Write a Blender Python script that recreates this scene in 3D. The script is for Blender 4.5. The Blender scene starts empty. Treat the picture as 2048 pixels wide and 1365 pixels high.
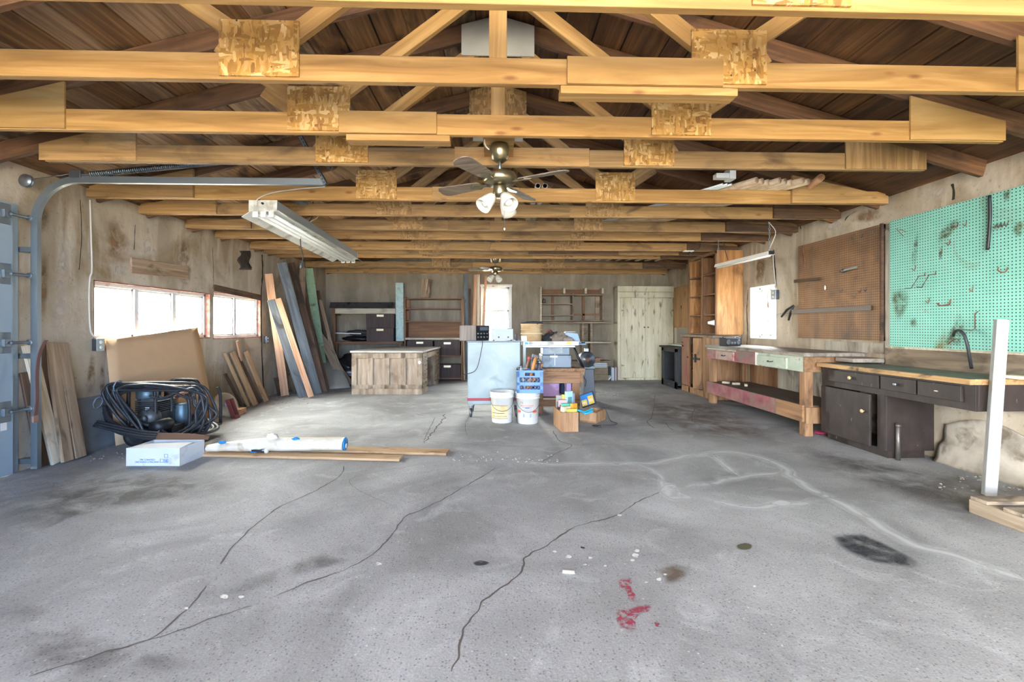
import bpy, math, random
from mathutils import Vector, Matrix, noise as mnoise
R = random.Random(7)
V = Vector
PI = math.pi
SC = bpy.context.scene
COL = SC.collection
WM = {}
# ---------------------------------------------------------------- camera model: a photo pixel -> a point of the place
TH = math.atan(28 / 910); FOC = 910.0; CH = 1.15; HZ = 655.0
Fw = V((math.sin(TH), math.cos(TH), 0)); Rt = V((math.cos(TH), -math.sin(TH), 0))
def ray(x, y): return Fw + Rt * ((x - 1024) / FOC) + V((0, 0, (HZ - y) / FOC))
def PY(x, y, Y): d = ray(x, y); return V((0, 0, CH)) + d * (Y / d.y)
def PX(x, y, X): d = ray(x, y); return V((0, 0, CH)) + d * (X / d.x)
def PZ(x, y, z=0.0): d = ray(x, y); return V((0, 0, CH)) + d * ((z - CH) / d.z)
XL, XR, YB, YF = -3.82, 3.85, 10.2, -3.4

# ---------------------------------------------------------------- mesh helpers
class MB:
    def __init__(s): s.v = []; s.f = []; s.mi = []; s.sm = []
    def add(s, vs, fs, mi=0, smooth=False, M=None):
        b = len(s.v)
        s.v += [(M @ V(p)) if M is not None else V(p) for p in vs]
        for f in fs:
            s.f.append([b + i for i in f]); s.mi.append(mi); s.sm.append(smooth)
        return s
    def box(s, a, b, M=None, mi=0):
        x0, x1 = sorted((a[0], b[0])); y0, y1 = sorted((a[1], b[1])); z0, z1 = sorted((a[2], b[2]))
        vs = [(x, y, z) for z in (z0, z1) for y in (y0, y1) for x in (x0, x1)]
        return s.add(vs, [(0, 2, 3, 1), (4, 5, 7, 6), (0, 1, 5, 4), (2, 6, 7, 3), (0, 4, 6, 2), (1, 3, 7, 5)], mi, False, M)
    def prism(s, poly, h0, h1, M=None, mi=0):
        n = len(poly)
        vs = [(p[0], p[1], h0) for p in poly] + [(p[0], p[1], h1) for p in poly]
        fs = [list(range(n))[::-1], list(range(n, 2 * n))] + [(i, (i + 1) % n, n + (i + 1) % n, n + i) for i in range(n)]
        return s.add(vs, fs, mi, False, M)
    def tube(s, pts, r, n=8, closed=False, mi=0, M=None):
        pts = [V(p) for p in pts]; k = len(pts); rs = r if isinstance(r, (list, tuple)) else [r] * k
        vs = []; fs = []; prev = None
        for i, p in enumerate(pts):
            a = pts[i - 1] if (i or closed) else p; b = pts[(i + 1) % k] if (i < k - 1 or closed) else p
            t = (b - a)
            t = t.normalized() if t.length > 1e-9 else V((0, 0, 1))
            if prev is None:
                u = t.orthogonal().normalized()
            else:
                u = prev - t * prev.dot(t)
                u = u.normalized() if u.length > 1e-6 else t.orthogonal().normalized()
            prev = u; w = t.cross(u)
            for j in range(n):
                q = 2 * PI * j / n
                vs.append(p + (u * math.cos(q) + w * math.sin(q)) * rs[i])
        for i in range(k if closed else k - 1):
            for j in range(n):
                i2 = (i + 1) % k; j2 = (j + 1) % n
                fs.append((i * n + j, i * n + j2, i2 * n + j2, i2 * n + j))
        if not closed:
            fs.append(list(range(n))[::-1]); fs.append([(k - 1) * n + j for j in range(n)])
        return s.add(vs, fs, mi, True, M)
    def lathe(s, prof, n=24, M=None, mi=0):
        vs = []; fs = []
        for r, z in prof:
            for j in range(n):
                q = 2 * PI * j / n; vs.append((r * math.cos(q), r * math.sin(q), z))
        for i in range(len(prof) - 1):
            for j in range(n):
                j2 = (j + 1) % n
                fs.append((i * n + j, i * n + j2, (i + 1) * n + j2, (i + 1) * n + j))
        if prof[0][0] > 1e-4: fs.append(list(range(n))[::-1])
        if prof[-1][0] > 1e-4: fs.append([(len(prof) - 1) * n + j for j in range(n)])
        return s.add(vs, fs, mi, True, M)
    def blob(s, c, rad, amt=.25, seed=0, fr=2.0, n=14, M=None, mi=0, zmin=None):
        vs = []; fs = []; c = V(c)
        for i in range(n + 1):
            a = PI * i / n
            for j in range(2 * n):
                q = PI * j / n
                d = V((math.sin(a) * math.cos(q), math.sin(a) * math.sin(q), math.cos(a)))
                k = 1 + amt * mnoise.fractal(d * fr + V((seed * 7.3, seed * 3.1, seed)), 1.0, 2.0, 3)
                p = c + V((d.x * rad[0], d.y * rad[1], d.z * rad[2])) * k
                if zmin is not None and p.z < zmin: p.z = zmin
                vs.append(p)
        m = 2 * n
        for i in range(n):
            for j in range(m):
                fs.append((i * m + j, (i + 1) * m + j, (i + 1) * m + (j + 1) % m, i * m + (j + 1) % m))
        return s.add(vs, fs, mi, True, M)
    def sheet(s, fn, nu, nv, th, mi=0, smooth=True):
        """a curved sheet of real thickness: fn(u,v)->(point, normal)"""
        vs = []; fs = []
        for k in (0, 1):
            for i in range(nu + 1):
                for j in range(nv + 1):
                    p, nn = fn(i / nu, j / nv); vs.append(V(p) + V(nn) * th * k)
        q = (nu + 1) * (nv + 1)
        def ix(i, j, k): return k * q + i * (nv + 1) + j
        for i in range(nu):
            for j in range(nv):
                fs.append((ix(i, j, 0), ix(i, j + 1, 0), ix(i + 1, j + 1, 0), ix(i + 1, j, 0)))
                fs.append((ix(i, j, 1), ix(i + 1, j, 1), ix(i + 1, j + 1, 1), ix(i, j + 1, 1)))
        for i in range(nu):
            fs.append((ix(i, 0, 0), ix(i + 1, 0, 0), ix(i + 1, 0, 1), ix(i, 0, 1)))
            fs.append((ix(i, nv, 0), ix(i, nv, 1), ix(i + 1, nv, 1), ix(i + 1, nv, 0)))
        for j in range(nv):
            fs.append((ix(0, j, 0), ix(0, j, 1), ix(0, j + 1, 1), ix(0, j + 1, 0)))
            fs.append((ix(nu, j, 0), ix(nu, j + 1, 0), ix(nu, j + 1, 1), ix(nu, j, 1)))
        return s.add(vs, fs, mi, smooth)
    def build(s, name, mats, parent=None, bevel=0, M=None, seg=2):
        me = bpy.data.meshes.new(name)
        me.from_pydata([tuple(p) for p in s.v], [], s.f)
        for m in (mats if isinstance(mats, (list, tuple)) else [mats]): me.materials.append(m)
        me.polygons.foreach_set('material_index', s.mi); me.polygons.foreach_set('use_smooth', s.sm)
        me.update()
        o = bpy.data.objects.new(name, me); COL.objects.link(o); place(o, parent, M)
        if bevel:
            b = o.modifiers.new('bevel', 'BEVEL'); b.width = bevel; b.segments = seg; b.limit_method = 'ANGLE'; b.angle_limit = 0.7
            if hasattr(b, 'harden_normals'): b.harden_normals = False
        return o
def place(o, parent=None, M=None):
    M = Matrix() if M is None else M
    WM[o.name] = M.copy()
    if parent is not None:
        o.parent = parent; o.matrix_basis = WM[parent.name].inverted() @ M
    else:
        o.matrix_basis = M
def fr(o, x, y):
    """frame: origin o, x axis x, y axis as near y as can be"""
    x = V(x).normalized(); y = V(y); y = (y - x * y.dot(x)).normalized(); z = x.cross(y)
    M = Matrix.Identity(4)
    for i, a in enumerate((x, y, z)):
        for k in range(3): M[k][i] = a[k]
    for k in range(3): M[k][3] = o[k]
    return M
def Tm(x, y, z, rz=0): return Matrix.Translation((x, y, z)) @ Matrix.Rotation(rz, 4, 'Z')
def thing(name, label, cat, loc=(0, 0, 0), group=None, rz=0, kind=None):
    o = bpy.data.objects.new(name, None); COL.objects.link(o); o.empty_display_size = .1
    place(o, None, Tm(*loc, rz)); return tag(o, label, cat, group, kind)
def tag(o, label=None, cat=None, group=None, kind=None):
    if label: o['label'] = label
    if cat: o['category'] = cat
    if group: o['group'] = group
    if kind: o['kind'] = kind
    return o
def struct(o): o['kind'] = 'structure'; return o
def board(name, p0, p1, w, t, m, parent=None, n=(0, -1, 0), bevel=.002, wob=0):
    """a board from p0 to p1, width w, thickness t along n; grain runs along its own X"""
    p0 = V(p0); p1 = V(p1); L = (p1 - p0).length
    x = (p1 - p0).normalized(); z = V(n); z = (z - x * z.dot(x)).normalized(); y = z.cross(x)
    M = fr((p0 + p1) / 2, x, y)
    b = MB()
    if wob:
        k = 8; vs = []; fs = []
        for i in range(k + 1):
            a = -L / 2 + L * i / k; dy = wob * math.sin(i * 1.1 + L * 9); dz = wob * .6 * math.sin(i * .8 + w * 90)
            vs += [(a, -w / 2 + dy, -t / 2 + dz), (a, w / 2 + dy * .6, -t / 2 + dz), (a, w / 2 + dy * .6, t / 2 + dz), (a, -w / 2 + dy, t / 2 + dz)]
        for i in range(k):
            for j in range(4): fs.append((i * 4 + j, (i + 1) * 4 + j, (i + 1) * 4 + (j + 1) % 4, i * 4 + (j + 1) % 4))
        fs += [(0, 1, 2, 3), (k * 4 + 3, k * 4 + 2, k * 4 + 1, k * 4)]
        b.add(vs, fs)
    else:
        b.box((-L / 2, -w / 2, -t / 2), (L / 2, w / 2, t / 2))
    return b.build(name, m, parent, bevel, M, 1)
def cr(P, n=6, closed=False):
    P = [V(p) for p in P]; k = len(P); out = []
    for i in range(k if closed else k - 1):
        if closed: a, b, c, d = P[i - 1], P[i], P[(i + 1) % k], P[(i + 2) % k]
        else: a, b, c, d = P[max(i - 1, 0)], P[i], P[i + 1], P[min(i + 2, k - 1)]
        for j in range(n):
            t = j / n
            out.append(.5 * ((2 * b) + (c - a) * t + (2 * a - 5 * b + 4 * c - d) * t * t + (3 * b - a - 3 * c + d) * t ** 3))
    if not closed: out.append(P[-1])
    return out
def dup(root, M, label=None, group=None):
    r = root.copy(); COL.objects.link(r); place(r, None, M)
    if label: r['label'] = label
    if group: r['group'] = group
    for ch in list(root.children):
        c = ch.copy(); COL.objects.link(c); c.parent = r
        for g in ch.children:
            d = g.copy(); COL.objects.link(d); d.parent = c
    return r
def text(name, s, size, m, M, parent, ext=.0006, ax='CENTER'):
    c = bpy.data.curves.new(name, 'FONT'); c.body = s; c.size = size; c.extrude = ext; c.align_x = ax; c.align_y = 'CENTER'
    c.materials.append(m)
    t = bpy.data.objects.new(name, c); COL.objects.link(t); me = bpy.data.meshes.new_from_object(t.evaluated_get(bpy.context.evaluated_depsgraph_get()))
    bpy.data.objects.remove(t); o = bpy.data.objects.new(name, me); COL.objects.link(o); place(o, parent, M); return o

# ---------------------------------------------------------------- materials
def lin(h):
    h = h.lstrip('#'); o = []
    for i in (0, 2, 4):
        c = int(h[i:i + 2], 16) / 255
        o.append(c / 12.92 if c <= .04045 else ((c + .055) / 1.055) ** 2.4)
    return (*o, 1)
class NT:
    def __init__(s, name):
        s.m = bpy.data.materials.new(name); s.m.use_nodes = True; s.t = s.m.node_tree; s.t.nodes.clear()
        s.out = s.n('ShaderNodeOutputMaterial'); s.b = s.n('ShaderNodeBsdfPrincipled')
        s.l(s.b.outputs[0], s.out.inputs[0])
    def n(s, ty, **k):
        a = s.t.nodes.new(ty)
        for q, w in k.items(): setattr(a, q, w)
        return a
    def l(s, a, b): s.t.links.new(a, b)
    def math(s, op, a, b=None, c=None):
        q = s.n('ShaderNodeMath', operation=op)
        for i, v in enumerate((a, b, c)):
            if v is None: continue
            if isinstance(v, (int, float)): q.inputs[i].default_value = v
            else: s.l(v, q.inputs[i])
        return q.outputs[0]
    def ramp(s, fac, stops):
        r = s.n('ShaderNodeValToRGB'); e = r.color_ramp.elements
        while len(e) < len(stops): e.new(.5)
        for q, (p, c) in zip(e, stops):
            q.position = p; q.color = lin(c) if isinstance(c, str) else c
        s.l(fac, r.inputs[0]); return r.outputs[0]
    def noise(s, vec, scale=1, det=5, dist=0, rough=.55):
        q = s.n('ShaderNodeTexNoise'); q.inputs['Scale'].default_value = scale; q.inputs['Detail'].default_value = det
        q.inputs['Distortion'].default_value = dist; q.inputs['Roughness'].default_value = rough
        s.l(vec, q.inputs['Vector']); return q.outputs[0]
    def mix(s, fac, a, b, mode='MIX'):
        q = s.n('ShaderNodeMix', data_type='RGBA', blend_type=mode)
        for i, v in ((0, fac), (6, a), (7, b)):
            if isinstance(v, (int, float)): q.inputs[i].default_value = v
            elif isinstance(v, str): q.inputs[i].default_value = lin(v)
            else: s.l(v, q.inputs[i])
        return q.outputs[2]
    def vec(s, sc=(1, 1, 1), off=True):
        tc = s.n('ShaderNodeTexCoord'); v = tc.outputs['Object']
        if off:
            oi = s.n('ShaderNodeObjectInfo'); k = s.math('MULTIPLY', oi.outputs['Random'], 37.0)
            a = s.n('ShaderNodeVectorMath', operation='ADD'); s.l(v, a.inputs[0]); s.l(k, a.inputs[1]); v = a.outputs[0]
        mp = s.n('ShaderNodeMapping'); mp.inputs['Scale'].default_value = sc; s.l(v, mp.inputs[0]); return mp.outputs[0]
    def fin(s, col, rough=.7, metal=0, bump=None, bstr=.2, rnd=0, bd=.004):
        if rnd:
            oi = s.n('ShaderNodeObjectInfo'); h = s.n('ShaderNodeHueSaturation')
            s.l(s.math('MULTIPLY_ADD', oi.outputs['Random'], 2 * rnd, 1 - rnd), h.inputs['Value']); s.l(col, h.inputs['Color']); col = h.outputs[0]
        s.l(col, s.b.inputs['Base Color'])
        if isinstance(rough, (int, float)): s.b.inputs['Roughness'].default_value = rough
        else: s.l(rough, s.b.inputs['Roughness'])
        s.b.inputs['Metallic'].default_value = metal
        if bump is not None:
            q = s.n('ShaderNodeBump'); q.inputs['Strength'].default_value = bstr; q.inputs['Distance'].default_value = bd
            s.l(bump, q.inputs['Height']); s.l(q.outputs[0], s.b.inputs['Normal'])
        return s.m
def plain(name, c, rough=.5, metal=0, var=.12, sc=9, rnd=0, bump=0):
    t = NT(name); v = t.vec((sc,) * 3); f = t.noise(v)
    h = t.n('ShaderNodeHueSaturation'); h.inputs['Color'].default_value = lin(c)
    t.l(t.math('MULTIPLY_ADD', f, 2 * var, 1 - var), h.inputs['Value'])
    return t.fin(h.outputs[0], rough, metal, t.noise(t.vec((90,) * 3)) if bump else None, bump, rnd)
def mottled(name, stops, sc=(3, 3, 3), dirt=None, dsc=3, dlo=.5, dhi=.65, rough=.7, metal=0, bsc=(60, 60, 60), bump=.25, rnd=0, det=6, dist=.3):
    t = NT(name); n = len(stops)
    c = t.ramp(t.noise(t.vec(sc), 1, det, dist), [(.3 + .4 * i / max(n - 1, 1), s) for i, s in enumerate(stops)])
    if dirt:
        d = t.ramp(t.noise(t.vec((dsc,) * 3 if isinstance(dsc, (int, float)) else dsc), 1, 6, .4), [(dlo, '#000000'), (dhi, '#ffffff')])
        c = t.mix(d, c, dirt)
    return t.fin(c, rough, metal, t.noise(t.vec(bsc)), bump, rnd)
def wood(name, stops, axis='X', dirt=None, dlo=.52, dhi=.72, rough=.7, knots=False, rnd=.1, gs=26, bump=.25, dsc=2.5, nail=False):
    ax = 'XYZ'.index(axis); sc = [gs] * 3; sc[ax] = 1.3
    t = NT(name); n = len(stops); v = t.vec(sc)
    c = t.ramp(t.noise(v, 1, 6, .9), [(.28 + .44 * i / max(n - 1, 1), s) for i, s in enumerate(stops)])
    big = t.noise(t.vec((1.5, 1.5, 1.5)), 1, 3)
    c = t.mix(t.math('MULTIPLY', big, .5), c, stops[0], 'MULTIPLY') if False else c
    if dirt:
        s2 = [dsc * 2.2] * 3; s2[ax] = dsc
        d = t.ramp(t.noise(t.vec(s2), 1, 6, .6), [(dlo, '#000000'), (dhi, '#ffffff')]); c = t.mix(d, c, dirt)
    if knots:
        ks = [8.5] * 3; ks[ax] = 3.0
        q = t.n('ShaderNodeTexVoronoi'); t.l(t.vec(ks), q.inputs['Vector']); q.inputs['Scale'].default_value = 1
        k = t.ramp(q.outputs['Distance'], [(.05, '#ffffff'), (.15, '#000000')]); c = t.mix(t.math('MULTIPLY', k, .75), c, '#6b3f1c')
    if nail: c = nails(t, c)
    fs = [160] * 3; fs[ax] = 6
    return t.fin(c, rough, 0, t.noise(t.vec(fs)), bump, rnd, .002)
def nails(t, c, k=9):
    """nail heads driven in here and there"""
    q = t.n('ShaderNodeTexVoronoi'); q.inputs['Scale'].default_value = k; t.l(t.vec((1, 1, .02)), q.inputs['Vector'])
    return t.mix(t.math('LESS_THAN', q.outputs['Distance'], .045), c, '#2e2419')
def osb(name, cols):
    t = NT(name); v0 = t.vec((1, 1, 1)); outs = []
    nn = t.n('ShaderNodeTexNoise'); nn.inputs['Scale'].default_value = 5; t.l(v0, nn.inputs['Vector'])
    for rot, sc in (((.1, .1, .5), (52, 15, 20)), ((.1, .1, -.7), (15, 60, 20)), ((0, .1, 1.3), (70, 22, 20))):
        s = t.n('ShaderNodeVectorMath', operation='SCALE'); s.inputs['Scale'].default_value = .03; t.l(nn.outputs[1], s.inputs[0])
        a = t.n('ShaderNodeVectorMath', operation='ADD'); t.l(v0, a.inputs[0]); t.l(s.outputs[0], a.inputs[1])
        mp = t.n('ShaderNodeMapping'); mp.inputs['Scale'].default_value = sc; mp.inputs['Rotation'].default_value = rot; t.l(a.outputs[0], mp.inputs[0])
        q = t.n('ShaderNodeTexVoronoi', distance='CHEBYCHEV'); t.l(mp.outputs[0], q.inputs['Vector']); q.inputs['Scale'].default_value = 1
        sp = t.n('ShaderNodeSeparateColor'); t.l(q.outputs['Color'], sp.inputs[0])
        outs.append((t.ramp(sp.outputs[0], [(i / (len(cols) - 1), x) for i, x in enumerate(cols)]), sp.outputs[1], q.outputs['Distance']))
    c = t.mix(t.math('GREATER_THAN', outs[1][1], .6), outs[0][0], outs[1][0]); c = t.mix(t.math('GREATER_THAN', outs[2][1], .75), c, outs[2][0])
    c = nails(t, c)
    return t.fin(c, .6, 0, outs[0][2], .2, .06, .002)
def metalm(name, c, rough=.35, var=.2, dirt=None, metal=.85):
    return mottled(name, [c, c], (4, 4, 4), dirt, 6, .5, .7, rough, metal, (30, 30, 30), .08)

M = {}
Y1, Y2, Y3 = '#83602f', '#9f7841', '#b8935a'
M['pine'] = wood('pine lumber', [Y1, Y2, Y3], knots=True, rnd=.1, gs=18)
M['pine_old'] = wood('aged pine lumber', ['#80623c', '#9c7a4c', '#b08c5b'], knots=True, dirt='#6b5236', rnd=.12, dlo=.56)
M['grey_old'] = wood('grey aged lumber', ['#6b5536', '#886b43', '#9d7f54'], dirt='#5a442c', rnd=.15)
M['dark_old'] = wood('dark stained lumber', ['#3d2a1c', '#5a4029', '#73553a'], dirt='#2a1c13', rnd=.15)
M['rafter'] = wood('old brown rafter', ['#4c321e', '#62432a', '#7c5838'], dirt='#302013', rnd=.15)
M['ply'] = wood('plywood', ['#876535', '#9f7b45', '#b18d56'], rnd=.06, gs=9, nail=True)
M['ply_z'] = wood('upright plywood', ['#7d5027', '#a77744', '#c59a66'], axis='Z', rnd=.05, gs=14, dirt='#6a4526', dlo=.55, dhi=.75)
M['ply_w'] = wood('weathered upright plywood', ['#664d2e', '#8a6a40', '#a58558'], axis='Z', rnd=.05, gs=22, nail=True)
M['osb'] = osb('strand board', ['#7b5526', '#a27836', '#8d672c', '#b98f4c', '#a87c3a', '#cfae78', '#9a7030'])
M['osb_d'] = osb('aged strand board', ['#6b5230', '#8a6a3c', '#785a33', '#9a794b', '#a58557', '#836440'])
M['white_board'] = mottled('painted gusset', ['#a8a79d', '#bcbab0'], rough=.8)
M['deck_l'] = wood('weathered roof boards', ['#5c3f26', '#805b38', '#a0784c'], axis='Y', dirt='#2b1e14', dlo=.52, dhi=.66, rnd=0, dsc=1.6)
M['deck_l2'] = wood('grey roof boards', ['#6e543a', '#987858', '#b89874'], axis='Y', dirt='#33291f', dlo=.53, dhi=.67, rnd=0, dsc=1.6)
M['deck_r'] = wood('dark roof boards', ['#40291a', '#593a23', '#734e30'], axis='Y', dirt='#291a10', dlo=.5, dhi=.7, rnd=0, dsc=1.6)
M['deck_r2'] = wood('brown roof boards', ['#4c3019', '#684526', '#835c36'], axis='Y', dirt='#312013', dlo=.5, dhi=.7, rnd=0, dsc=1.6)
M['black'] = plain('black', '#17181a', .5)
M['steel'] = metalm('galvanized steel', '#868e92', .42)
M['steel_d'] = metalm('dull steel', '#6a6f73', .45)
M['brass'] = metalm('antique brass', '#8d8264', .28, metal=.9)
M['white'] = plain('white paint', '#e4e2da', .5)
M['white_fr'] = mottled('chipped white paint', ['#cfd2d0', '#e3e4e0'], dirt='#a8836f', dsc=9, dlo=.62, dhi=.7, rough=.6)
M['peel'] = mottled('peeling red brown paint', ['#6f4436', '#855545', '#a08a7c'], (14, 14, 14), rough=.8)
def plaster(name, stops, streak, ssc, dirt, dlo, dhi):
    t = NT(name); c = t.ramp(t.noise(t.vec(ssc), 1, 7, .5), [(.3, stops[0]), (.5, stops[1]), (.7, stops[2])])
    d = t.ramp(t.noise(t.vec((1.1, 1.1, .9)), 1, 6, .8), [(dlo, '#000000'), (dhi, '#ffffff')]); c = t.mix(d, c, dirt)
    e = t.ramp(t.noise(t.vec((7, 7, 1.0)), 1, 6, .6), [(.52, '#000000'), (.72, '#ffffff')]); c = t.mix(t.math('MULTIPLY', e, .6), c, streak)
    f = t.ramp(t.noise(t.vec((30, 30, 30)), 1, 4), [(.62, '#000000'), (.7, '#ffffff')]); c = t.mix(t.math('MULTIPLY', f, .35), c, '#5e4f3e')
    return t.fin(c, .9, 0, t.noise(t.vec((9, 9, 9)), 1, 8), .5, 0, .02)
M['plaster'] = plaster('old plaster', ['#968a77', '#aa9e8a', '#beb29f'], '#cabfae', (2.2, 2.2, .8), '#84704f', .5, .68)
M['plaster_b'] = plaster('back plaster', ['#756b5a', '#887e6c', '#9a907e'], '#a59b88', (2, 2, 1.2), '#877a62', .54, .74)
def concrete():
    t = NT('worn concrete'); v = t.vec((1, 1, 1), False)
    c = t.ramp(t.noise(v, 1.1, 8, .8, .6), [(.3, '#8c8e8f'), (.5, '#a8abac'), (.7, '#c2c5c6')])
    b = t.ramp(t.noise(v, .45, 5, 1.2), [(.5, '#000000'), (.68, '#ffffff')]); c = t.mix(t.math('MULTIPLY', b, .6), c, '#7f7e7e')
    d = t.ramp(t.noise(v, 3.3, 7, 1.5), [(.55, '#000000'), (.72, '#ffffff')]); c = t.mix(t.math('MULTIPLY', d, .55), c, '#ccd0d2')
    q = t.n('ShaderNodeTexVoronoi'); q.inputs['Scale'].default_value = 85; t.l(v, q.inputs['Vector'])
    sp = t.n('ShaderNodeSeparateColor'); t.l(q.outputs['Color'], sp.inputs[0])
    s1 = t.math('MULTIPLY', t.math('LESS_THAN', q.outputs['Distance'], .32), t.math('GREATER_THAN', sp.outputs[0], .72))
    c = t.mix(t.math('MULTIPLY', s1, .6), c, '#5f6163')
    q2 = t.n('ShaderNodeTexVoronoi'); q2.inputs['Scale'].default_value = 34; t.l(v, q2.inputs['Vector'])
    sp2 = t.n('ShaderNodeSeparateColor'); t.l(q2.outputs['Color'], sp2.inputs[0])
    s2 = t.math('MULTIPLY', t.math('LESS_THAN', q2.outputs['Distance'], .14), t.math('GREATER_THAN', sp2.outputs[0], .86))
    c = t.mix(t.math('MULTIPLY', s2, .7), c, '#d6d6d4')
    g = t.noise(v, 130, 3); c = t.mix(.5, c, t.ramp(g, [(.3, '#6a6866'), (.7, '#b0afad')]), 'OVERLAY')
    return t.fin(c, .75, 0, t.noise(v, 45, 8, 0, .7), .5, 0, .006)
M['floor'] = concrete()
def decal(name, c, sc, lo, hi, mx=1.0, rough=.8):
    """worn paint or a stain: flat on the floor, eaten away where the noise is low"""
    t = NT(name); f = t.ramp(t.noise(t.vec((sc,) * 3), 1, 8, .5, .65), [(lo, '#000000'), (hi, '#ffffff')])
    tc = t.n('ShaderNodeVertexColor'); tc.layer_name = 'edge'
    e = t.math('MULTIPLY', tc.outputs[0], f)
    tr = t.n('ShaderNodeBsdfTransparent'); mx_ = t.n('ShaderNodeMixShader')
    t.b.inputs['Base Color'].default_value = lin(c); t.b.inputs['Roughness'].default_value = rough
    t.l(t.math('MULTIPLY', e, mx), mx_.inputs[0]); t.l(tr.outputs[0], mx_.inputs[1]); t.l(t.b.outputs[0], mx_.inputs[2]); t.l(mx_.outputs[0], t.out.inputs[0])
    return t.m
def glassm():
    t = NT('window glass'); tr = t.n('ShaderNodeBsdfTransparent'); g = t.n('ShaderNodeBsdfGlossy'); g.inputs['Roughness'].default_value = .03
    tr.inputs[0].default_value = (.95, .97, .97, 1)
    m = t.n('ShaderNodeMixShader'); m.inputs[0].default_value = .07
    t.l(tr.outputs[0], m.inputs[1]); t.l(g.outputs[0], m.inputs[2]); t.l(m.outputs[0], t.out.inputs[0]); return t.m
M['glass'] = glassm()
def pegm(name, base, dirt, dsc, dlo, dhi, streak=None):
    t = NT(name); tc = t.n('ShaderNodeTexCoord'); s = t.n('ShaderNodeSeparateXYZ'); t.l(tc.outputs['Object'], s.inputs[0])
    k = 1 / .0254
    fx = t.math('SUBTRACT', t.math('FRACT', t.math('MULTIPLY', s.outputs[0], k)), .5); fy = t.math('SUBTRACT', t.math('FRACT', t.math('MULTIPLY', s.outputs[1], k)), .5)
    d = t.math('SQRT', t.math('ADD', t.math('MULTIPLY', fx, fx), t.math('MULTIPLY', fy, fy)))
    hole = t.math('LESS_THAN', d, .19)
    c = t.ramp(t.noise(t.vec((6, 6, 6), False), 1, 6, .4), [(.3, base[0]), (.7, base[1])])
    e = t.ramp(t.noise(t.vec(dsc, False), 1, 7, .8), [(dlo, '#000000'), (dhi, '#ffffff')]); c = t.mix(e, c, dirt)
    if streak:
        e = t.ramp(t.noise(t.vec((5, .8, 5), False), 1, 5, .6), [(.5, '#000000'), (.72, '#ffffff')]); c = t.mix(t.math('MULTIPLY', e, .7), c, streak)
    c = t.mix(hole, c, '#12100d')
    return t.fin(c, .6)
M['peg_g'] = pegm('teal pegboard', ('#79b8a5', '#85c1b0'), '#737d58', (3.2, 2.2, 3), .58, .72)
M['peg_b'] = pegm('brown pegboard', ('#7c5a3a', '#8e6a47'), '#5b4736', (2, 1.4, 2), .5, .72, '#5b4a3c')
# ---------------------------------------------------------------- the building
RS, ZW = .275, 2.45
def zr(x): return ZW + RS * (3.80 - abs(x))          # underside of the roof boards
b = MB(); b.box((XL - .3, YF - .4, -.15), (XR + .3, YB + .3, 0)); floor = struct(b.build('floor', M['floor']))
b = MB(); b.box((-40, -40, -.3), (40, 40, -.16)); gr = struct(b.build('ground_outside', mottled('pale gravel yard', ['#a8a196', '#bdb6aa'], (2, 2, 2))))
def ribbon(name, pts, w, m, jit=.3, z=.0012, n=7, taper=True, edge=False):
    P = cr([PZ(*p) for p in pts], n); vs = []; fs = []
    for i, p in enumerate(P):
        a = P[max(i - 1, 0)]; c = P[min(i + 1, len(P) - 1)]; t = (c - a).normalized(); s = V((-t.y, t.x, 0))
        k = w * (1 + jit * mnoise.noise(p * 9) * 2) * (min(1, (i + 1) / 4, (len(P) - i) / 4) if taper else 1) / 2
        q = p + s * jit * w * (1.4 if edge else 4.5) * (mnoise.noise(p * 5 + V((3, 1, 7))) + (0 if edge else .8 * mnoise.noise(p * 17)))
        vs += [(q.x - s.x * k, q.y - s.y * k, z), (q.x + s.x * k, q.y + s.y * k, z)]
        if edge: vs.append((q.x, q.y, z))
    st = 3 if edge else 2
    for i in range(len(P) - 1):
        if edge:
            fs += [(i * 3, i * 3 + 2, i * 3 + 5, i * 3 + 3), (i * 3 + 2, i * 3 + 1, i * 3 + 4, i * 3 + 5)]
        else: fs.append((i * 2, i * 2 + 1, i * 2 + 3, i * 2 + 2))
    mb = MB(); mb.add(vs, fs); o = mb.build(name, m, floor); 
    ca = o.data.color_attributes.new('edge', 'FLOAT_COLOR', 'POINT')
    for i in range(len(vs)):
        e = 1.0 if (not edge or i % 3 == 2) else 0.0; ca.data[i].color = (e, e, e, 1)
    return o
def patch(name, pts, m, z=.001, soft=.35):
    P = cr([PZ(*p) for p in pts], 5, True); c = sum(P, V()) / len(P); vs = []; fs = []; n = len(P)
    for k, f in ((0, 1.0), (1, 1 - soft)):
        for p in P:
            q = c + (p - c) * f * (1 + .1 * mnoise.noise(p * 11)); vs.append((q.x, q.y, z))
    vs.append((c.x, c.y, z))
    for i in range(n):
        j = (i + 1) % n; fs += [(i, j, n + j, n + i), (n + i, n + j, 2 * n)]
    mb = MB(); mb.add(vs, fs); o = mb.build(name, m, floor)
    ca = o.data.color_attributes.new('edge', 'FLOAT_COLOR', 'POINT')
    for i in range(2 * n + 1): e = 0.0 if i < n else 1.0; ca.data[i].color = (e, e, e, 1)
    return o
CK = plain('crack', '#57524d', .9); D = decal
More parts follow.
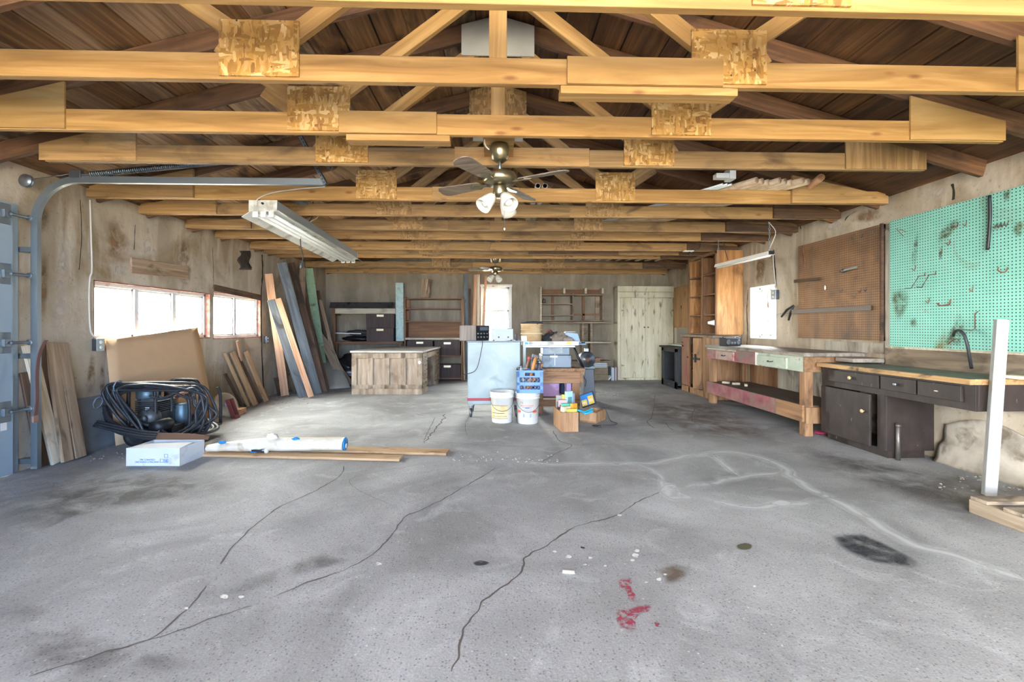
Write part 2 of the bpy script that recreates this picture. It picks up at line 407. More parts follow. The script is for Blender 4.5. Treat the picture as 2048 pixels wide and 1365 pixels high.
for pts, w in [
    ([(992, 936), (915, 983), (845, 1020), (812, 1035), (775, 1083), (738, 1112), (700, 1135), (640, 1158), (550, 1194)], .011),
    ([(690, 932), (676, 955), (625, 985), (565, 1012), (505, 1055), (462, 1098), (440, 1130)], .009),
    ([(412, 1172), (380, 1215), (350, 1240), (322, 1266), (290, 1284), (250, 1296)], .009),
    ([(503, 1212), (445, 1230), (370, 1258), (320, 1275), (255, 1293), (165, 1320), (60, 1352)], .012),
    ([(1319, 985), (1280, 1003), (1235, 1030), (1170, 1049), (1150, 1055), (1110, 1082), (1083, 1098), (1049, 1115), (1045, 1132), (1035, 1155), (1014, 1168), (960, 1212), (925, 1280), (905, 1345)], .012),
    ([(1105, 862), (1120, 882), (1144, 892), (1118, 905), (1085, 925)], .012), ([(1144, 890), (1200, 889), (1270, 893)], .006),
    ([(893, 828), (878, 850), (845, 888)], .022), ([(870, 835), (858, 860), (846, 885)], .01), ([(940, 830), (930, 850), (934, 872)], .006),
    ([(446, 865), (560, 868), (700, 873), (800, 877)], .007), ([(860, 884), (960, 890), (1090, 895), (1180, 890)], .008),
    ([(1310, 790), (1305, 830), (1295, 845), (1310, 858)], .012), ([(1392, 810), (1383, 838), (1400, 850)], .012),
    ([(1330, 845), (1350, 862), (1420, 866), (1500, 885)], .012), ([(790, 1015), (700, 960), (850, 928)], .004)]:
    ribbon('crack', pts, w * .62, CK, .45, n=16)
FILL = D('pale mortar repair', '#d9dddd', 5, .22, .46, .62)
for pts, w in [
    ([(1024, 925), (1100, 928), (1180, 928), (1275, 928), (1340, 920), (1420, 906), (1500, 910), (1560, 932), (1600, 966), (1680, 1008), (1780, 1064), (1830, 1092), (1900, 1113), (1980, 1138), (2047, 1160)], .1),
    ([(1372, 972), (1430, 966), (1485, 954), (1555, 944)], .09), ([(1270, 928), (1300, 938), (1325, 960), (1330, 990)], .06),
    ([(1420, 905), (1450, 930), (1485, 954)], .07), ([(1430, 1003), (1490, 1014), (1550, 1010), (1612, 1006)], .1)]:
    ribbon('mortar_repair', pts, w * 1.45, FILL, .25, .0008, edge=True)
patch('mortar_repair', [(1314, 985), (1325, 968), (1350, 966), (1362, 985), (1392, 1000), (1345, 1003)], FILL, .0009)
patch('mortar_repair', [(1535, 1008), (1560, 1000), (1592, 1007), (1565, 1014)], FILL, .0009)
RED = D('red paint', '#9a3049', 42, .42, .56, .85)
patch('paint_spill', [(1235, 1160), (1265, 1157), (1262, 1175), (1272, 1192), (1282, 1204), (1262, 1208), (1252, 1185), (1240, 1176)], RED, .002, .25)
patch('paint_spill', [(1232, 1225), (1262, 1216), (1300, 1210), (1304, 1222), (1284, 1228), (1272, 1242), (1272, 1262), (1248, 1262), (1228, 1240)], RED, .002, .25)
patch('paint_spill', [(1308, 1246), (1318, 1247), (1323, 1256), (1312, 1256)], RED, .002, .3)
patch('oil_stain', [(1660, 1072), (1700, 1067), (1735, 1070), (1790, 1098), (1838, 1128), (1830, 1137), (1780, 1134), (1712, 1116), (1675, 1095)], D('dark stain', '#2c3036', 9, .28, .6, .85), .0011, .3)
patch('oil_stain', [(1305, 1140), (1345, 1128), (1382, 1140), (1370, 1162), (1335, 1172), (1325, 1155)], D('brown stain', '#6b5c4c', 9, .3, .6, .7), .0011, .5)
patch('oil_stain', [(1472, 1092), (1490, 1086), (1506, 1091), (1502, 1100), (1480, 1101)], D('olive stain', '#55543c', 20, .2, .5, .9), .0013, .3)
patch('oil_stain', [(945, 1127), (960, 1121), (980, 1126), (972, 1132), (952, 1133)], D('blue black stain', '#343b48', 20, .25, .5, .9), .0013, .3)
DK = D('soot and dirt', '#4e4844', 4, .38, .62, .55)
patch('dirt_stain', [(0, 1000), (180, 935), (420, 940), (480, 985), (300, 1010), (120, 1050), (0, 1090)], DK, .0006, .6)
patch('dirt_stain', [(1560, 880), (1700, 905), (1960, 960), (2040, 1010), (2040, 1080), (1850, 1020), (1640, 940)], D('damp stain', '#554f4c', 3.5, .34, .62, .6), .0006, .6)
patch('dirt_stain', [(0, 1190), (260, 1290), (420, 1330), (260, 1365), (0, 1365)], DK, .0006, .6)
patch('dirt_stain', [(440, 1195), (560, 1165), (700, 1125), (760, 1105), (720, 1085), (600, 1120), (480, 1165)], DK, .0006, .6)
patch('dirt_stain', [(1260, 800), (1420, 800), (1560, 870), (1500, 885), (1340, 870)], D('brown dust', '#75655a', 3, .36, .6, .6), .0006, .5)
WS = D('white splash', '#d9d9d6', 30, .3, .5)
for x, y, s in [(757, 1129, 9), (483, 1195, 7), (1166, 1096, 6), (1137, 1115, 7), (1180, 1117, 5), (1170, 1130, 4), (1210, 1133, 4), (1272, 1112, 9), (1265, 1122, 6), (1274, 1103, 6), (1330, 1150, 5), (1318, 1160, 7), (1293, 1166, 4), (1509, 1174, 4), (1240, 1031, 5), (450, 1194, 10), (373, 1218, 5), (1165, 1097, 5), (1110, 1104, 5)]:
    patch('white_splash', [(x + s * math.cos(a) * R.uniform(.7, 1.3), y + .5 * s * math.sin(a) * R.uniform(.7, 1.3)) for a in [k * PI / 3 for k in range(6)]], WS, .0015, .2)

def wall_y(name, x0, x1, y0, y1, z1, holes, m, M0=None):
    """wall in the plane of Y between x0 and x1 thick, with holes (ya, yb, za, zb)"""
    b = MB(); cuts = sorted({y0, y1, *[h[0] for h in holes], *[h[1] for h in holes]})
    for a, c in zip(cuts, cuts[1:]):
        hs = sorted([h[2:] for h in holes if h[0] <= a + 1e-6 and h[1] >= c - 1e-6]); z = 0
        for za, zb in hs:
            if za > z: b.box((x0, a, z), (x1, c, za))
            z = zb
        if z < z1: b.box((x0, a, z), (x1, c, z1))
    return b.build(name, m, None, 0, M0)
# windows in the left wall, the right wall and the back wall
wA = (PX(187, 560, XL).y, PX(421, 560, XL).y, 1.005, 1.60); wB = (PX(426, 580, XL).y, PX(523, 580, XL).y, .99, 1.63)
wR = (PX(1553, 640, XR).y, PX(1500, 640, XR).y, .98, 1.76)
pB0, pB1 = PY(966, 600, YB), PY(1019, 600, YB)
wall_left = struct(wall_y('wall_left', XL - .22, XL, YF, YB, 2.46, [wA, wB, (1.15, 3.68, 0, 2.1)], M['plaster']))
wall_right = struct(wall_y('wall_right', XR, XR + .22, YF, YB, 2.46, [wR], M['plaster']))
Rz = Matrix.Rotation(PI / 2, 4, 'Z')
b = MB(); x0, x1, z0, z1 = pB0.x, pB1.x, .62, 2.06
for a, c in (((XL, 0), (x0, 2.52)), ((x1, 0), (XR, 2.52)), ((x0, 0), (x1, z0)), ((x0, z1), (x1, 2.52))): b.box((a[0], YB, a[1]), (c[0], YB + .22, c[1]))
b.prism([(XL, 2.52), (XR, 2.52), (XR, 2.46), (0, zr(0) - .002), (XL, 2.46)], 0, .22, Matrix(((1, 0, 0, 0), (0, 0, -1, YB + .22), (0, 1, 0, 0), (0, 0, 0, 1))))
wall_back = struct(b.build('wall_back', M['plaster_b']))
b = MB()
for a, c in (((XL, 0), (-3.0, 2.2)), ((3.0, 0), (XR, 2.2)), ((XL, 2.2), (XR, 2.46))): b.box((a[0], YF - .2, a[1]), (c[0], YF, c[1]))
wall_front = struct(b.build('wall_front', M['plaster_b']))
# crumbling plaster at the foot of the right wall
def foot(u, v):
    y = 1.6 + u * 2.2; k = mnoise.fractal(V((y * 2.2, v * 2.1, 3)), 1, 2, 4); h = .30 + .16 * mnoise.noise(V((y * 1.3, 5, 1)))
    return V((XR - .015 - (1 - v) ** 1.5 * (.10 + .03 * k) - .006 * k, y + .02 * k, v * h)), V((1, 0, 0))
b = MB(); b.sheet(foot, 60, 16, .01); t1 = struct(b.build('trim_1', mottled('crumbled lime plaster', ['#7f786b', '#a39b8d', '#b5ad9f'], (5, 5, 5), '#6b6152', 7, .52, .68, .95, bump=.6, bsc=(25, 25, 25))))
# roof boards: one object a slope, a board a strip
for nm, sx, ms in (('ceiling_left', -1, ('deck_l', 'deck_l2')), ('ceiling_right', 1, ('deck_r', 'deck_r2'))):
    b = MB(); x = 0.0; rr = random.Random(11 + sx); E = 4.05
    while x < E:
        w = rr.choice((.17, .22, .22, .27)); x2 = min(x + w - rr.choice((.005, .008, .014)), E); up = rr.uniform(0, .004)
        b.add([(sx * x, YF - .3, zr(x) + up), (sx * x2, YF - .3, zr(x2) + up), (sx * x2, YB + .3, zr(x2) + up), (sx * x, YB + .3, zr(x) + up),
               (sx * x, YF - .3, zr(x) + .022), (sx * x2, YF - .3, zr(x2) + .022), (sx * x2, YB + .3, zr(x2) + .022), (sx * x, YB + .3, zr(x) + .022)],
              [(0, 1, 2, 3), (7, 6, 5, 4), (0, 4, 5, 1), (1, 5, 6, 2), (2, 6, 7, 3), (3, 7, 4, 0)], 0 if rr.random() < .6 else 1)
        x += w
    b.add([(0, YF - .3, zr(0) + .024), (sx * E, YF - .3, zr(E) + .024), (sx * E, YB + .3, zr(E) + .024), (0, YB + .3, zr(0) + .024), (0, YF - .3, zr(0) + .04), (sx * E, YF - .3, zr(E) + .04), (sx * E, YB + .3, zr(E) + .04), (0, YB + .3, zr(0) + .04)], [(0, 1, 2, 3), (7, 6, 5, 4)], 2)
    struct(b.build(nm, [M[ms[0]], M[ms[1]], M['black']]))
# windows
def window_y(name, X, sx, y0, y1, z0, z1, mull, split=None, dep=.10, rec=.06):
    w = struct(thing(name, None, None, (X + sx * rec, y0, z0))); del_ = ('label', 'category')
    xa, xb = X + sx * rec, X + sx * (rec + .05); f = .045
    b = MB(); b.box((xa, y0, z0), (xb, y1, z0 + f)).box((xa, y0, z1 - f), (xb, y1, z1)).box((xa, y0, z0), (xb, y0 + f, z1)).box((xa, y1 - f, z0), (xb, y1, z1))
    for m in mull: b.box((xa - sx * .006, m - .028, z0 + f), (xb, m + .028, z1 - f))
    b.build('frame', M['white_fr'], w, .004)
    ed = [y0 + f] + [q for m in mull for q in (m - .028, m + .028)] + [y1 - f]
    for a, c in zip(ed[::2], ed[1::2]):
        b = MB(); b.box((xa + sx * .012, a, z0 + f), (xa + sx * .03, a + .022, z1 - f)).box((xa + sx * .012, c - .022, z0 + f), (xa + sx * .03, c, z1 - f)).box((xa + sx * .012, a, z0 + f), (xa + sx * .03, c, z0 + f + .022)).box((xa + sx * .012, a, z1 - f - .022), (xa + sx * .03, c, z1 - f))
        s = b.build('sash', M['white'], w)
        b = MB(); b.box((xa + sx * .019, a + .022, z0 + f + .022), (xa + sx * .023, c - .022, z1 - f - .022)); b.build('pane', M['glass'], s)
    b = MB(); e = .002   # peeling reveal lining the opening
    b.box((X, y0 + e, z0 + e), (xa, y0 + .012, z1 - e)).box((X, y1 - .012, z0 + e), (xa, y1 - e, z1 - e)).box((X, y0 + e, z0 + e), (xa, y1 - e, z0 + .012)).box((X, y0 + e, z1 - .012), (xa, y1 - e, z1 - e))
    b.build('reveal', M['white_fr'] if X > 0 else M['peel'], w)
    return w
yA = lambda x: PX(x, 600, XL).y
window_y('window_1', XL, -1, *wA, [yA(284), yA(358)])
window_y('window_2', XL, -1, *wB, [yA(478)])
window_y('window_3', XR, 1, *wR, [PX(1531, 600, XR + .1).y], rec=.14)
w4 = struct(thing('window_4', None, None, (x0, YB, z0)))
b = MB(); ya = YB + .05; f = .05
b.box((x0, ya, z0), (x0 + f, ya + .06, z1)).box((x1 - f, ya, z0), (x1, ya + .06, z1)).box((x0, ya, z1 - f), (x1, ya + .06, z1)).box((x0, ya, z0), (x1, ya + .06, z0 + f)).box((x0, ya, 1.5), (x1, ya + .06, 1.54))
b.build('frame', M['white_fr'], w4, .004)
for za, zb in ((z0 + f, 1.5), (1.54, z1 - f)):
    b = MB(); b.box((x0 + f, ya + .02, za), (x1 - f, ya + .025, zb)); b.build('pane', M['glass'], w4)
b = MB(); b.box((x0 - .06, YB - .015, z1), (x1 + .06, YB, z1 + .05)).box((x0 - .05, YB - .015, z0), (x0, YB, z1)).box((x1, YB - .015, z0), (x1 + .05, YB, z1)); b.build('trim', M['white_fr'], w4)
# garage door of ribbed steel in the left wall, and its track
DST = metalm('pale blue grey steel door', '#9fb0ba', .5, metal=.35)
dr = struct(thing('door_1', None, None, (XL, 1.2, 0)))
for k in range(4):
    z = .004 + k * .53; b = MB(); b.box((XL + .002, 1.08, z), (XL + .012, 3.73, z + .529))
    for q in range(7): b.box((XL + .012, 1.16, z + .03 + q * .07), (XL + .02, 3.66, z + .065 + q * .07))
    for y in (1.17, 2.4, 3.56): b.box((XL + .012, y, z + .005), (XL + .045, y + .1, z + .515))
    b.build('door_panel', DST, dr)
for k in range(1, 5):
    z = k * .53 - .03 if k < 4 else 2.02; b = MB(); b.box((XL + .046, 3.55, z - .08), (XL + .052, 3.64, z + .08)).box((XL + .052, 3.57, z - .03), (XL + .075, 3.62, z + .03))
    b.tube([(XL + .09, 3.6, z), (XL + .09, 3.735, z)], .012, 8); b.tube([(XL + .09, 3.735, z), (XL + .09, 3.755, z)], .024, 14)
    b.build('hinge', M['steel'], dr, .002)
b = MB(); b.box((XL + .0455, 3.57, .36), (XL + .0465, 3.615, .47)); st = b.build('sticker', M['white'], dr)
b = MB(); b.box((XL + .0466, 3.572, .45), (XL + .0474, 3.613, .462)); b.build('sticker_band', plain('orange band', '#d8622a'), st)
# ---------------------------------------------------------------- garage door track
trk = thing('garage_door_track', 'galvanized steel garage door track curving from the floor up under the rafters', 'door track', (-3.72, 3.76, 0))
prof = [(-.026, -.016), (.026, -.016), (.026, .018), (.020, .018), (.020, -.011), (-.020, -.011), (-.020, .018), (-.026, .018)]
def sweep(path, ups):
    b = MB(); n = len(prof); vs = []; fs = []
    for p, u in zip(path, ups):
        for a, c in prof: vs.append(p + V((0, 1, 0)) * c + u * a)
    for i in range(len(path) - 1):
        for j in range(n): fs.append((i * n + j, i * n + (j + 1) % n, (i + 1) * n + (j + 1) % n, (i + 1) * n + j))
    fs += [list(range(n))[::-1], [(len(path) - 1) * n + j for j in range(n)]]
    return b.add(vs, fs)
xT, yT, zT, rT = -3.70, 3.76, 2.335, .34
sweep([V((xT, yT, .02)), V((xT, yT, zT - rT))], [V((1, 0, 0))] * 2).build('vertical_rail', M['steel'], trk)
an = [PI - k * PI / 2 / 14 for k in range(15)]
sweep([V((xT + rT + rT * math.cos(a), yT, zT - rT + rT * math.sin(a))) for a in an], [V((-math.cos(a), 0, -math.sin(a))) for a in an]).build('curved_rail', M['steel'], trk)
xe = PY(650, 362, yT).x
sweep([V((xT + rT, yT, zT)), V((xe, yT, zT))], [V((0, 0, -1))] * 2).build('horizontal_rail', M['steel'], trk)
for z in (.06, .9, 1.75): b = MB(); b.box((xT - .115, yT - .02, z), (xT - .02, yT + .03, z + .04)); b.build('wall_bracket', M['steel'], trk)
def ang(name, p, q, par, w=.032):
    x = (q - p).normalized(); m = fr(p, x, V((0, 1, 0))); L = (q - p).length; b = MB()
    b.box((0, 0, -w / 2), (L, .004, w / 2), m).box((0, 0, -w / 2), (L, w, -w / 2 + .004), m)
    k = int(L / .03)
    for i in range(k): b.box((.01 + i * .03, -.0012, -.004), (.022 + i * .03, -.0002, .004), m, 1)
    return b.build(name, [M['steel_d'], M['black']], par)
yb = yT - .03
ang('hanger_angle', PY(650, 368, yb), PY(600, 272, yb), trk); ang('hanger_angle', PY(628, 310, yb - .02), PY(664, 338, yb - .02), trk)
p, q = PY(185, 350, yT), PY(625, 308, yT); p.y = q.y = yT - .015
hel = []; L = (q - p).length; ax = (q - p).normalized(); u = V((0, 1, 0)); w = ax.cross(u)
b = MB(); b.tube([p, q], .017, 10); N = 110
for i in range(N):
    c = p + ax * L * (i + .5) / N; b.tube([c + (u * math.cos(t * PI / 4) + w * math.sin(t * PI / 4)) * .02 for t in range(8)], .005, 4, True)
b.build('extension_spring', M['steel'], trk)
b = MB(); b.tube([p + V((-.11, 0, -.005)), p], .01, 8).box((p.x - .16, yT - .03, p.z - .03), (p.x - .07, yT + .01, p.z + .03)); b.build('spring_hook', M['steel_d'], trk, .004)
mm = fr(V((XL + .09, yT - .03, 2.31)), V((1, 0, 0)), V((0, 0, 1)))
b = MB(); b.lathe([(0, 0), (.05, 0), (.05, .006), (.035, .01), (.035, .016), (.05, .02), (.05, .026), (0, .026)], 24, mm); b.build('pulley', M['steel'], trk)
b = MB(); b.tube([p + V((-.16, 0, 0)), V((XL + .14, yT - .03, 2.33))], .003, 6); b.build('cable', M['steel_d'], trk)

# ---------------------------------------------------------------- roof trusses
def Ytr(y, zb=2.35): return (zb - CH) * FOC / (HZ - y)
TR = [  # pixel row of the chord's lower front edge, chord material, peak plate, heel style, label
    (8, 'pine', 'osb', 'ply', 'pine roof truss nearest the camera, cut by the top of the photo'),
    (167.5, 'pine', 'osb', 'ply', 'roof truss of bright knotty pine with a plywood splice right of its king post'),
    (271, 'pine', 'osb_d', 'ply', 'pine roof truss directly before the near ceiling fan, splice plate left of its post'),
    (332.5, 'grey_old', 'white_board', 'ply', 'greyed roof truss directly behind the near ceiling fan with brown splice board'),
    (403, 'pine', 'osb_d', 'solid', 'pine roof truss just past the garage door track, below the tube bundle ends'),
    (434, 'pine_old', 'white_board', 'solid', 'pine roof truss crossing above the near end of the three tube light'),
    (462, 'grey_old', 'osb_d', 'solid', 'brown water-stained roof truss behind the one above the three tube light'),
    (480, 'pine_old', 'osb_d', 'solid', 'roof truss with black cords looped under it right of centre'),
    (501, 'pine_old', 'osb_d', 'solid', 'pine roof truss just beyond the truss with looped black cords'),
    (509.5, 'grey_old', 'osb_d', 'solid', 'grey brown roof truss second before the far ceiling fan'),
    (517, 'pine_old', 'osb_d', 'solid', 'pine roof truss just in front of the far ceiling fan'),
    (537, 'grey_old', 'osb_d', 'solid', 'brown roof truss directly behind the far ceiling fan'),
    (547.5, 'pine_old', 'osb_d', 'none', 'last orange brown roof truss against the back wall')]
TY = []
SPL = {1: [(.34, 1.12, 'ply', .135)], 2: [(-.98, -.38, 'ply', .135)], 3: [(-.32, .68, 'pine_old', .135)], 4: [(-.62, .2, 'pine_old', .125)], 5: [(.05, .78, 'grey_old', .125)],
       6: [(-.62, -.1, 'grey_old', .12)], 7: [(.05, 1.0, 'grey_old', .12)], 8: [(-1.0, -.12, 'grey_old', .12)], 9: [(.5, 2.0, 'dark_old', .12), (-2.0, -1.3, 'grey_old', .12)], 10: [(-.4, .6, 'pine', .12)], 11: [(-.5, 1.0, 'pine_old', .11)]}
for i, (yp, cm, pk, heel, lab) in enumerate(TR):
    zb = 2.35; Y = Ytr(yp)
    if i == 11: Y, zb = 9.1, CH + (HZ - yp) / FOC * 9.1
    if i == 12: Y, zb = 10.08, CH + (HZ - yp) / FOC * 10.08
    TY.append(Y); ch = .128; t = .038
    g = thing('roof_truss', lab, 'roof truss', (0, Y, zb), 'roof trusses'); xm = 3.79; rr = random.Random(i)
    near = i < 7
    xc = 3.27 if heel == 'ply' else xm
    board('bottom_chord', (-xc, Y + t / 2, zb + ch / 2), (xc, Y + t / 2, zb + ch / 2), ch, t, M[cm], g)
    for s in (-1, 1):
        nx = V((s * RS, 0, 1)).normalized()
        top = lambda x: zr(x) - .006
        board('rafter', V((s * .01, Y + t * (1.5 if heel != 'ply' else 1.02) + .001, top(0))) - nx * .067, V((s * xm, Y + t * (1.5 if heel != 'ply' else 1.02) + .001, top(xm))) - nx * .067, .13, t, M['rafter'], g)
        if i in (9, 12) and s: pass
        # web braces: from the plate on the chord inward to the peak and outward to the rafter
        wm = M['pine'] if i < 4 else M['pine_old']
        board('web_brace', (s * 1.10, Y + t / 2, zb + ch + .02), (s * .07, Y + t / 2, zr(0) - .2), .085, t, wm, g)
        board('web_brace', (s * 1.15, Y + t / 2, zb + ch + .02), (s * 1.72, Y + t / 2, zr(1.72) - .14), .085, t, wm, g)
        c = s * 1.13 + rr.uniform(-.03, .03); hw = .19 if i < 6 else .18
        board('gusset', (c - hw, Y - .006, zb + .013 + .135), (c + hw, Y - .006, zb + .013 + .135), .27 if i < 8 else .25, .011, M['osb'] if i < 5 else M['osb_d'], g, bevel=.001)
        # heel plates at the eaves
        MX = lambda yy: Matrix(((1, 0, 0, 0), (0, 0, -1, yy), (0, 1, 0, 0), (0, 0, 0, 1)))
        if heel == 'ply':
            xi, xo = (2.64, 3.27) if s > 0 else (2.62, 3.3)
            P = [(s * xi, zb + .005), (s * xo, zb + .005), (s * xo, top(xo) - .11), (s * xi, top(xi) - .13)]
            b = MB(); b.prism(P if s > 0 else P[::-1], .001, .012, MX(Y)); b.build('heel_gusset', M['ply_w'] if i == 3 and s > 0 else M['ply'] if s > 0 or i < 3 else M['pine_old'], g)
        elif heel == 'solid':
            xi = 2.95 + rr.uniform(-.15, .1)
            P = [(s * xi, zb + .003), (s * xm, zb + .003), (s * xm, top(xm) - .02), (s * xi, min(top(xi) - .03, zb + (.27 if i in (4, 5) else .125)))]
            b = MB(); b.prism(P if s > 0 else P[::-1], .001, .03, MX(Y)); b.build('heel_board', M['pine_old'] if i in (4, 5) and (i == 4 or s < 0) else M['dark_old'] if s > 0 else M['grey_old'], g, .002)
    board('king_post', (0, Y + t / 2, zb + ch), (0, Y + t / 2, zr(0) - .16), .088, t, M['pine'] if i < 4 else M['pine_old'], g)
    w = .27 if i != 2 else .3; zt = zr(0) - .03
    b = MB(); b.prism([(-w, zt - .3), (w, zt - .3), (w, zt - w * RS), (0, zt), (-w, zt - w * RS)], .001, .012, Matrix(((1, 0, 0, 0), (0, 0, -1, Y), (0, 1, 0, 0), (0, 0, 0, 1)))); b.build('peak_gusset', M[pk], g)
    for a, c, m_, w_ in SPL.get(i, []):
        board('splice_plate', (a, Y - .0085, zb + ch / 2 + .003), (c, Y - .0085, zb + ch / 2 + .003), w_, .016, M[m_], g)
    if i in (1, 2): board('scab_board', ((.31, -.94)[i - 1], Y + .045, zb - .021), ((1.2, -.3)[i - 1], Y + .045, zb - .021), .088, .038, M['pine'], g, n=(0, 0, -1))
print('TRUSS', [round(y, 2) for y in TY])
# ---------------------------------------------------------------- things along the left wall
M['strap'] = plain('rusty strap', '#6b4a42', .7)
M['cord_b'] = plain('black rubber', '#2b2d30', .45, var=.25)
M['cord_w'] = plain('white cord', '#cfcbc0', .5)
M['plank_w'] = wood('whitewashed plank', ['#a99a80', '#cdbfa4', '#ddd2ba'], dirt='#6e5d48', dlo=.58, dhi=.72)
M['plank_b'] = wood('brown plank', ['#776149', '#978066', '#b09a80'], dirt='#3d2f22', dlo=.58, dhi=.72, knots=True)
M['plank_d'] = wood('dark plank', ['#3b2b20', '#553f2e', '#6b5340'], dirt='#221911')
M['plank_t'] = wood('tan plank', ['#987650', '#b5936b', '#c8aa84'], dirt='#75593d', dlo=.6, dhi=.75, knots=True)
M['plank_p'] = wood('pinkish plank', ['#b07e5a', '#cf9f78', '#e0b995'], rnd=.05)
M['plank_g'] = wood('grey painted plank', ['#4c5152', '#60676a', '#788083'], dirt='#3a3835', dlo=.55, dhi=.7)
M['plank_gr'] = mottled('green paint on wood', ['#7e9b7c', '#93ae8d'], (20, 20, 3), '#6a6b4d', 6, .58, .68)
GL = 'planks leaning by the garage door'
def lean(name, lab, top, bot, w, t, m, grp, X=XL, n=(1, 0, 0), xb=None, Y=None, cat='plank', **k):
    """plank from a pixel on the wall (plane X or Y) to a pixel on the floor"""
    nv = V(n).normalized(); of = .022 + abs(nv.y) * w * .5
    if Y is None: p1 = PX(*top, X + of)
    else: p1 = PY(*top, Y)
    p0 = PZ(*bot) if xb is None else PX(*bot, xb)
    p0.x = max(p0.x, XL + .03 + of); p0.z = t * .35
    return tag(board(name, p0, p1, w, t, m, None, n, **k), lab, cat, grp)
lean('plank', 'short dark brown plank leaning nearest the garage door track, bottom end greyed', (50, 745), (86, 931), .085, .02, M['plank_d'], GL, xb=-3.74)
lean('plank', 'whitewashed pale plank leaning by the garage door behind a hanging strap', (57, 690), (115, 924), .1, .025, M['plank_w'], GL, xb=-3.71)
lean('plank', 'dark plank mostly hidden between the pale plank and brown plank by the garage door', (83, 690), (112, 915), .08, .02, M['plank_d'], GL, xb=-3.74)
lean('plank', 'brown plank leaning second from the compressor in the row by the garage door', (100, 686), (135, 921), .09, .03, M['plank_b'], GL, xb=-3.66)
lean('plank', 'wide brown knotted plank leaning closest to the compressor near the garage door', (120, 686), (160, 914), .1, .03, M['plank_b'], GL, xb=-3.66)
b = MB(); Ps = cr([PX(89, 681, -3.64), PX(76, 705, -3.62), PX(70, 745, -3.59), PX(70, 800, -3.58), PX(65, 845, -3.57)], 5); P2 = [p + V((-.004, .03, 0)) for p in Ps]
vs = []; fs = []
for p, q in zip(Ps, P2): vs += [p, q, q + V((.006, 0, 0)), p + V((.006, 0, 0))]
for i in range(len(Ps) - 1):
    for j in range(4): fs.append((i * 4 + j, (i + 1) * 4 + j, (i + 1) * 4 + (j + 1) % 4, i * 4 + (j + 1) % 4))
b.add(vs, fs, 0, False); o = b.build('strap', M['strap']); tag(o, 'reddish brown strap hanging over the planks beside the garage door track', 'strap')
p = Ps[-1]; b = MB(); b.box((p.x - .004, p.y - .004, p.z - .005), (p.x + .012, p.y + .036, p.z + .05)); b.build('strap_end', plain('worn leather', '#8a6a5a', .7), o, .003)

# cardboard sheet, compressor with hose
c = [V((-3.70, 4.52, .0)), V((-3.63, 5.93, .0)), V((-3.80, 5.87, 1.15)), V((-3.805, 4.53, 1.02))]
b = MB()
def cs(u, v):
    p = (c[0] * (1 - u) + c[1] * u) * (1 - v) + (c[3] * (1 - u) + c[2] * u) * v
    return p + V((.012 * math.sin(PI * v) * math.sin(PI * u), 0, 0)), V((1, 0, .3)).normalized()
b.sheet(cs, 10, 10, .006); tag(b.build('cardboard_sheet', plain('cardboard', '#c6a57f', .8, var=.06)), 'large tan cardboard sheet leaning under the three pane window', 'cardboard')
M['enamel'] = metalm('dull grey enamel', '#55595a', .5, metal=.4, dirt='#2c2a28')
M['tank'] = metalm('blue grey tank', '#5b7078', .4, metal=.4)
M['rust'] = mottled('rusted iron', ['#4a2a22', '#6e4030', '#7f5a48'], (12, 12, 12), rough=.7)
M['tyre'] = plain('tyre rubber', '#1d1d1e', .7)
cmp_ = thing('engine_pump', 'old black framed engine pump on the floor behind the coiled hose', 'pump', (-3.3, 4.8, 0))
fx0, fx1, fy0, fy1 = -3.60, -3.02, 4.55, 5.05
b = MB()
for y in (fy0, fy1):
    b.tube(cr([(fx0, y, .1), (fx0, y, .5), (fx0 + .04, y, .56), (fx0 + .2, y, .57), (fx0 + .25, y, .52), (fx0 + .26, y, .1)], 5), .016, 8)
    b.tube([(fx0, y, .1), (fx1, y, .1)], .016, 8); b.tube(cr([(fx1, y, .1), (fx1, y, .4), (fx1 - .03, y, .5)], 4), .016, 8)
b.tube([(fx0 + .1, fy0, .57), (fx0 + .1, fy1, .57)], .014, 8); b.tube([(fx0, fy0, .1), (fx0, fy1, .1)], .016, 8); b.tube([(fx1, fy0, .1), (fx1, fy1, .1)], .016, 8)
b.build('frame', M['black'], cmp_)
h = [PY(x, y, 5.05) for x, y in [(337, 800), (336, 775), (341, 764), (352, 760), (385, 760), (396, 766), (400, 785), (401, 830)]]
b = MB(); b.tube(cr(h, 5), .017, 10); b.build('handle', M['black'], cmp_)
b = MB(); b.box((fx0 + .02, fy0 + .02, .1), (fx1 - .02, fy1 - .02, .112)); b.build('base_plate', M['steel_d'], cmp_, .003)
b = MB(); b.box((-3.580, 4.630, .112), (-3.360, 4.870, .3)); 
for k in range(7): b.box((-3.600, 4.620, .3 + k * .018), (-3.350, 4.880, .309 + k * .018))
b.box((-3.560, 4.650, .3), (-3.400, 4.850, .43)); b.build('engine_block', M['enamel'], cmp_, .006)
b = MB(); b.lathe([(0, 0), (.085, 0), (.095, .02), (.095, .09), (.08, .11), (.03, .12), (.02, .15), (0, .15)], 20, Tm(-3.57, 4.75, .42)); b.build('air_filter', M['tank'], cmp_)
b = MB(); mm = fr(V((-3.400, 4.610, .27)), V((1, 0, 0)), V((0, 0, 1))); b.lathe([(0, -.02), (.05, -.02), (.075, 0), (.08, .02), (.08, .12), (0, .12)], 24, mm); b.lathe([(.03, .12), (.035, .16), (0, .16)], 12, mm); b.build('recoil_housing', M['enamel'], cmp_)
b = MB(); mm = fr(V((-3.250, 4.610, .2)), V((1, 0, 0)), V((0, 0, 1))); b.lathe([(0, 0), (.05, 0), (.06, .02), (.06, .2), (0, .2)], 20, mm).box((-3.300, 4.570, .112), (-3.200, 4.750, .18)); b.build('pump_head', M['black'], cmp_)
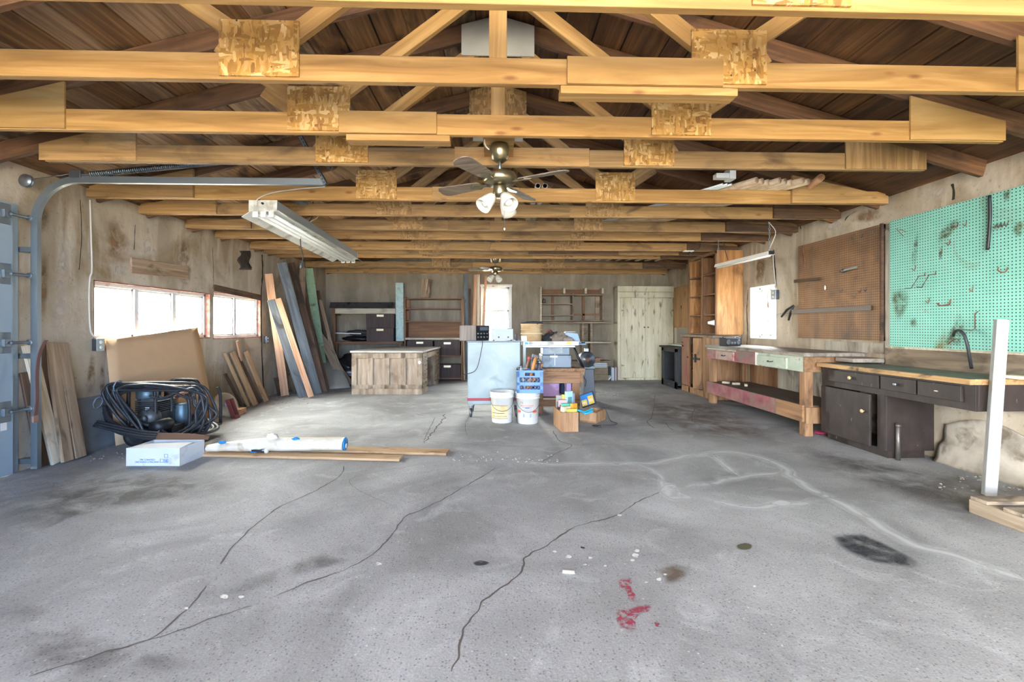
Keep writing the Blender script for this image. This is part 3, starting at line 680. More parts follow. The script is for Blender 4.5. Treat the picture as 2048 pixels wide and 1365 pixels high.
b = MB(); b.lathe([(0, 0), (.075, 0), (.078, .01), (.078, .22), (.07, .235), (0, .235)], 20, Tm(-3.340, 4.920, .112)); b.build('canister', M['tank'], cmp_)
b = MB(); b.box((-3.500, 4.625, .3), (-3.460, 4.628, .36)); b.build('nameplate', M['white'], cmp_)
b = MB(); b.tube(cr([(-3.320, 4.800, .43), (-3.250, 4.800, .46), (-3.180, 4.800, .38), (-3.170, 4.800, .25)], 5), .022, 10); b.build('exhaust_pipe', M['rust'], cmp_)
b = MB(); b.tube(cr([(-3.450, 4.750, .45), (-3.400, 4.710, .52), (-3.300, 4.700, .47), (-3.260, 4.650, .3)], 5), .012, 8); b.build('fuel_line', M['cord_b'], cmp_)
for y in (4.51, 5.09):
    mm = fr(V((-3.5, y, .1)), V((1, 0, 0)), V((0, 0, 1))); b = MB(); b.lathe([(.05, -.03), (.1, -.028), (.1, .028), (.05, .03), (.05, -.03)], 22, mm); wq = b.build('wheel', M['tyre'], cmp_)
    b = MB(); b.lathe([(0, -.02), (.05, -.02), (.05, .02), (0, .02)], 14, mm); b.build('hub', M['steel_d'], wq)
hs = thing('hose_coil', 'big upright coil of black hose wound round the engine pump under the window', 'hose', (-3.3, 4.5, 0))
rr = random.Random(5); b = MB()
def px(pl, Y, dy=0): return [PY(x, y, Y + dy * (1 if x > 320 else -1)) for x, y in pl]
base = [(203, 775), (245, 766), (330, 763), (390, 773), (415, 800), (418, 840), (385, 868), (330, 880), (275, 862), (235, 828)]
base2 = [(228, 770), (320, 766), (392, 776), (410, 808), (392, 848), (345, 878), (300, 862), (268, 836), (240, 804)]
for k in range(9):
    tx, ty = rr.uniform(-10, 14), rr.uniform(-3, 7); s = rr.uniform(.84, 1.03); Y = 4.40 + k * .014
    bs = base if k % 3 else base2
    P = [PY(320 + (x - 320) * s + tx + rr.uniform(-1, 1) * (4 if x < 300 else 15), min(822 + (y - 822) * s + ty + rr.uniform(-1, 1) * (4 if x < 300 else 8), 879), Y + rr.uniform(-.02, .02)) for x, y in bs]
    for p in P: p.z = max(p.z, .025); p.x = max(p.x, XL + .03)
    b.tube(cr(P, 6, True), .013, 8, True)
for k in range(4):
    x0_, x1_ = 195 + k * 6, 436 - k * 9
    P = [PY(x0_, 812 + k * 6, 4.5), PY(225, 845 + k * 5, 4.42), PY(290, 872 + k * 2, 4.36), PY(350, 879, 4.36), PY(405, 868 - k, 4.45), PY(x1_, 856, 4.72), PY(x1_ - 25, 838, 4.95), PY(395, 826, 5.0 - k * .04)]
    for p in P: p.z = max(p.z, .02); p.x = max(p.x, XL + .03)
    b.tube(cr(P, 6), .0155, 8)
P = [PY(187, 852, 4.3), PY(230, 862, 4.3), PY(280, 872, 4.3), PY(320, 876, 4.3)]
for k in range(3): b.tube(cr([p + V((0, k * .02, .016 * k)) for p in P], 5), .011, 8)
for pl in ([(285, 772), (330, 778), (370, 795), (385, 796)], [(318, 792), (330, 797), (350, 785), (368, 772)], [(300, 792), (320, 798), (345, 790), (372, 774)]): b.tube(cr(px(pl, 4.43), 5), .0125, 8)
b.build('hose', M['cord_b'], hs)
b = MB()
for x, y in ((318, 872), (196, 806), (236, 772)):
    q = PY(x, y, 4.42); q.z = max(q.z, .06); b.tube([q + V((.012 * math.sin(a * .785), .05 * math.cos(a * .785), .055 * math.sin(a * .785))) for a in range(8)], .005, 6, True)
b.tube(cr(px([(318, 868), (330, 876), (340, 884)], 4.36), 4), .008, 6); b.build('tie_wrap', plain('blue grey tie', '#7d8b99', .5), hs)

# white tile carton, boards and the plastic wrapped roll on the floor
A, B_ = PZ(252, 933), PZ(360, 933); ux = (B_ - A).normalized(); uy = V((-ux.y, ux.x, 0)); L = (B_ - A).length; m = fr(A, ux, uy)
ct = thing('carton', 'small white tile carton with brown open flap on the floor before the hose', 'box', A)
H, Dp, t = .145, .3, .004; b = MB()
b.box((0, 0, 0), (L, t, H), m).box((0, Dp - t, 0), (L, Dp, H), m).box((0, 0, 0), (t, Dp, H), m).box((L - t, 0, 0), (L, Dp, H), m).box((0, 0, 0), (L, Dp, t), m)
M['carton'] = mottled('white carton', ['#c9d0d3', '#dadddc'], dirt='#9d9990', dsc=5, dlo=.6, dhi=.75)
b.build('carton_body', M['carton'], ct)
b = MB(); b.add([(0, 0, H), (L, 0, H), (L - .02, .17, H + .008), (.1, .13, H + .006), (0, .17, H - .01), (0, 0, H + .004), (L, 0, H + .004), (L - .02, .17, H + .012), (.1, .13, H + .01), (0, .17, H - .006)], [(4, 3, 2, 1, 0), (5, 6, 7, 8, 9), (0, 1, 6, 5), (1, 2, 7, 6), (2, 3, 8, 7), (3, 4, 9, 8), (4, 0, 5, 9)], M=m); b.build('front_flap', M['carton'], ct)
b = MB(); b.sheet(lambda u, v: (m @ V((L * .02 + u * (L + .02), Dp + .03 * v, H + .055 * v * (1 - .5 * u * u * u))), m.to_3x3() @ V((0, 1, -.4)).normalized()), 8, 4, .004); b.build('back_flap', plain('brown board', '#6b4d37', .8), ct)
b = MB(); b.box((.02, .012, .01), (L - .02, Dp - .012, H - .025), m); b.build('contents', mottled('wrapped tiles', ['#7f96ad', '#b4c0c8'], (9, 9, 9)), ct)
BLU = plain('blue print', '#2f78b4', .6)
m2 = m @ Matrix.Translation((L * .39, -.0012, H * .31)) @ Matrix.Rotation(hp_ := PI / 2, 4, 'X') @ Matrix.Rotation(PI, 4, 'Z')
text('lettering', 'HUNTINGTON/PACIFIC\nCERAMICS, INC.', .019, BLU, m2, ct)
b = MB()
def ring(x, z, s, w=.0025):
    b.box((x, -.0016, z), (x + s, -.0002, z + w), m).box((x, -.0016, z + s - w), (x + s, -.0002, z + s), m).box((x, -.0016, z), (x + w, -.0002, z + s), m).box((x + s - w, -.0016, z), (x + s, -.0002, z + s), m)
for x, z in ((L * .63, .03), (L * .71, .03), (L * .71, .07)): ring(x, z, .03)
b.box((L * .71 + .012, -.0016, .036), (L * .71 + .02, -.0002, .052), m); b.build('printed_squares', BLU, ct)
o = board('plank', PZ(330, 906, .012), PZ(803, 917, .012), .12, .022, M['plank_b'], None, (0, 0, 1)); tag(o, 'long tan plank flat on the floor, front one beneath the wrapped roll', 'plank', 'planks flat on the floor'); o.data.materials[0] = M['plank_t']
o = board('plank', PZ(400, 893, .012), PZ(896, 905, .012), .15, .022, M['plank_t'], None, (0, 0, 1)); tag(o, 'long tan plank flat on the floor reaching furthest to the middle behind the front plank', 'plank', 'planks flat on the floor')
ro = thing('wrapped_roll', 'roll wrapped in yellowed plastic lying across the planks, blue cap at one end', 'roll', (-2.0, 4.22, .024))
def rollp(u, v): pass
b = MB(); n = 60; ks = 20; vs = []; fs = []; xA, xB = -2.63, -1.40
for i in range(n + 1):
    x = xA + (xB - xA) * i / n; r = .06 if i > 24 else .042 + .018 * max(0, (i - 8) / 16); r *= .75 + .25 * min(1, i / 6)
    for j in range(ks):
        a = 2 * PI * j / ks; q = r * (1 + (.10 if i < 30 else .05) * mnoise.fractal(V((x * 7, math.cos(a) * 1.3, math.sin(a) * 1.3)), 1, 2, 4))
        vs.append((x, 4.2 + .015 * mnoise.noise(V((x * 2, 0, 0))) + q * 1.1 * math.cos(a), max(.0245, .024 + r + q * math.sin(a))))
for i in range(n):
    for j in range(ks): fs.append((i * ks + j, i * ks + (j + 1) % ks, (i + 1) * ks + (j + 1) % ks, (i + 1) * ks + j))
fs += [list(range(ks)), [n * ks + j for j in range(ks)][::-1]]; b.add(vs, fs, 0, True)
b.build('plastic_wrap', mottled('yellowed plastic film', ['#c9bc9c', '#ded6c2', '#e8e4da'], (6, 6, 6), '#a58f68', 5, .6, .75, .35, bump=.5, bsc=(14, 14, 14)), ro)
TAPE = plain('blue tape', '#1f7fc0', .5)
mm = fr(V((-1.402, 4.2, .086)), V((0, 1, 0)), V((0, 0, 1))); b = MB(); b.lathe([(.02, -.0), (.057, 0), (.06, .012), (.055, .016), (.02, .016)], 24, mm); b.build('end_cap', TAPE, ro)
b = MB(); b.lathe([(0, 0), (.022, 0), (.022, .02), (0, .02)], 14, mm @ Matrix.Translation((0, -.02, 0))); b.build('core_tube', M['white'], ro)
b = MB()
for x, z in ((-1.83, .14), (-2.48, .115), (-2.2, .03)): b.blob((x, 4.17, z), (.035, .012, .014), .4, int(-x * 10), 3, 7)
b.build('tape_scrap', TAPE, ro)
b = MB(); b.blob((-2.05, 4.2, .15), (.05, .03, .03), .6, 3, 4, 9); b.build('torn_film', M['white'], ro)
p = PZ(520, 907, .024); b = MB(); mm = fr(p + V((-.08, .02, .022)), V((0, 1, 0)), V((0, 0, 1))); b.lathe([(0, 0), (.014, 0), (.016, .08), (.022, .09), (.022, .12), (0, .12)], 14, mm)
o = b.build('nozzle', M['steel_d']); tag(o, 'grey nozzle with a white cap lying against the wrapped roll', 'nozzle'); b = MB(); b.lathe([(0, .12), (.03, .12), (.03, .14), (.012, .145), (0, .145)], 16, mm); b.build('cap', M['white'], o)

# wheel, block, short planks below the second window
wl = thing('caster_wheel', 'pale old wheel with red bracket lying against the wall beside the cardboard sheet', 'wheel', (-3.45, 6.2, 0))
c0 = PX(452, 809, -3.45); c0.z = .165; mm = fr(c0, V((.25, 1, 0)), V((-.45, 0, 1)))
b = MB(); b.lathe([(.03, -.03), (.13, -.03), (.16, -.02), (.165, 0), (.16, .02), (.13, .03), (.03, .03)], 32, mm); b.build('rim', mottled('dusty cream rubber', ['#a99d88', '#c6bca6'], dirt='#8a7c66'), wl)
b = MB(); b.lathe([(0, -.045), (.025, -.045), (.045, -.02), (.045, .045), (0, .045)], 18, mm); b.build('hub', M['steel'], wl)
b = MB(); q0, q1 = c0 + V((.04, -.02, .03)), V((-3.36, 5.86, .06)); m = fr(q0, q1 - q0, V((0, 1, 0))); b.box((-.04, -.05, 0), (.2, -.04, .05), m).box((-.04, .04, 0), (.2, .05, .05), m).box((.18, -.05, 0), (.24, .05, .05), m); b.build('bracket', plain('dull red paint', '#7d3c3a', .6), wl, .003)
p = PZ(458, 832); b = MB(); m = Tm(p.x, p.y, 0, .12); b.box((-.16, 0, 0), (.13, .2, .075), m); tag(b.build('wood_block', M['plank_p'], None, .004), 'small sawn wood block on the floor before the pale wheel', 'wood block')
GS = 'short planks under the second window'
lean('plank', 'short dark plank at the wheel end of the row under the second window', (450, 748), (487, 818), .05, .02, M['plank_d'], GS, xb=-3.6)
lean('plank', 'narrow orange plank edge second from the wheel in the row under the second window', (449, 706), (497, 816), .035, .03, M['plank_t'], GS, xb=-3.58)
lean('plank', 'wide tan plank leaning mid row under the second window', (464, 704), (511, 814), .1, .03, M['plank_t'], GS, xb=-3.56)
lean('plank', 'weathered dark grey plank between two tan planks under the second window', (477, 716), (521, 808), .065, .025, M['plank_d'], GS, xb=-3.6)
lean('plank', 'tan plank nearest the tall lumber in the row under the second window', (491, 703), (533, 812), .085, .03, M['plank_t'], GS, xb=-3.56)
lean('plank', 'thin batten rising highest of the short planks against the second window sill', (474, 682), (500, 770), .045, .02, M['plank_p'], GS, xb=-3.74)

# tall lumber in the corner
GT = 'tall lumber leaning in the back corner'
def tall(lab, top, bot, w, t, m, X=None, Y=None, xb=None, **k):
    return lean('plank', lab, top, bot, w, t, m, GT, X=XL if X is None else X, Y=Y, xb=xb, n=k.pop('n', (.55, -1, 0)), **k)
tall('tallest pale plank with orange top end, leftmost of the corner lumber', (537, 548), (570, 793), .12, .035, M['plank_p'])
tall('grey painted board leaning right against the pale orange topped plank', (543, 600), (606, 796), .13, .03, M['plank_g'], X=-3.72)
tall('fresh pinkish square beam in front of the corner lumber', (556, 598), (622, 797), .085, .06, M['plank_p'], X=-3.62)
tall('narrow tan stick tucked behind the pinkish beam in the corner', (548, 610), (612, 795), .03, .03, M['plank_t'], X=-3.7)
tall('longest dark grey board reaching up to the roof trusses in the corner', (563, 526), (634, 790), .15, .035, M['plank_g'], X=-3.75)
tall('dark board directly behind the longest dark grey board', (583, 526), (648, 786), .11, .03, M['plank_d'])
tall('thin pale lath standing among the dark corner boards', (602, 608), (626, 684), .018, .018, M['plank_w'], xb=-3.35)
tall('dark brown weathered plank just left of the green board', (607, 597), (652, 780), .12, .03, M['plank_d'])
tall('mint green painted board leaning in the corner', (617, 537), (650, 700), .155, .025, M['plank_gr'], xb=-3.45, n=(.55, -1, 0))
tall('dark plank leaning on the back wall right behind the green board', (635, 582), (672, 700), .08, .03, M['plank_d'], xb=-3.3, n=(.55, -1, 0))
tall('brown plank leaning on the back wall furthest right of the corner lumber', (640, 600), (682, 710), .07, .03, M['plank_b'], X=-3.72, xb=-3.08, n=(.55, -1, 0))
tall('upright brown stud in the corner behind the green board', (604, 536), (606, 640), .1, .06, M['plank_b'], xb=-3.74)
tall('twisted brown slab leaning low before the green board', (638, 670), (697, 773), .17, .03, M['plank_b'], X=-3.7, wob=.02)
tall('short dark offcut standing at the foot of the corner lumber', (552, 756), (560, 792), .07, .02, M['plank_d'], X=-3.7)
tall('short tan offcut standing between the grey board and pale plank feet', (579, 745), (590, 784), .08, .02, M['plank_b'], X=-3.65)
q = [PZ(656, 779), PZ(701, 776), PY(678, 725, 9.35), PY(641, 716, 9.35)]
b = MB(); b.sheet(lambda u, v: ((q[0] * (1 - u) + q[1] * u) * (1 - v) + (q[3] * (1 - u) + q[2] * u) * v + V((.05 * math.sin(PI * v) * (1 if u > .5 else .6), -.1 * math.sin(PI * v), 0)), V((0, -1, .3)).normalized()), 8, 10, .005)
tag(b.build('panel_sheet', plain('grey hardboard', '#9a9486', .7)), 'curved grey hardboard sheet leaning at the foot of the corner lumber by the desk', 'panel')

# things fixed to the left wall
o = board('wall_board', PX(262, 531, XL + .012), PX(375, 546, XL + .012), .16, .022, M['plank_b'], None, (1, 0, 0)); tag(o, 'weathered brown board fixed level on the left wall above the windows', 'board')
def outlet(lab, p, n, s=(.075, .115), cable=None, m=None):
    g = thing('outlet_box', lab, 'outlet', p); z = V(n); x = V((0, 0, 1)).cross(z); m_ = fr(p, x, V((0, 0, 1)))
    b = MB(); b.box((-s[0] / 2, -s[1] / 2, 0), (s[0] / 2, s[1] / 2, .05), m_); b.build('box', M['steel_d'], g, .006)
    b = MB(); b.box((-s[0] / 2 - .004, -s[1] / 2 - .004, .05), (s[0] / 2 + .004, s[1] / 2 + .004, .054), m_); b.build('cover_plate', M['steel'], g, .002)
    for k in (-1, 1): b = MB(); b.lathe([(0, .054), (.017, .054), (.016, .058), (0, .058)], 14, m_ @ Matrix.Translation((0, k * .024, 0))); b.build('socket', M['white'], g)
    return g
pO = PX(190, 690, XL + .001); outlet('grey double outlet box on the left wall beside the three pane window', pO, (1, 0, 0))
b = MB(); b.tube(cr([PX(180, 400, XL + .012), PX(182, 470, XL + .012), PX(184, 540, XL + .012), PX(180, 556, XL + .012), PX(178, 600, XL + .012), PX(181, 660, XL + .012), pO + V((.012, 0, .06))], 6), .007, 6); tag(b.build('cable', M['cord_w']), 'white cable running down the left wall to the grey outlet box', 'cable')
outlet('small outlet box on the left wall right of the two pane window', PX(529, 680, XL + .001), (1, 0, 0))
b = MB(); b.sheet(lambda u, v: (PX(478 + 22 * u + 3 * math.sin(9 * v), 502 + 38 * v, XL + .002) + V((0, .02 * math.sin(11 * v) * (1 - 2 * u), 0)), V((1, 0, 0))), 5, 8, .004); o = b.build('lath_patch', pegm('rusty wire lath', ('#2b2622', '#3a332d'), '#5d5346', (9, 9, 9), .5, .7), wall_left)
def wcrack(name, X, pts, w, par, n, m):
    P = cr([PX(*p, X) for p in pts], 6); b = MB(); vs = []; fs = []
    for p in P:
        k = w * (1 + .8 * mnoise.noise(p * 17)); o_ = .35 * w * mnoise.noise(p * 11 + V((5, 5, 5)))
        vs += [p + V((n * .0015, o_ - k / 2, 0)), p + V((n * .0015, o_ + k / 2, 0))]
    for i in range(len(P) - 1): fs.append((2 * i, 2 * i + 1, 2 * i + 3, 2 * i + 2))
    b.add(vs, fs); b.build(name, m, par)
DKC = plain('dark crevice', '#2e2821', .95)
wcrack('wall_crack', XL, [(524, 510), (525, 545), (522, 600), (523, 690), (526, 760), (528, 800)], .035, wall_left, 1, DKC)
for pts in ([(160, 400), (163, 470), (158, 540)], [(425, 495), (427, 560), (425, 578)], [(270, 450), (268, 500)]): wcrack('wall_crack', XL, pts, .008, wall_left, 1, DKC)
o = board('lintel_board', PX(428, 576, XL + .008), PX(522, 596, XL + .008), .09, .012, M['plank_d'], None, (1, 0, 0)); tag(o, 'dark lintel board over the two pane window', 'board')
b = MB(); b.sheet(lambda u, v: (V((XL + .002 + (1 - v) ** 2 * .07, 4.02 + .9 * u, .5 * v)), V((1, 0, 0))), 12, 8, .006); struct(b.build('trim_2', mottled('grey footing', ['#6b6f72', '#85898a'], (4, 4, 4))))
# ---------------------------------------------------------------- the back wall
M['furn'] = wood('brown furniture wood', ['#5b3f28', '#7a5637', '#8f6843'], rnd=.05, gs=20)
M['furn_z'] = wood('brown upright wood', ['#5b3f28', '#7a5637', '#8f6843'], axis='Z', rnd=.05, gs=20)
M['dust'] = wood('dusty board', ['#6c5c4a', '#87765f', '#9f8e75'], dirt='#4c3f30', rnd=.1)
M['edge'] = wood('pale shelf edge', ['#9b927c', '#b7ae96', '#c8c0aa'], dirt='#7e735d', rnd=.05)
M['vin'] = wood('dark walnut veneer', ['#2e2320', '#42332e', '#54433c'], axis='Z', rnd=.08, gs=34)
M['lightblue'] = mottled('light blue paint', ['#93b0ae', '#abc4c0', '#b8cdc8'], (16, 16, 5), '#8f9384', 9, .58, .68)
M['bag'] = plain('black plastic', '#1a1a1c', .35, var=.4)
def X_(x, Y): return PY(x, 600, Y).x
def Z_(y, Y, x=996): return PY(x, y, Y).z
def bx(b, xa, xb, ya, yb, z0, z1, mi=0): return b.box((xa, ya, z0), (xb, yb, z1), None, mi)
# old oak desk
ds = thing('desk', 'large worn oak pedestal desk with four panelled end facing the camera', 'desk', (-1.85, 8.7, 0))
a0, a1 = PZ(703, 790), PZ(843, 791); rz = math.atan2(a1.y - a0.y, a1.x - a0.x) * .5; DM = Tm(a0.x, a0.y, 0, rz); W = (a1 - a0).length; DL = 1.75
OAK = mottled('bleached oak', ['#836f59', '#9c8972', '#b3a28d'], (20, 20, 2.2), '#6f583f', 3.5, .52, .7, .75); OAKD = mottled('worn oak drawer', ['#6c5741', '#87704f', '#a08a6a'], (4, 4, 22), rough=.7)
b = MB(); b.box((.02, .02, .06), (W - .02, .055, .71), DM)
for x in (0, .26, .52, .77, W - .09): 
    xx = x if x < .8 else W - .075
b.box((0, 0, 0), (W, .05, .10), DM)
b.build('plinth', OAK, ds, .006)
b = MB(); n = 4; pw = (W - .09 * 5) / 4
for k in range(5): xx = k * (pw + .09); b.box((xx, 0, .10), (xx + .09, .03, .71), DM)
b.box((0, 0, .62), (W, .03, .71), DM).box((0, 0, .10), (W, .03, .17), DM); b.build('panel_frame', OAK, ds, .004)
for k in range(4): xx = .09 + k * (pw + .09); b = MB(); b.box((xx + .012, .021, .182), (xx + pw - .012, .032, .608), DM); b.build('end_panel', OAK, ds, .006)
b = MB(); b.box((.0, .05, 0), (.03, DL, .71), DM).box((.0, DL - .03, .05), (W, DL, .71), DM); b.build('carcass', OAK, ds)
for k, (u0, u1) in enumerate(((.05, .5), (DL - .45, DL - .03))):
    b = MB(); b.box((W - .5, u0, .08), (W - .02, u1, .7), DM).box((W - .5, u0, 0), (W, u1, .08), DM); b.build('pedestal', OAK, ds, .004)
    for q in range(4):
        z = .11 + q * .148; b = MB(); b.box((W - .02, u0 + .03, z), (W - .002, u1 - .03, z + .132), DM); d = b.build('drawer', OAKD, ds, .004)
        b = MB(); um = (u0 + u1) / 2; b.tube(cr([DM @ V((W - .002, um - .05, z + .08)), DM @ V((W + .02, um - .04, z + .07)), DM @ V((W + .02, um + .04, z + .07)), DM @ V((W - .002, um + .05, z + .08))], 4), .006, 6); b.build('handle', M['steel_d'], d)
b = MB(); b.box((W - .02, .5, .6), (W, DL - .45, .69), DM); b.build('knee_drawer', OAKD, ds, .003)
b = MB(); b.box((-.02, -.025, .715), (W + .025, DL + .02, .75), DM); b.build('desk_top', mottled('dusty desk top', ['#9c9587', '#b3ada1', '#c4bfb5'], (3, 12, 8), '#857560', 4, .6, .75), ds, .008)
b = MB(); b.lathe([(0, 0), (.028, 0), (.028, .002), (0, .002)], 16, DM @ fr(V((W - .04, -.001, .55)), V((1, 0, 0)), V((0, 0, 1)))); b.build('sticker', M['white'], ds)
# shelf on the left of the back wall
Yf = 9.85
zs = Z_(623, Yf)
sh = thing('wall_shelf', 'rough shelf with pale front board on the back wall beside the corner lumber', 'shelf', (X_(730, Yf), YB, zs))
b = MB(); bx(b, X_(668, Yf), X_(792, Yf), Yf, YB - .002, zs + .03, zs + .055); b.build('shelf_board', M['dust'], sh)
b = MB(); bx(b, X_(671, Yf), X_(791, Yf), Yf - .02, Yf, zs - .055, zs + .055); b.build('front_board', M['edge'], sh)
b = MB(); bx(b, X_(664, Yf), X_(671, Yf), Yf - .02, YB - .002, zs - .09, zs + .06); b.build('bracket', M['furn'], sh)
b = MB(); bx(b, X_(665, Yf), X_(671, Yf), Yf, Yf + .06, .0, zs - .09); b.build('post', M['furn_z'], sh)
xa, xb = X_(660, Yf), X_(786, Yf); z = zs + .06
b = MB(); P = [(0, 0), (.03, .06), (.06, .13), (.3, .13), (.3, .125), (.065, .125), (.035, .055), (.008, 0)]
m = Matrix(((0, 0, 1, xa), (1, 0, 0, Yf - .05), (0, 1, 0, z), (0, 0, 0, 1)))
b.prism(P, 0, xb - xa, m); b.prism([(.05, .0), (.28, .0), (.28, .12), (.06, .12)], (xb - xa) * .02, (xb - xa) * .05, m); tag(b.build('metal_trough', metalm('sooty sheet metal', '#6c6a66', .45, dirt='#2e2b28')), 'sooty sheet metal trough lying on the pale fronted wall shelf', 'trough')
lo = thing('low_shelf', 'low brown shelf under the two stacked dark drawers on the back wall', 'shelf', (X_(760, Yf), YB, 0)); zl = Z_(685, Yf)
b = MB(); bx(b, X_(668, Yf), X_(806, Yf), Yf - .03, YB - .002, zl - .03, zl + .02); b.build('shelf_board', M['furn'], lo)
for x in (670, 797): b = MB(); bx(b, X_(x, Yf), X_(x + 5, Yf), Yf, Yf + .05, 0, zl - .03); b.build('leg', M['furn_z'], lo)
def fbox(lab, x0_, x1_, y0_, y1_, Y, grp='loose walnut file drawers', zb=None, dy=0):
    xa, xb, zt, z = X_(x0_, Y), X_(x1_, Y), Z_(y0_, Y), Z_(y1_, Y)
    if zb is not None: zt, z = zt + zb - z, zb
    g = thing('filing_box', lab, 'drawer', ((xa + xb) / 2, Y, z), grp)
    b = MB(); bx(b, xa, xb, Y + .015, Y + .3, z + .004, zt - .01); b.build('drawer_box', M['vin'], g)
    b = MB(); bx(b, xa - .002, xb + .002, Y, Y + .015, z + .002, zt); b.build('drawer_front', M['vin'], g, .003)
    b = MB(); xm = (xa + xb) / 2; bx(b, xm - .075, xm + .075, Y - .008, Y, zt - .065, zt - .02); h = b.build('label_pull', plain('brass pull', '#cfc6a6', .35, .5), g, .002)
    return zt
zt = fbox('dark walnut drawer at the bottom of the stack of two on the low shelf', 733, 787, 657, 684, Yf - .05, zb=zl + .021)
fbox('dark walnut drawer on top of the stack of two beside the light blue board', 733, 788, 629, 657, Yf - .05, zb=zt + .002)
zb_ = zl + .02
for k, (x, y, rx, rz_, lab) in enumerate([(714, 672, .3, .05, 'black plastic bag lying on the low shelf under a white strip'), (716, 665, .26, .035, 'flattened dark bag on top of the black bags by the stacked drawers')]):
    b = MB(); p = PY(x, y, 9.95); b.blob((p.x, p.y, zb_ + .06 + k * .13), (rx, .13, .055), .3, k + 3, 3, 12); o = b.build('plastic_bag', M['bag'] if k == 0 else plain('brown black sack', '#3a3430', .7, var=.3)); tag(o, lab, 'bag')
o = board('white_strip', PY(671, 666.5, 9.8), PY(722, 668, 9.8), .02, .02, M['white']); tag(o, 'narrow white strip lying on the black bags on the back shelf', 'strip')
b = MB(); p = PZ(690, 768); b.blob((p.x + .1, 9.42, .26), (.4, .26, .3), .35, 9, 2.2, 18, zmin=.002); tag(b.build('plastic_bag', M['bag']), 'heap of black plastic sheeting on the floor behind the desk', 'bag')
o = board('plank', PY(799, 566, 9.87), PY(800, 682.5, 9.87), .165, .03, M['lightblue'], None); tag(o, 'light blue painted board standing upright left of the tall shelf unit', 'plank')
# shelving unit
Yu = 9.86; xa, xb = X_(808, Yu), X_(925, Yu)
su = thing('shelf_unit', 'tall open brown shelf unit standing left of the back window', 'shelf unit', ((xa + xb) / 2, Yu, 0)); ztop = Z_(595, Yu)
for x in (xa, xb - .03): b = MB(); bx(b, x, x + .035, Yu, YB - .01, 0, ztop); b.build('side_panel', M['furn_z'], su)
for y in (597, 617, 643): b = MB(); zz = Z_(y, Yu); bx(b, xa + .02, xb - .02, Yu + .01, YB - .01, zz - .022, zz); b.build('shelf', M['furn'], su)
b = MB(); zz = Z_(676, Yu); bx(b, xa + .03, xb - .02, Yu - .02, YB - .01, zz - .04, zz); b.build('shelf', M['edge'], su)
for y in (711, 756): b = MB(); zz = Z_(y, Yu); bx(b, xa + .03, xb - .03, Yu, YB - .01, zz - .03, zz); b.build('shelf', M['furn'], su)
b = MB(); bx(b, xa + .03, xb - .03, YB - .025, YB - .012, Z_(676, Yu), Z_(643, Yu)); b.build('back_panel', M['furn'], su)
for y0_, y1_ in ((600, 616), (622, 641)): 
    b = MB(); bx(b, xa + .035, xa + .1, Yu + .1, Yu + .13, Z_(y1_, Yu), Z_(y0_, Yu)); b.build('cleat', M['furn_z'], su)
zz = Z_(711, Yu)
fbox('dark walnut drawer on the middle shelf of the tall unit, beside the desk edge', 814, 865, 682, 711, Yu - .03, zb=zz + .002)
fbox('dark walnut drawer on the middle shelf of the tall unit, by the window side', 869, 920, 682, 710, Yu - .03, zb=zz + .002)
fbox('dark walnut drawer on the lowest shelf of the tall unit, by the window side', 868, 921, 733, 760, Yu - .03, zb=Z_(756, Yu) + .002)
for k, (x, tl) in enumerate(((845, -.0), (850.5, .02), (856, .04))):
    o = board('offcut', V((X_(x, 10.0), 9.98, ztop + .002)), V((X_(x + 1.5 + 1.6 * k, 10.0), 10.03, Z_(559, 10.0))), .062, .022, M['plank_b'], None)
    tag(o, ('short brown offcut standing on the shelf unit, darkest of three', 'middle of the three short brown offcuts standing on the shelf unit', 'short reddish offcut standing on the shelf unit, nearest the window')[k], 'offcut', 'offcuts on the shelf unit')
# lumber beside the back window
GW = 'boards beside the back window'
for lab, xt, yt, xb_, w, m, Y in [('dark grey board leaning nearest the shelf unit beside the back window', 931, 549, 934, .1, 'plank_g', 10.02), ('short dark board second from the shelf unit beside the window', 940, 578, 941, .05, 'plank_d', 9.98), ('orange brown board beside the back window', 951, 550, 946, .07, 'plank_p', 10.0),
                              ('pale whitewashed board beside the back window', 957, 549, 955, .06, 'plank_w', 10.03), ('reddish board leaning closest to the back window frame', 972, 552, 961, .05, 'plank_p', 10.0), ('thin brown batten right behind the radio at the shelf unit', 926, 600, 929, .035, 'plank_b', 9.84)]:
    p1 = PY(xt, yt, min(Y + .1, 10.16)); p0 = V((X_(xb_, Y - .15), Y - .15, .02)); tag(board('plank', p0, p1, w, .025, M[m], None), lab, 'plank', GW)
# wall cabinet and shelves to the right of the window
Yc = 9.88; xa, xb = X_(1081, Yc), X_(1207, Yc); z0_, z1_ = Z_(643, Yc), Z_(587, Yc)
wc = thing('wall_cabinet', 'dusty doorless wall cabinet with wooden rail above on the back wall', 'cabinet', ((xa + xb) / 2, YB, z0_))
GB = M['dust']
for x in (xa, X_(1145, Yc), xb - .025): b = MB(); bx(b, x, x + .025, Yc, YB - .01, z0_, z1_ if x != xa else Z_(574, Yc)); b.build('side_panel', M['edge'] if x == xa else GB, wc)
for y in (589, 641): b = MB(); zz = Z_(y, Yc); bx(b, xa + .02, xb, Yc, YB - .01, zz - .02, zz); b.build('shelf', GB, wc)
for y in (607, 630): b = MB(); zz = Z_(y, Yc); bx(b, xa + .025, X_(1145, Yc), Yc + .02, YB - .01, zz - .02, zz); b.build('shelf', GB, wc)
for x in (1106, 1169): b = MB(); bx(b, X_(x, Yc), X_(x + 5, Yc), YB - .06, YB - .012, z0_, z1_); b.build('back_batten', M['furn_z'], wc)
b = MB(); bx(b, X_(1147, Yc), xb - .02, YB - .06, YB - .012, Z_(631, Yc), Z_(627, Yc)); b.build('back_rail', M['furn'], wc)
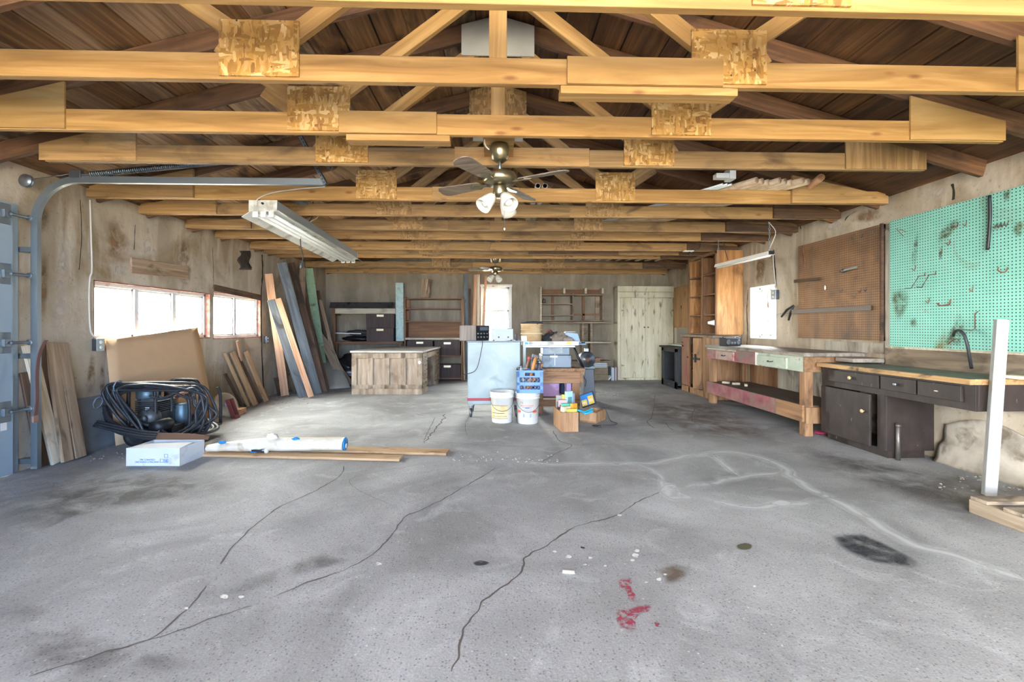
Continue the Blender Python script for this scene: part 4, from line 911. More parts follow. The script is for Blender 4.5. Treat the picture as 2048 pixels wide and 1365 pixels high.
b = MB(); bx(b, xa + .025, xb, YB - .03, YB - .012, z1_, Z_(577, Yc)); b.build('top_rail', M['furn'], wc)
b = MB(); bx(b, X_(1196, Yc), xb - .025, YB - .05, YB - .013, z0_, z1_); b.build('back_board', M['dust'], wc)
for x in (1127, 1170, 1204): b = MB(); bx(b, X_(x, Yc), X_(x + 4, Yc), Yc + .02, YB - .03, z1_, Z_(576, Yc)); b.build('bracket', M['edge'], wc)
b = MB(); b.lathe([(0, 0), (.03, 0), (.03, .09), (.012, .11), (0, .12)], 12, Tm(X_(1089, Yc), Yc + .12, Z_(607, Yc))); tag(b.build('bottle', plain('dusty dark glass', '#4a4238', .3)), 'small dark bottle standing alone in the doorless wall cabinet', 'bottle')
ls = thing('storage_shelves', 'open plank shelves below the doorless wall cabinet', 'shelves', (X_(1190, Yc), YB, 0))
for y, xl, xr, m in ((644, 1085, 1230, 'dust'), (684, 1140, 1234, 'edge'), (723, 1140, 1234, 'dust')):
    b = MB(); zz = Z_(y, 9.75); bx(b, X_(xl, 9.75), min(X_(xr, 9.75), 2.44), 9.75, YB - .01, zz - .035, zz); b.build('shelf', M[m], ls, .004)
for x in (1164, 1181): b = MB(); bx(b, X_(x, 9.9), X_(x + 4, 9.9), 9.9, YB - .01, 0, Z_(645, 9.9)); b.build('upright', M['dust'], ls)
b = MB(); bx(b, X_(1166, 10), X_(1182, 10), YB - .03, YB - .012, Z_(684, 10), Z_(645, 10)); b.build('back_board', M['dust'], ls)
zz = Z_(723, 9.75)
for k, (x0_, x1_) in enumerate(((1191, 1204), (1189, 1200))):
    b = MB(); bx(b, X_(x0_, 9.8), X_(x1_, 9.8), 9.8, 9.95, zz + .002 + (1 - k) * .028, zz + .028 + (1 - k) * .028); tag(b.build('brick', plain('pink brick', '#a27a68', .8)), ('upper of two thin pink tiles lying on the lowest plank shelf', 'lower of two thin pink tiles lying on the lowest plank shelf')[k], 'tile', 'pink tiles')
z = .002
for k in range(2):
    b = MB(); bx(b, X_(1189, 9.7), X_(1217, 9.7), 9.72, 9.98, z, z + .135); o = b.build('carton_box', mottled('old brown carton', ['#6c5f49', '#86775c'], (9, 9, 9)), None, .006); tag(o, ('lower brown carton on the floor under the plank shelves', 'upper brown carton directly under the pile of papers')[k], 'box', 'brown cartons')
    b = MB(); bx(b, X_(1189, 9.7), X_(1217, 9.7), 9.7195, 9.72, z + .06, z + .064); b.build('tape', plain('tape', '#5a4d3a'), o)
    z += .137
for k in range(3):
    b = MB(); x = X_(1188, 9.7) + .01 * (k % 2); bx(b, x, x + .29, 9.73, 9.97, z, z + .034); tag(b.build('paper_ream', plain('grey paper', '#a9b0b2', .8, rnd=.1), None, .004), ('bottom pack of the grey paper pile on the cartons', 'middle pack of the grey paper pile on the cartons', 'top pack of the grey paper pile under the plank shelves')[k], 'paper', 'grey paper packs'); z += .036
for k, (c, lab) in enumerate((('#9fb0b8', 'blue grey magazine first in the row standing beside the cupboard'), ('#c5c3bd', 'whitish magazine second in the row beside the cupboard'), ('#6c6f80', 'slate magazine third in the row beside the cupboard'), ('#b3a9a0', 'beige magazine fourth in the row beside the cupboard'), ('#63424a', 'maroon magazine last in the row against the cupboard'))):
    x = X_(1223.5, 9.7) + k * .028; b = MB(); bx(b, x, x + .024, 9.72, 9.95, .002, .29 - .01 * (k % 3)); tag(b.build('magazine', plain('cover', c, .5)), lab, 'magazine', 'magazines beside the cupboard')
p = PZ(1220, 762); b = MB(); m = Tm(p.x - .02, 9.74, .004, .3) @ Matrix.Rotation(-.8, 4, 'Y'); b.box((0, 0, 0), (.12, .12, .02), m); tag(b.build('booklet', M['white']), 'white booklet tipped on the floor left of the magazines', 'booklet')
# painted cupboard
Yd = 9.84; xa, xb = X_(1235, Yd), X_(1347, Yd); ztp = Z_(572, Yd)
CRM = mottled('cream flaking paint', ['#b0aa8e', '#c2bca0', '#ccc6ae'], (6, 6, 2), '#7d7158', (16, 16, 3.5), .59, .66, .6)
cb = thing('cupboard', 'tall cream painted cupboard with two beadboard doors on the back wall', 'cupboard', ((xa + xb) / 2, Yd, 0))
b = MB(); bx(b, xa, xa + .03, Yd, YB - .005, 0, ztp - .005); bx(b, xb - .03, xb, Yd, YB - .005, 0, ztp - .005); bx(b, xa, xb, Yd, YB - .005, ztp - .03, ztp); bx(b, xa + .03, xb - .03, YB - .03, YB - .005, 0, ztp - .03); bx(b, xa + .03, xb - .03, Yd, YB - .03, .05, .08); b.build('carcass', CRM, cb, .004)
b = MB(); bx(b, xa, xb, Yd - .022, Yd, ztp - .125, ztp); bx(b, xa, xb, Yd - .018, Yd, ztp - .25, ztp - .13); bx(b, xa, xb, Yd - .01, Yd, 0, .045); bx(b, xa, xa + .06, Yd - .018, Yd, .045, ztp - .25); b.build('face_frame', CRM, cb, .003)
mid = X_(1293, Yd)
for s, (u0, u1) in enumerate(((xa + .065, mid - .035), (mid + .005, xb - .005))):
    b = MB(); n = 7; pw = (u1 - u0) / n
    for k in range(n): bx(b, u0 + k * pw + .006, u0 + (k + 1) * pw - .006, Yd - .016, Yd - .001, .05, ztp - .255)
    bx(b, u0, u1, Yd - .008, Yd - .001, .05, ztp - .255)
    d = b.build('door', CRM, cb)
    b = MB(); xk = u1 - .02 if s == 0 else u0 + .02; b.lathe([(0, 0), (.012, 0), (.016, .02), (0, .028)], 10, fr(V((xk, Yd - .016, Z_(655, Yd))), V((1, 0, 0)), V((0, 0, 1)))); b.build('knob', M['rust'], d)
    for zz in (.3, 1.5): b = MB(); xh = u0 + .02 if s == 0 else u1 - .05; bx(b, xh, xh + .05, Yd - .02, Yd - .016, zz, zz + .035); b.build('hinge', plain('painted hinge', '#8a836c'), d, .002)
b = MB(); bx(b, mid - .033, mid + .003, Yd - .02, Yd, .05, ztp - .255); b.build('cover_strip', CRM, cb, .003)
# ---------------------------------------------------------------- right wall: cabinets, benches, pegboards
M['ocher'] = wood('ochre boards', ['#6f4f2c', '#8c673c', '#a37c4c'], axis='Z', rnd=.05, gs=12, dirt='#5a3f25', dlo=.56, dhi=.74)
M['oldred'] = wood('brown wood with red paint', ['#6f5140', '#8a6853', '#a08069'], axis='Z', dirt='#8d4a42', dlo=.5, dhi=.64, gs=14)
M['blackp'] = mottled('black paint', ['#1f2123', '#2b2d2f'], (8, 8, 8), '#5a564f', 14, .66, .72, .5)
M['bench'] = wood('raw bench timber', ['#6d4e34', '#8b6847', '#a5835f'], axis='Z', dirt='#4f3826', dlo=.55, dhi=.72, gs=18)
M['bench_y'] = wood('raw bench rail', ['#6d4e34', '#8b6847', '#a07c58'], axis='Y', dirt='#4f3826', dlo=.55, dhi=.72, gs=18)
M['pink'] = mottled('pink worn paint', ['#7d4549', '#96595c', '#9c7a70'], (7, 7, 7), '#77675a', 4, .48, .62)
M['mint'] = mottled('pale mint paint', ['#98a592', '#a9b3a0', '#b4bbaa'], (7, 7, 7), '#8d8570', 7, .58, .66)
M['benchtop'] = wood('paint splashed bench top', ['#6b6155', '#8b8175', '#a39a8e'], axis='Y', dirt='#514538', dlo=.54, dhi=.68, gs=12)
M['espresso'] = mottled('dark brown paint', ['#211a18', '#2b2320', '#362d29'], (9, 9, 5), '#75695f', (30, 30, 9), .68, .73, .55)
M['greytop'] = mottled('grey green linoleum', ['#555a52', '#6a6f64', '#7b7d70'], (5, 5, 5), '#4a4136', 3.5, .54, .7, .6)
M['weather'] = wood('weathered wall boards', ['#7b7366', '#9a9284', '#b3ab9c'], axis='Z', dirt='#5a4c3d', dlo=.5, dhi=.68, gs=12)
# plywood ended shelf unit on top of the low cabinet
ps = thing('plywood_shelving', 'tall shelving with broad orange plywood end standing on the low brown cabinet', 'shelving', (3.6, 7.5, 1.03))
XF = 3.43; ya, yb_ = 7.02, 8.06; xw = XR - .008
b = MB(); b.box((XF, ya, 1.03), (xw, ya + .018, 2.36)); b.build('end_panel', M['ply_z'], ps)
b = MB(); b.box((XF, yb_ - .018, 1.03), (xw, yb_, 2.33)); b.build('side_panel', M['ply_z'], ps)
b = MB(); b.box((xw - .012, ya + .018, 1.03), (xw, yb_ - .018, 2.34)); b.build('back_panel', M['ply_z'], ps)
for y in (ya, 7.52, yb_ - .03): b = MB(); b.box((XF - .02, y, 1.03), (XF, y + .035, 2.35)); b.build('stile', M['furn_z'], ps)
b = MB(); b.box((XF - .02, ya, 2.31), (XF, yb_, 2.36)); b.build('top_rail', M['furn'], ps)
for z in (1.05, 1.36, 1.69, 2.02): b = MB(); b.box((XF, ya + .018, z - .02), (xw - .012, yb_ - .018, z)); b.build('shelf', M['furn'], ps)
b = MB(); b.box((XF + .01, 7.525, 1.05), (xw - .012, 7.543, 2.31)); b.build('divider', M['furn_z'], ps)
p = PX(1427, 646, XF - .02); g = thing('clamp_lamp', 'small white clip lamp on the front edge of the plywood shelving', 'lamp', p)
mm = fr(p + V((-.02, -.02, 0)), V((0, 0, 1)), V((.8, -.5, 0))); b = MB(); b.lathe([(0, .06), (.02, .06), (.03, .02), (.05, -.04), (.046, -.04), (.028, .02), (0, .03)], 16, fr(p + V((-.03, -.01, 0)), V((0, 0, 1)), V((.6, 1, 0)))); b.build('shade', M['white'], g)
b = MB(); b.box((p.x - .02, p.y + .0, p.z - .03), (p.x, p.y + .05, p.z + .03)); b.build('clip', M['steel_d'], g)
lc = thing('low_cabinet', 'low brown cabinet with its door ajar below the plywood shelving', 'cabinet', (3.6, 7.6, 0))
X2 = 3.40; y2 = 8.28; yc0 = 7.08
b = MB(); b.box((X2, yc0, 0), (xw, yc0 + .03, .98)).box((X2, y2 - .03, 0), (xw, y2, .98)).box((xw - .015, yc0, 0), (xw, y2, .98)).box((X2, yc0, .07), (xw, y2, .1)); b.build('carcass', M['bench'], lc)
b = MB(); b.box((X2 - .03, yc0 - .03, .98), (xw, y2 + .03, 1.022)); b.build('top', M['dust'], lc, .004)
for z in (.38, .68): b = MB(); b.box((X2 + .02, yc0 + .03, z), (xw - .02, y2 - .03, z + .022)); b.build('shelf', M['furn'], lc)
b = MB(); b.box((X2 - .02, 7.93, .0), (X2, 7.97, .98)); b.build('stile', M['furn_z'], lc)
b = MB(); b.box((X2 - .02, yc0, .0), (X2, y2, .1)); b.build('base_board', M['bench'], lc)
b = MB(); b.box((X2 - .02, 7.97, .11), (X2, y2, .97)); d = b.build('door', M['oldred'], lc, .003)
b = MB(); b.lathe([(0, 0), (.014, 0), (.018, .02), (0, .028)], 12, fr(V((X2 - .02, 8.0, .62)), V((0, 0, 1)), V((0, 1, 0)))); b.build('knob', M['furn_z'], d)
b = MB(); b.box((X2 - .022, 8.2, .87), (X2 - .02, y2 + .02, .885)); b.build('hinge', M['black'], d)
dm = Tm(X2 - .01, 7.42, 0, math.radians(112)); b = MB(); b.box((0, 0, .12), (.2, .022, .97), dm); d = b.build('door', M['bench'], lc, .003)
b = MB(); b.box((.05, .022, .6), (.2, .03, .64), dm).box((.13, .022, .56), (.16, .04, .7), dm); b.build('latch', M['black'], d)
b = MB(); b.box((X2 - .03, yc0, .0), (X2, 7.4, .98)); b.build('face_board', M['bench'], lc, .003)
# narrow ochre wall cabinet and the things below it
oc = thing('ochre_cabinet', 'narrow ochre board cabinet between the cream cupboard and the plywood shelving', 'cabinet', (3.6, 8.6, 1.0))
XO = 3.47; zt = 1.93
b = MB(); b.box((XO, 8.1, 1.14), (xw, 8.86, zt)); b.build('carcass', M['ocher'], oc)
for y0_, y1_ in ((8.12, 8.46), (8.47, 8.84)): b = MB(); b.box((XO - .018, y0_, 1.15), (XO, y1_, zt - .01)); b.build('door', M['ocher'], oc, .003)
b = MB(); b.box((XO - .03, 8.46, 1.5), (XO - .018, 8.475, 1.56)); b.build('catch', M['black'], oc)
b = MB(); b.box((3.50, 8.14, .84), (3.52, 8.8, 1.12)); tag(b.build('panel', plain('grey panel', '#7f786a', .7)), 'grey panel under the narrow ochre cabinet', 'panel')
b = MB(); b.box((3.42, 8.15, .79), (xw, 8.9, .835)); b.box((3.45, 8.2, 0), (3.5, 8.25, .79)).box((3.45, 8.8, .78), (3.5, 8.85, .79)); 
bc = thing('black_cabinet', 'black open fronted cabinet on the floor beside the cream cupboard', 'cabinet', (3.6, 8.75, 0))
y0_, y1_ = 8.33, 9.12; X3 = 3.33
b = MB(); b.box((X3, y0_, .03), (xw, y0_ + .02, .75)).box((X3, y1_ - .02, .03), (xw, y1_, .75)).box((xw - .02, y0_, .03), (xw, y1_, .75)).box((X3, y0_, .03), (xw, y1_, .06)); b.build('carcass', M['blackp'], bc)
b = MB(); b.box((X3 - .05, y0_ - .03, .75), (xw, y1_ + .05, .785)); b.build('top', M['espresso'], bc, .004)
b = MB(); b.box((X3 - .02, y0_, .0), (X3, y0_ + .11, .75)).box((X3 - .02, y1_ - .11, 0), (X3, y1_, .75)).box((X3 - .02, y0_, .68), (X3, y1_, .75)).box((X3 - .02, y0_, 0), (X3, y1_, .13)); b.build('face_frame', M['blackp'], bc, .003)
b = MB(); b.box((X3 - .022, 8.68, .05), (X3 - .02, 8.76, .07)); b.build('pull', M['steel_d'], bc)
o = board('plank', V((3.44, 8.2, .81)), V((3.44, 8.95, .81)), .12, .03, M['mint'], None, (0, 0, 1)); tag(o, 'mint edged board resting on the black cabinet under the ochre cabinet', 'board')

# pink and mint workbench
wb = thing('workbench', 'long wooden workbench with pink and mint painted front under the right window', 'workbench', (3.5, 5.8, 0))
XB, yn, yf = 3.20, 4.68, 6.86
b = MB(); b.box((XB - .03, yn - .06, .842), (XR - .03, yf + .02, .884)); b.build('bench_top', M['benchtop'], wb, .006)
b = MB(); b.box((XB + .3, yn - .30, .80), (XR - .03, yn - .0625, .84)); b.build('top_extension', M['benchtop'], wb, .004)
for y in (yn, yf - .09):
    for x in (XB + .02, XR - .15): b = MB(); b.box((x, y, 0), (x + .09, y + .09, .842)); b.build('leg', M['bench'], wb, .006)
yp = lambda x: PX(x, 700, XB).y
segs = [(yn - .0, yp(1516), 'mint'), (yp(1516), yp(1510), 'white'), (yp(1510), yf, 'pink')]
for a, c, m in segs: b = MB(); b.box((XB, a, .68), (XB + .02, c, .842)); b.build('apron', M[m], wb, .002)
b = MB(); b.box((XB - .004, yp(1472), .82), (XB, yf, .842)); b.build('apron_edge', M['mint'], wb)
for a, c, m, k in ((yp(1576), yp(1517), 'mint', 0), (yp(1469), yp(1434), 'oldred', 1)):
    b = MB(); b.box((XB - .022, a, .69), (XB, c, .81)); d = b.build('drawer', M['mint'] if k == 0 else mottled('pale pink drawer', ['#a38d7e', '#b49c8f'], dirt='#a2525a', dsc=6, dlo=.56, dhi=.68), wb, .004)
    ym = (a + c) / 2; b = MB(); b.tube(cr([(XB - .022, ym - .045, .757), (XB - .045, ym - .035, .75), (XB - .045, ym + .035, .75), (XB - .022, ym + .045, .757)], 4), .005, 6); b.build('handle', M['black'], d)
b = MB(); b.box((XB + .0, yn - .022, .68), (XR - .03, yn, .838)); b.build('end_apron', M['bench_y'], wb, .003)
b = MB(); b.box((XB + .02, yn + .01, .29), (XR - .05, yf, .325)); b.build('lower_shelf', wood('dark shelf board', ['#463a30', '#5a4a3c', '#6a5847'], axis='Y', gs=12), wb)
yq = lambda x: PX(x, 800, XB - .02).y
for a, c, m in ((yn, yq(1550), 'bench_y'), (yq(1550), yf, 'pink')): b = MB(); b.box((XB - .01, a, .155), (XB + .015, c, .33)); b.build('lower_rail', M[m], wb, .002)
b = MB(); b.box((XB + .02, yn - .022, .14), (XR - .1, yn - .001, .31)); b.build('lower_end_rail', M['bench'], wb, .003)
k = 0; y = 4.42
while y < 6.6: b = MB(); b.box((XR - .022, y, .02), (XR - .004, y + .335, .80)); b.build('back_board', M['weather'] if k < 5 else M['furn_z'], wb); y += .34; k += 1
b = MB(); b.box((XR - .028, 4.42, .885), (XR - .004, 5.2, .99)); b.build('splash_board', M['weather'], wb)
bo = thing('boombox', 'small black cassette radio at the far end of the workbench', 'radio', (3.32, 6.45, .886)); bm = Tm(3.28, 6.34, .886, .35)
b = MB(); b.box((-.14, -.06, 0), (.14, .06, .115), bm); b.build('body', M['black'], bo, .008)
for s in (-1, 1):
    b = MB(); b.lathe([(0, 0), (.036, 0), (.036, .006), (.028, .004), (0, .004)], 18, bm @ fr(V((s * .095, -.06, .055)), V((1, 0, 0)), V((0, 0, 1)))); b.build('speaker', M['steel_d'], bo)
for s in (-.022, .028): b = MB(); b.box((s - .02, -.063, .03), (s + .02, -.06, .06), bm); b.build('cassette_door', M['steel'], bo, .001)
b = MB(); b.tube(cr([bm @ V(q) for q in ((-.12, 0, .11), (-.12, 0, .132), (.12, 0, .132), (.12, 0, .11))], 3), .006, 6); b.build('handle', M['black'], bo)
b = MB(); b.tube([(3.38, 6.5, .98), (3.8, 6.9, 1.05)], .0035, 5); b.build('antenna', M['steel'], bo)
for k, (x, y) in enumerate(((3.4, 6.4), (3.46, 6.25), (3.33, 6.55))):
    b = MB(); m = Tm(x, y, .328, k * 1.1); b.box((-.05, -.02, 0), (.05, .02, .03), m); tag(b.build('wood_scrap', M['edge'], None, .003), ('pale wood scrap lying nearest on the lower shelf of the workbench', 'pale wood scrap lying deepest on the lower shelf of the workbench', 'pale wood scrap by the far leg on the workbench lower shelf')[k], 'wood scrap', 'wood scraps under the workbench')
p = PZ(1640, 870); b = MB(); b.blob((p.x + .02, p.y, .022), (.09, .05, .02), .4, 4, 3, 10, zmin=.002); tag(b.build('rag', plain('crimson cloth', '#8e2446', .8)), 'small crimson rag on the floor between workbench and dark counter', 'rag')

# dark brown counter
dc = thing('counter', 'dark brown painted counter with three drawers below the teal pegboard', 'counter', (3.55, 3.9, 0))
XC, ye, yfar, yend = 3.36, 3.86, 4.62, 3.10; xi = XR - .1
b = MB(); b.box((XC + .0205, ye, .07), (xi + .06, ye + .02, .56)); b.build('end_panel', M['espresso'], dc, .003)
b = MB(); b.box((XC + .06, ye + .051, 0), (XC + .08, yfar, .07)).box((XC + .06, ye + .03, 0), (xi, ye + .05, .07)); b.build('toe_kick', M['espresso'], dc)
b = MB(); b.box((XC, yfar - .02, .07), (xi, yfar, .56)).box((XC, ye + .02, .07), (xi, yfar - .02, .09)); b.build('carcass', M['espresso'], dc)
b = MB(); b.box((XC - .001, ye, .07), (XC + .02, ye + .07, .56)).box((XC - .001, yfar - .05, .07), (XC + .02, yfar, .56)); b.build('face_frame', M['espresso'], dc)
b = MB(); b.box((XC, yend, .555), (XC + .022, yfar, .745)); b.build('drawer_rail', M['espresso'], dc, .002)
b = MB(); b.box((XC + .0225, yend, .555), (XR - .05, yend + .022, .745)); b.build('end_apron', M['espresso'], dc, .003)
yc_ = lambda x: PX(x, 770, XC - .02).y
b = MB(); b.box((XC - .04, ye + .11, .085), (XC - .018, yfar - .04, .55)); d = b.build('door', M['espresso'], dc, .004)
KN = plain('pale ceramic knob', '#b9a078', .4)
def knob(y, z, par, s=1, m=None): b = MB(); b.lathe([(0, 0), (.007, 0), (.008, .012), (.016 * s, .016), (.017 * s, .026), (.01 * s, .031), (0, .031)], 14, fr(V((XC - .04 + (.018 if par is not d_ else 0), y, z)), V((0, 0, 1)), V((0, 1, 0)))); b.build('knob', m or KN, par)
d_ = d; knob(ye + .17, .39, d)
for i, (xa_, xb2) in enumerate(((1656, 1757), (1761, 1831), (1835, 1922))):
    a, c = yc_(xb2), min(yc_(xa_), yfar - .01); b = MB(); b.box((XC - .022, a, .61), (XC, c, .725)); q = b.build('drawer', M['espresso'], dc, .003)
    if i < 2: knob((a + c) / 2, .672, q, 1, KN if i == 0 else M['steel'])
    else: b = MB(); b.box((XC - .024, (a + c) / 2, .66), (XC - .022, (a + c) / 2 + .03, .668)); b.build('bare_scar', M['edge'], q)
b = MB(); b.box((XC - .06, yend - .02, .745), (XC - .03, yfar - .0, .785)).box((XC - .03, yend - .02, .745), (XR - .045, yend + .01, .785)); b.build('wood_edge', wood('worn counter edge', ['#8a6a42', '#aa8658', '#bf9c6e'], axis='Y', dirt='#4a3a2c', dlo=.55, dhi=.66), dc, .004)
b = MB(); b.box((XC - .03, yend + .01, .745), (XR - .045, yfar, .7855)); b.build('counter_top', M['greytop'], dc)
b = MB(); b.box((XR - .045, yend - .9, .76), (XR - .02, 4.36, .945)); b.build('backsplash', wood('weathered backsplash board', ['#5c4f40', '#7b6c58', '#8f806b'], axis='Y', dirt='#3f3429', dlo=.5, dhi=.68, gs=14), dc, .003)
o = board('board', V((3.62, 3.13, .8005)), V((3.75, 2.7, .8005)), .1, .025, M['edge'], None, (0, 0, 1)); tag(o, 'pale loose board lying on the end of the dark counter', 'board')
# teal and brown pegboards: x along the wall, y up in the board's own frame
def peg(name, lab, y0, y1, z0, z1, m, frame=None):
    mm = fr(V((XR - .042, y1, z0)), V((0, -1, 0)), V((0, 0, 1))); b = MB(); b.box((0, 0, -.006), (y1 - y0, z1 - z0, 0), mm @ Matrix.Identity(4))
    bb = MB(); bb.box((0, 0, -.006), (y1 - y0, z1 - z0, 0)); o = bb.build(name, m, None, 0, mm); tag(o, lab, 'pegboard')
    b = MB(); w = .045
    for a, c in (((y0, z0), (y0 + w, z1)), ((y1 - w, z0), (y1, z1)), ((y0, z1 - w), (y1, z1)), ((y0, z0), (y1, z0 + w))): b.box((XR - .036, a[0], a[1]), (XR - .004, c[0], c[1]))
    b.build('batten', M['weather'] if frame is None else M['plank_d'], o); return o
pg = peg('pegboard', 'large teal pegboard on the right wall above the dark counter', 1.87, 4.31, .965, 2.18, M['peg_g'])
pb = peg('pegboard', 'dark brown pegboard on the right wall between the window and the teal pegboard', 4.40, 5.66, 1.015, 2.175, M['peg_b'], 1)
b = MB(); b.box((XR - .06, 4.385, 1.01), (XR - .036, 4.405, 2.18)); b.build('edge_trim', M['plank_d'], pb)
b = MB(); b.box((XR - .03, 4.32, .95), (XR - .002, 4.375, 2.1)); struct(b.build('trim_3', M['weather']))
b = MB(); b.box((XR - .025, 1.8, .945), (XR - .002, 4.32, .99)); struct(b.build('trim_4', M['edge']))
xp = XR - .05
def stainx(name, pts, m, par, X):
    P = cr([PX(*p, X) for p in pts], 4, True); c = sum(P, V()) / len(P); n = len(P); vs = list(P) + [c + (p - c) * .45 for p in P] + [c]; fs = []
    for i in range(n): j = (i + 1) % n; fs += [(i, n + i, n + j, j), (n + i, 2 * n, n + j)]
    b = MB(); b.add(vs, fs); o = b.build(name, m, par); ca = o.data.color_attributes.new('edge', 'FLOAT_COLOR', 'POINT')
    for i in range(2 * n + 1): e = 0.0 if i < n else 1.0; ca.data[i].color = (e, e, e, 1)
OS = decal('olive grime', '#5d5a3a', 16, .34, .62, .8)
for pts in ([(1872, 480), (1885, 455), (1905, 440), (1920, 438), (1912, 460), (1895, 478), (1880, 490)], [(1780, 585), (1800, 575), (1820, 590), (1812, 625), (1795, 645), (1785, 620)], [(1905, 650), (1915, 625), (1930, 640), (1928, 670), (1918, 695), (1900, 690), (1885, 690)], [(2005, 385), (2022, 378), (2020, 400), (2008, 405)], [(2024, 455), (2046, 440), (2046, 470), (2030, 474)], [(1822, 520), (1832, 465), (1838, 470), (1832, 530)], [(1820, 640), (1832, 635), (1834, 655), (1822, 655)], [(1877, 500), (1886, 490), (1884, 520), (1878, 520)]): stainx('grime_stain', pts, OS, pg, XR - .0492)
WIRE = M['rust']
def wire(name, lab, pts, r, m=None, grp=None, cat='hook', n=4, X=None):
    """bent wire from pixels (x, y, distance off the board)"""
    P = [PX(q[0], q[1], (xp if X is None else X) - (q[2] if len(q) > 2 else .004)) for q in pts]
    b = MB(); b.tube(cr(P, n) if n > 1 else P, r, 6); return tag(b.build(name, m or WIRE), lab, cat, grp)
G1 = 'wire hooks on the teal pegboard'
wire('hanging_hook', 'long V shaped wire hook near the top far corner of the teal pegboard', [(1807, 473, .01), (1793, 458, .05), (1800, 459, .05), (1812, 464, .01)], .003, n=1, grp=G1)
wire('hanging_hook', 'stepped wire bracket at mid height of the teal pegboard, far side', [(1811, 577, .004), (1822, 577, .02), (1838, 552, .12), (1849, 552, .02), (1850, 545, .004)], .003, n=1, grp=G1)
wire('hanging_hook', 'second stepped wire bracket right beside the first on the teal pegboard', [(1833, 574, .004), (1843, 576, .02), (1858, 550, .12), (1871, 549, .02), (1872, 542, .004)], .003, n=1, grp=G1)
wire('hanging_hook', 'double U hook low on the teal pegboard above the hose', [(1875, 607, .05), (1879, 611, .05), (1888, 611, .02), (1899, 609, .01), (1901, 600, .004)], .006, grp=G1)
wire('hanging_hook', 'large square wire hook beside the black hose on the teal pegboard', [(1922, 660, .02), (1943, 661, .02), (1950, 658, .02), (1950, 628, .02), (1957, 623, .004)], .0035, n=1, grp=G1)
wire('hanging_hook', 'row of bent wire prongs right of the dark strip on the teal pegboard', [(1985, 454, .03), (1990, 457, .03), (1994, 448, .004), (1996, 456, .03), (2002, 447, .004), (2004, 455, .03), (2009, 446, .004), (2012, 454, .03), (2017, 444, .004)], .003, n=1, grp=G1)
wire('hanging_hook', 'looped wire hook on the teal pegboard below the dark strip', [(1997, 535, .04), (1996, 541, .05), (2004, 545, .04), (2012, 543, .02), (2016, 535, .004)], .004, grp=G1)
for x, y, lab in ((1929, 449, 'small J hook by the upper stain on the teal pegboard'), (1896, 487, 'small J hook directly under the big stain on the teal pegboard'), (1942, 580, 'small J hook above the square wire hook on the teal pegboard'), (1827, 538, 'small J hook just above the stepped brackets on the teal pegboard'), (1912, 452, 'small J hook left of the upper stain on the teal pegboard'), (1855, 603, 'small J hook low left of the double U hook')):
    wire('hanging_hook', lab, [(x - 4, y - 1, .035), (x, y + 3, .035), (x + 3, y + 1, .015), (x + 4, y - 7, .004)], .0032, grp=G1)
wire('hanging_strip', 'dark rubber strip hanging straight down from the top of the teal pegboard', [(1979, 391, .01), (1980, 430, .014), (1978, 470, .014), (1975, 500, .01)], .012, M['black'], None, 'strip')
wire('air_hose', 'black hose arching out of the teal pegboard above the dark counter', [(1907, 672, .03), (1909, 664, .08), (1918, 661, .11), (1928, 670, .12), (1935, 692, .11), (1939, 715, .09), (1943, 737, .05)], .011, M['cord_b'], None, 'hose')
wire('bent_wire', 'rusty wire lying against the teal pegboard left of the black hose', [(1895, 690, .01), (1903, 683, .02), (1914, 678, .01), (1918, 682, .01)], .004, None, None, 'wire')
G2 = 'wire hooks on the brown pegboard'
for k, (x, y) in enumerate(((1705, 475), (1722, 473), (1711, 555), (1719, 582), (1730, 580), (1709, 592), (1682, 582), (1748, 463))):
    wire('hanging_hook', ('hook near the top centre of the brown pegboard', 'hook right of the top centre hook on the brown pegboard', 'hook below the chrome handle on the brown pegboard', 'hook second row right on the brown pegboard', 'hook nearest the right edge at mid height of the brown pegboard', 'lowest hook of the middle cluster on the brown pegboard', 'hook left of the middle cluster on the brown pegboard', 'hook at the top right corner of the brown pegboard')[k], [(x - 3, y, .03), (x, y + 3, .03), (x + 2, y + 1, .012), (x + 3, y - 5, .004)], .003, M['steel_d'], G2)
o = board('tool_rack', PX(1589, 563, xp - .02), PX(1640, 558, xp - .02), .04, .02, M['dark_old'], None, (-1, 0, 0)); tag(o, 'short dark tool rack strip on the brown pegboard', 'tool rack')
o = board('file', PX(1605, 492, xp - .012), PX(1609, 535, xp - .012), .02, .006, M['rust'], None, (-1, 0, 0)); tag(o, 'rusty flat file hanging near the upper far corner of the brown pegboard', 'file')
o = board('straightedge', PX(1583, 624, xp - .016), PX(1742, 616, xp - .016), .055, .004, metalm('perforated strip', '#5f564c', .5, metal=.3), None, (-1, 0, 0)); tag(o, 'long perforated metal strip across the brown pegboard', 'metal strip')
o = board('plumbing_handle', PX(1688, 541, xp - .04), PX(1714, 535, xp - .05), .02, .012, M['steel'], None, (-1, 0, 0)); tag(o, 'chrome lever on the brown pegboard', 'lever'); b = MB(); b.blob(PX(1687, 542, xp - .025), (.025, .03, .022), .1, 2, 2, 8); b.build('valve', M['steel_d'], o)
b = MB(); q = PX(1650, 576, xp - .006); b.blob(q, (.006, .014, .028), .1, 1, 2, 7); tag(b.build('tag', M['white']), 'small white tag on the brown pegboard', 'tag')
cl = thing('spring_clamp', 'black spring clamp hanging on a wire beside the right window', 'clamp', PX(1578, 625, XR - .05))
for pts in ([(1563, 634), (1574, 620), (1587, 611)], [(1577, 641), (1581, 626), (1588, 612)]): b = MB(); b.tube([PX(*q, XR - .05) for q in pts], [.012, .016, .008], 8); b.build('jaw', M['black'], cl)
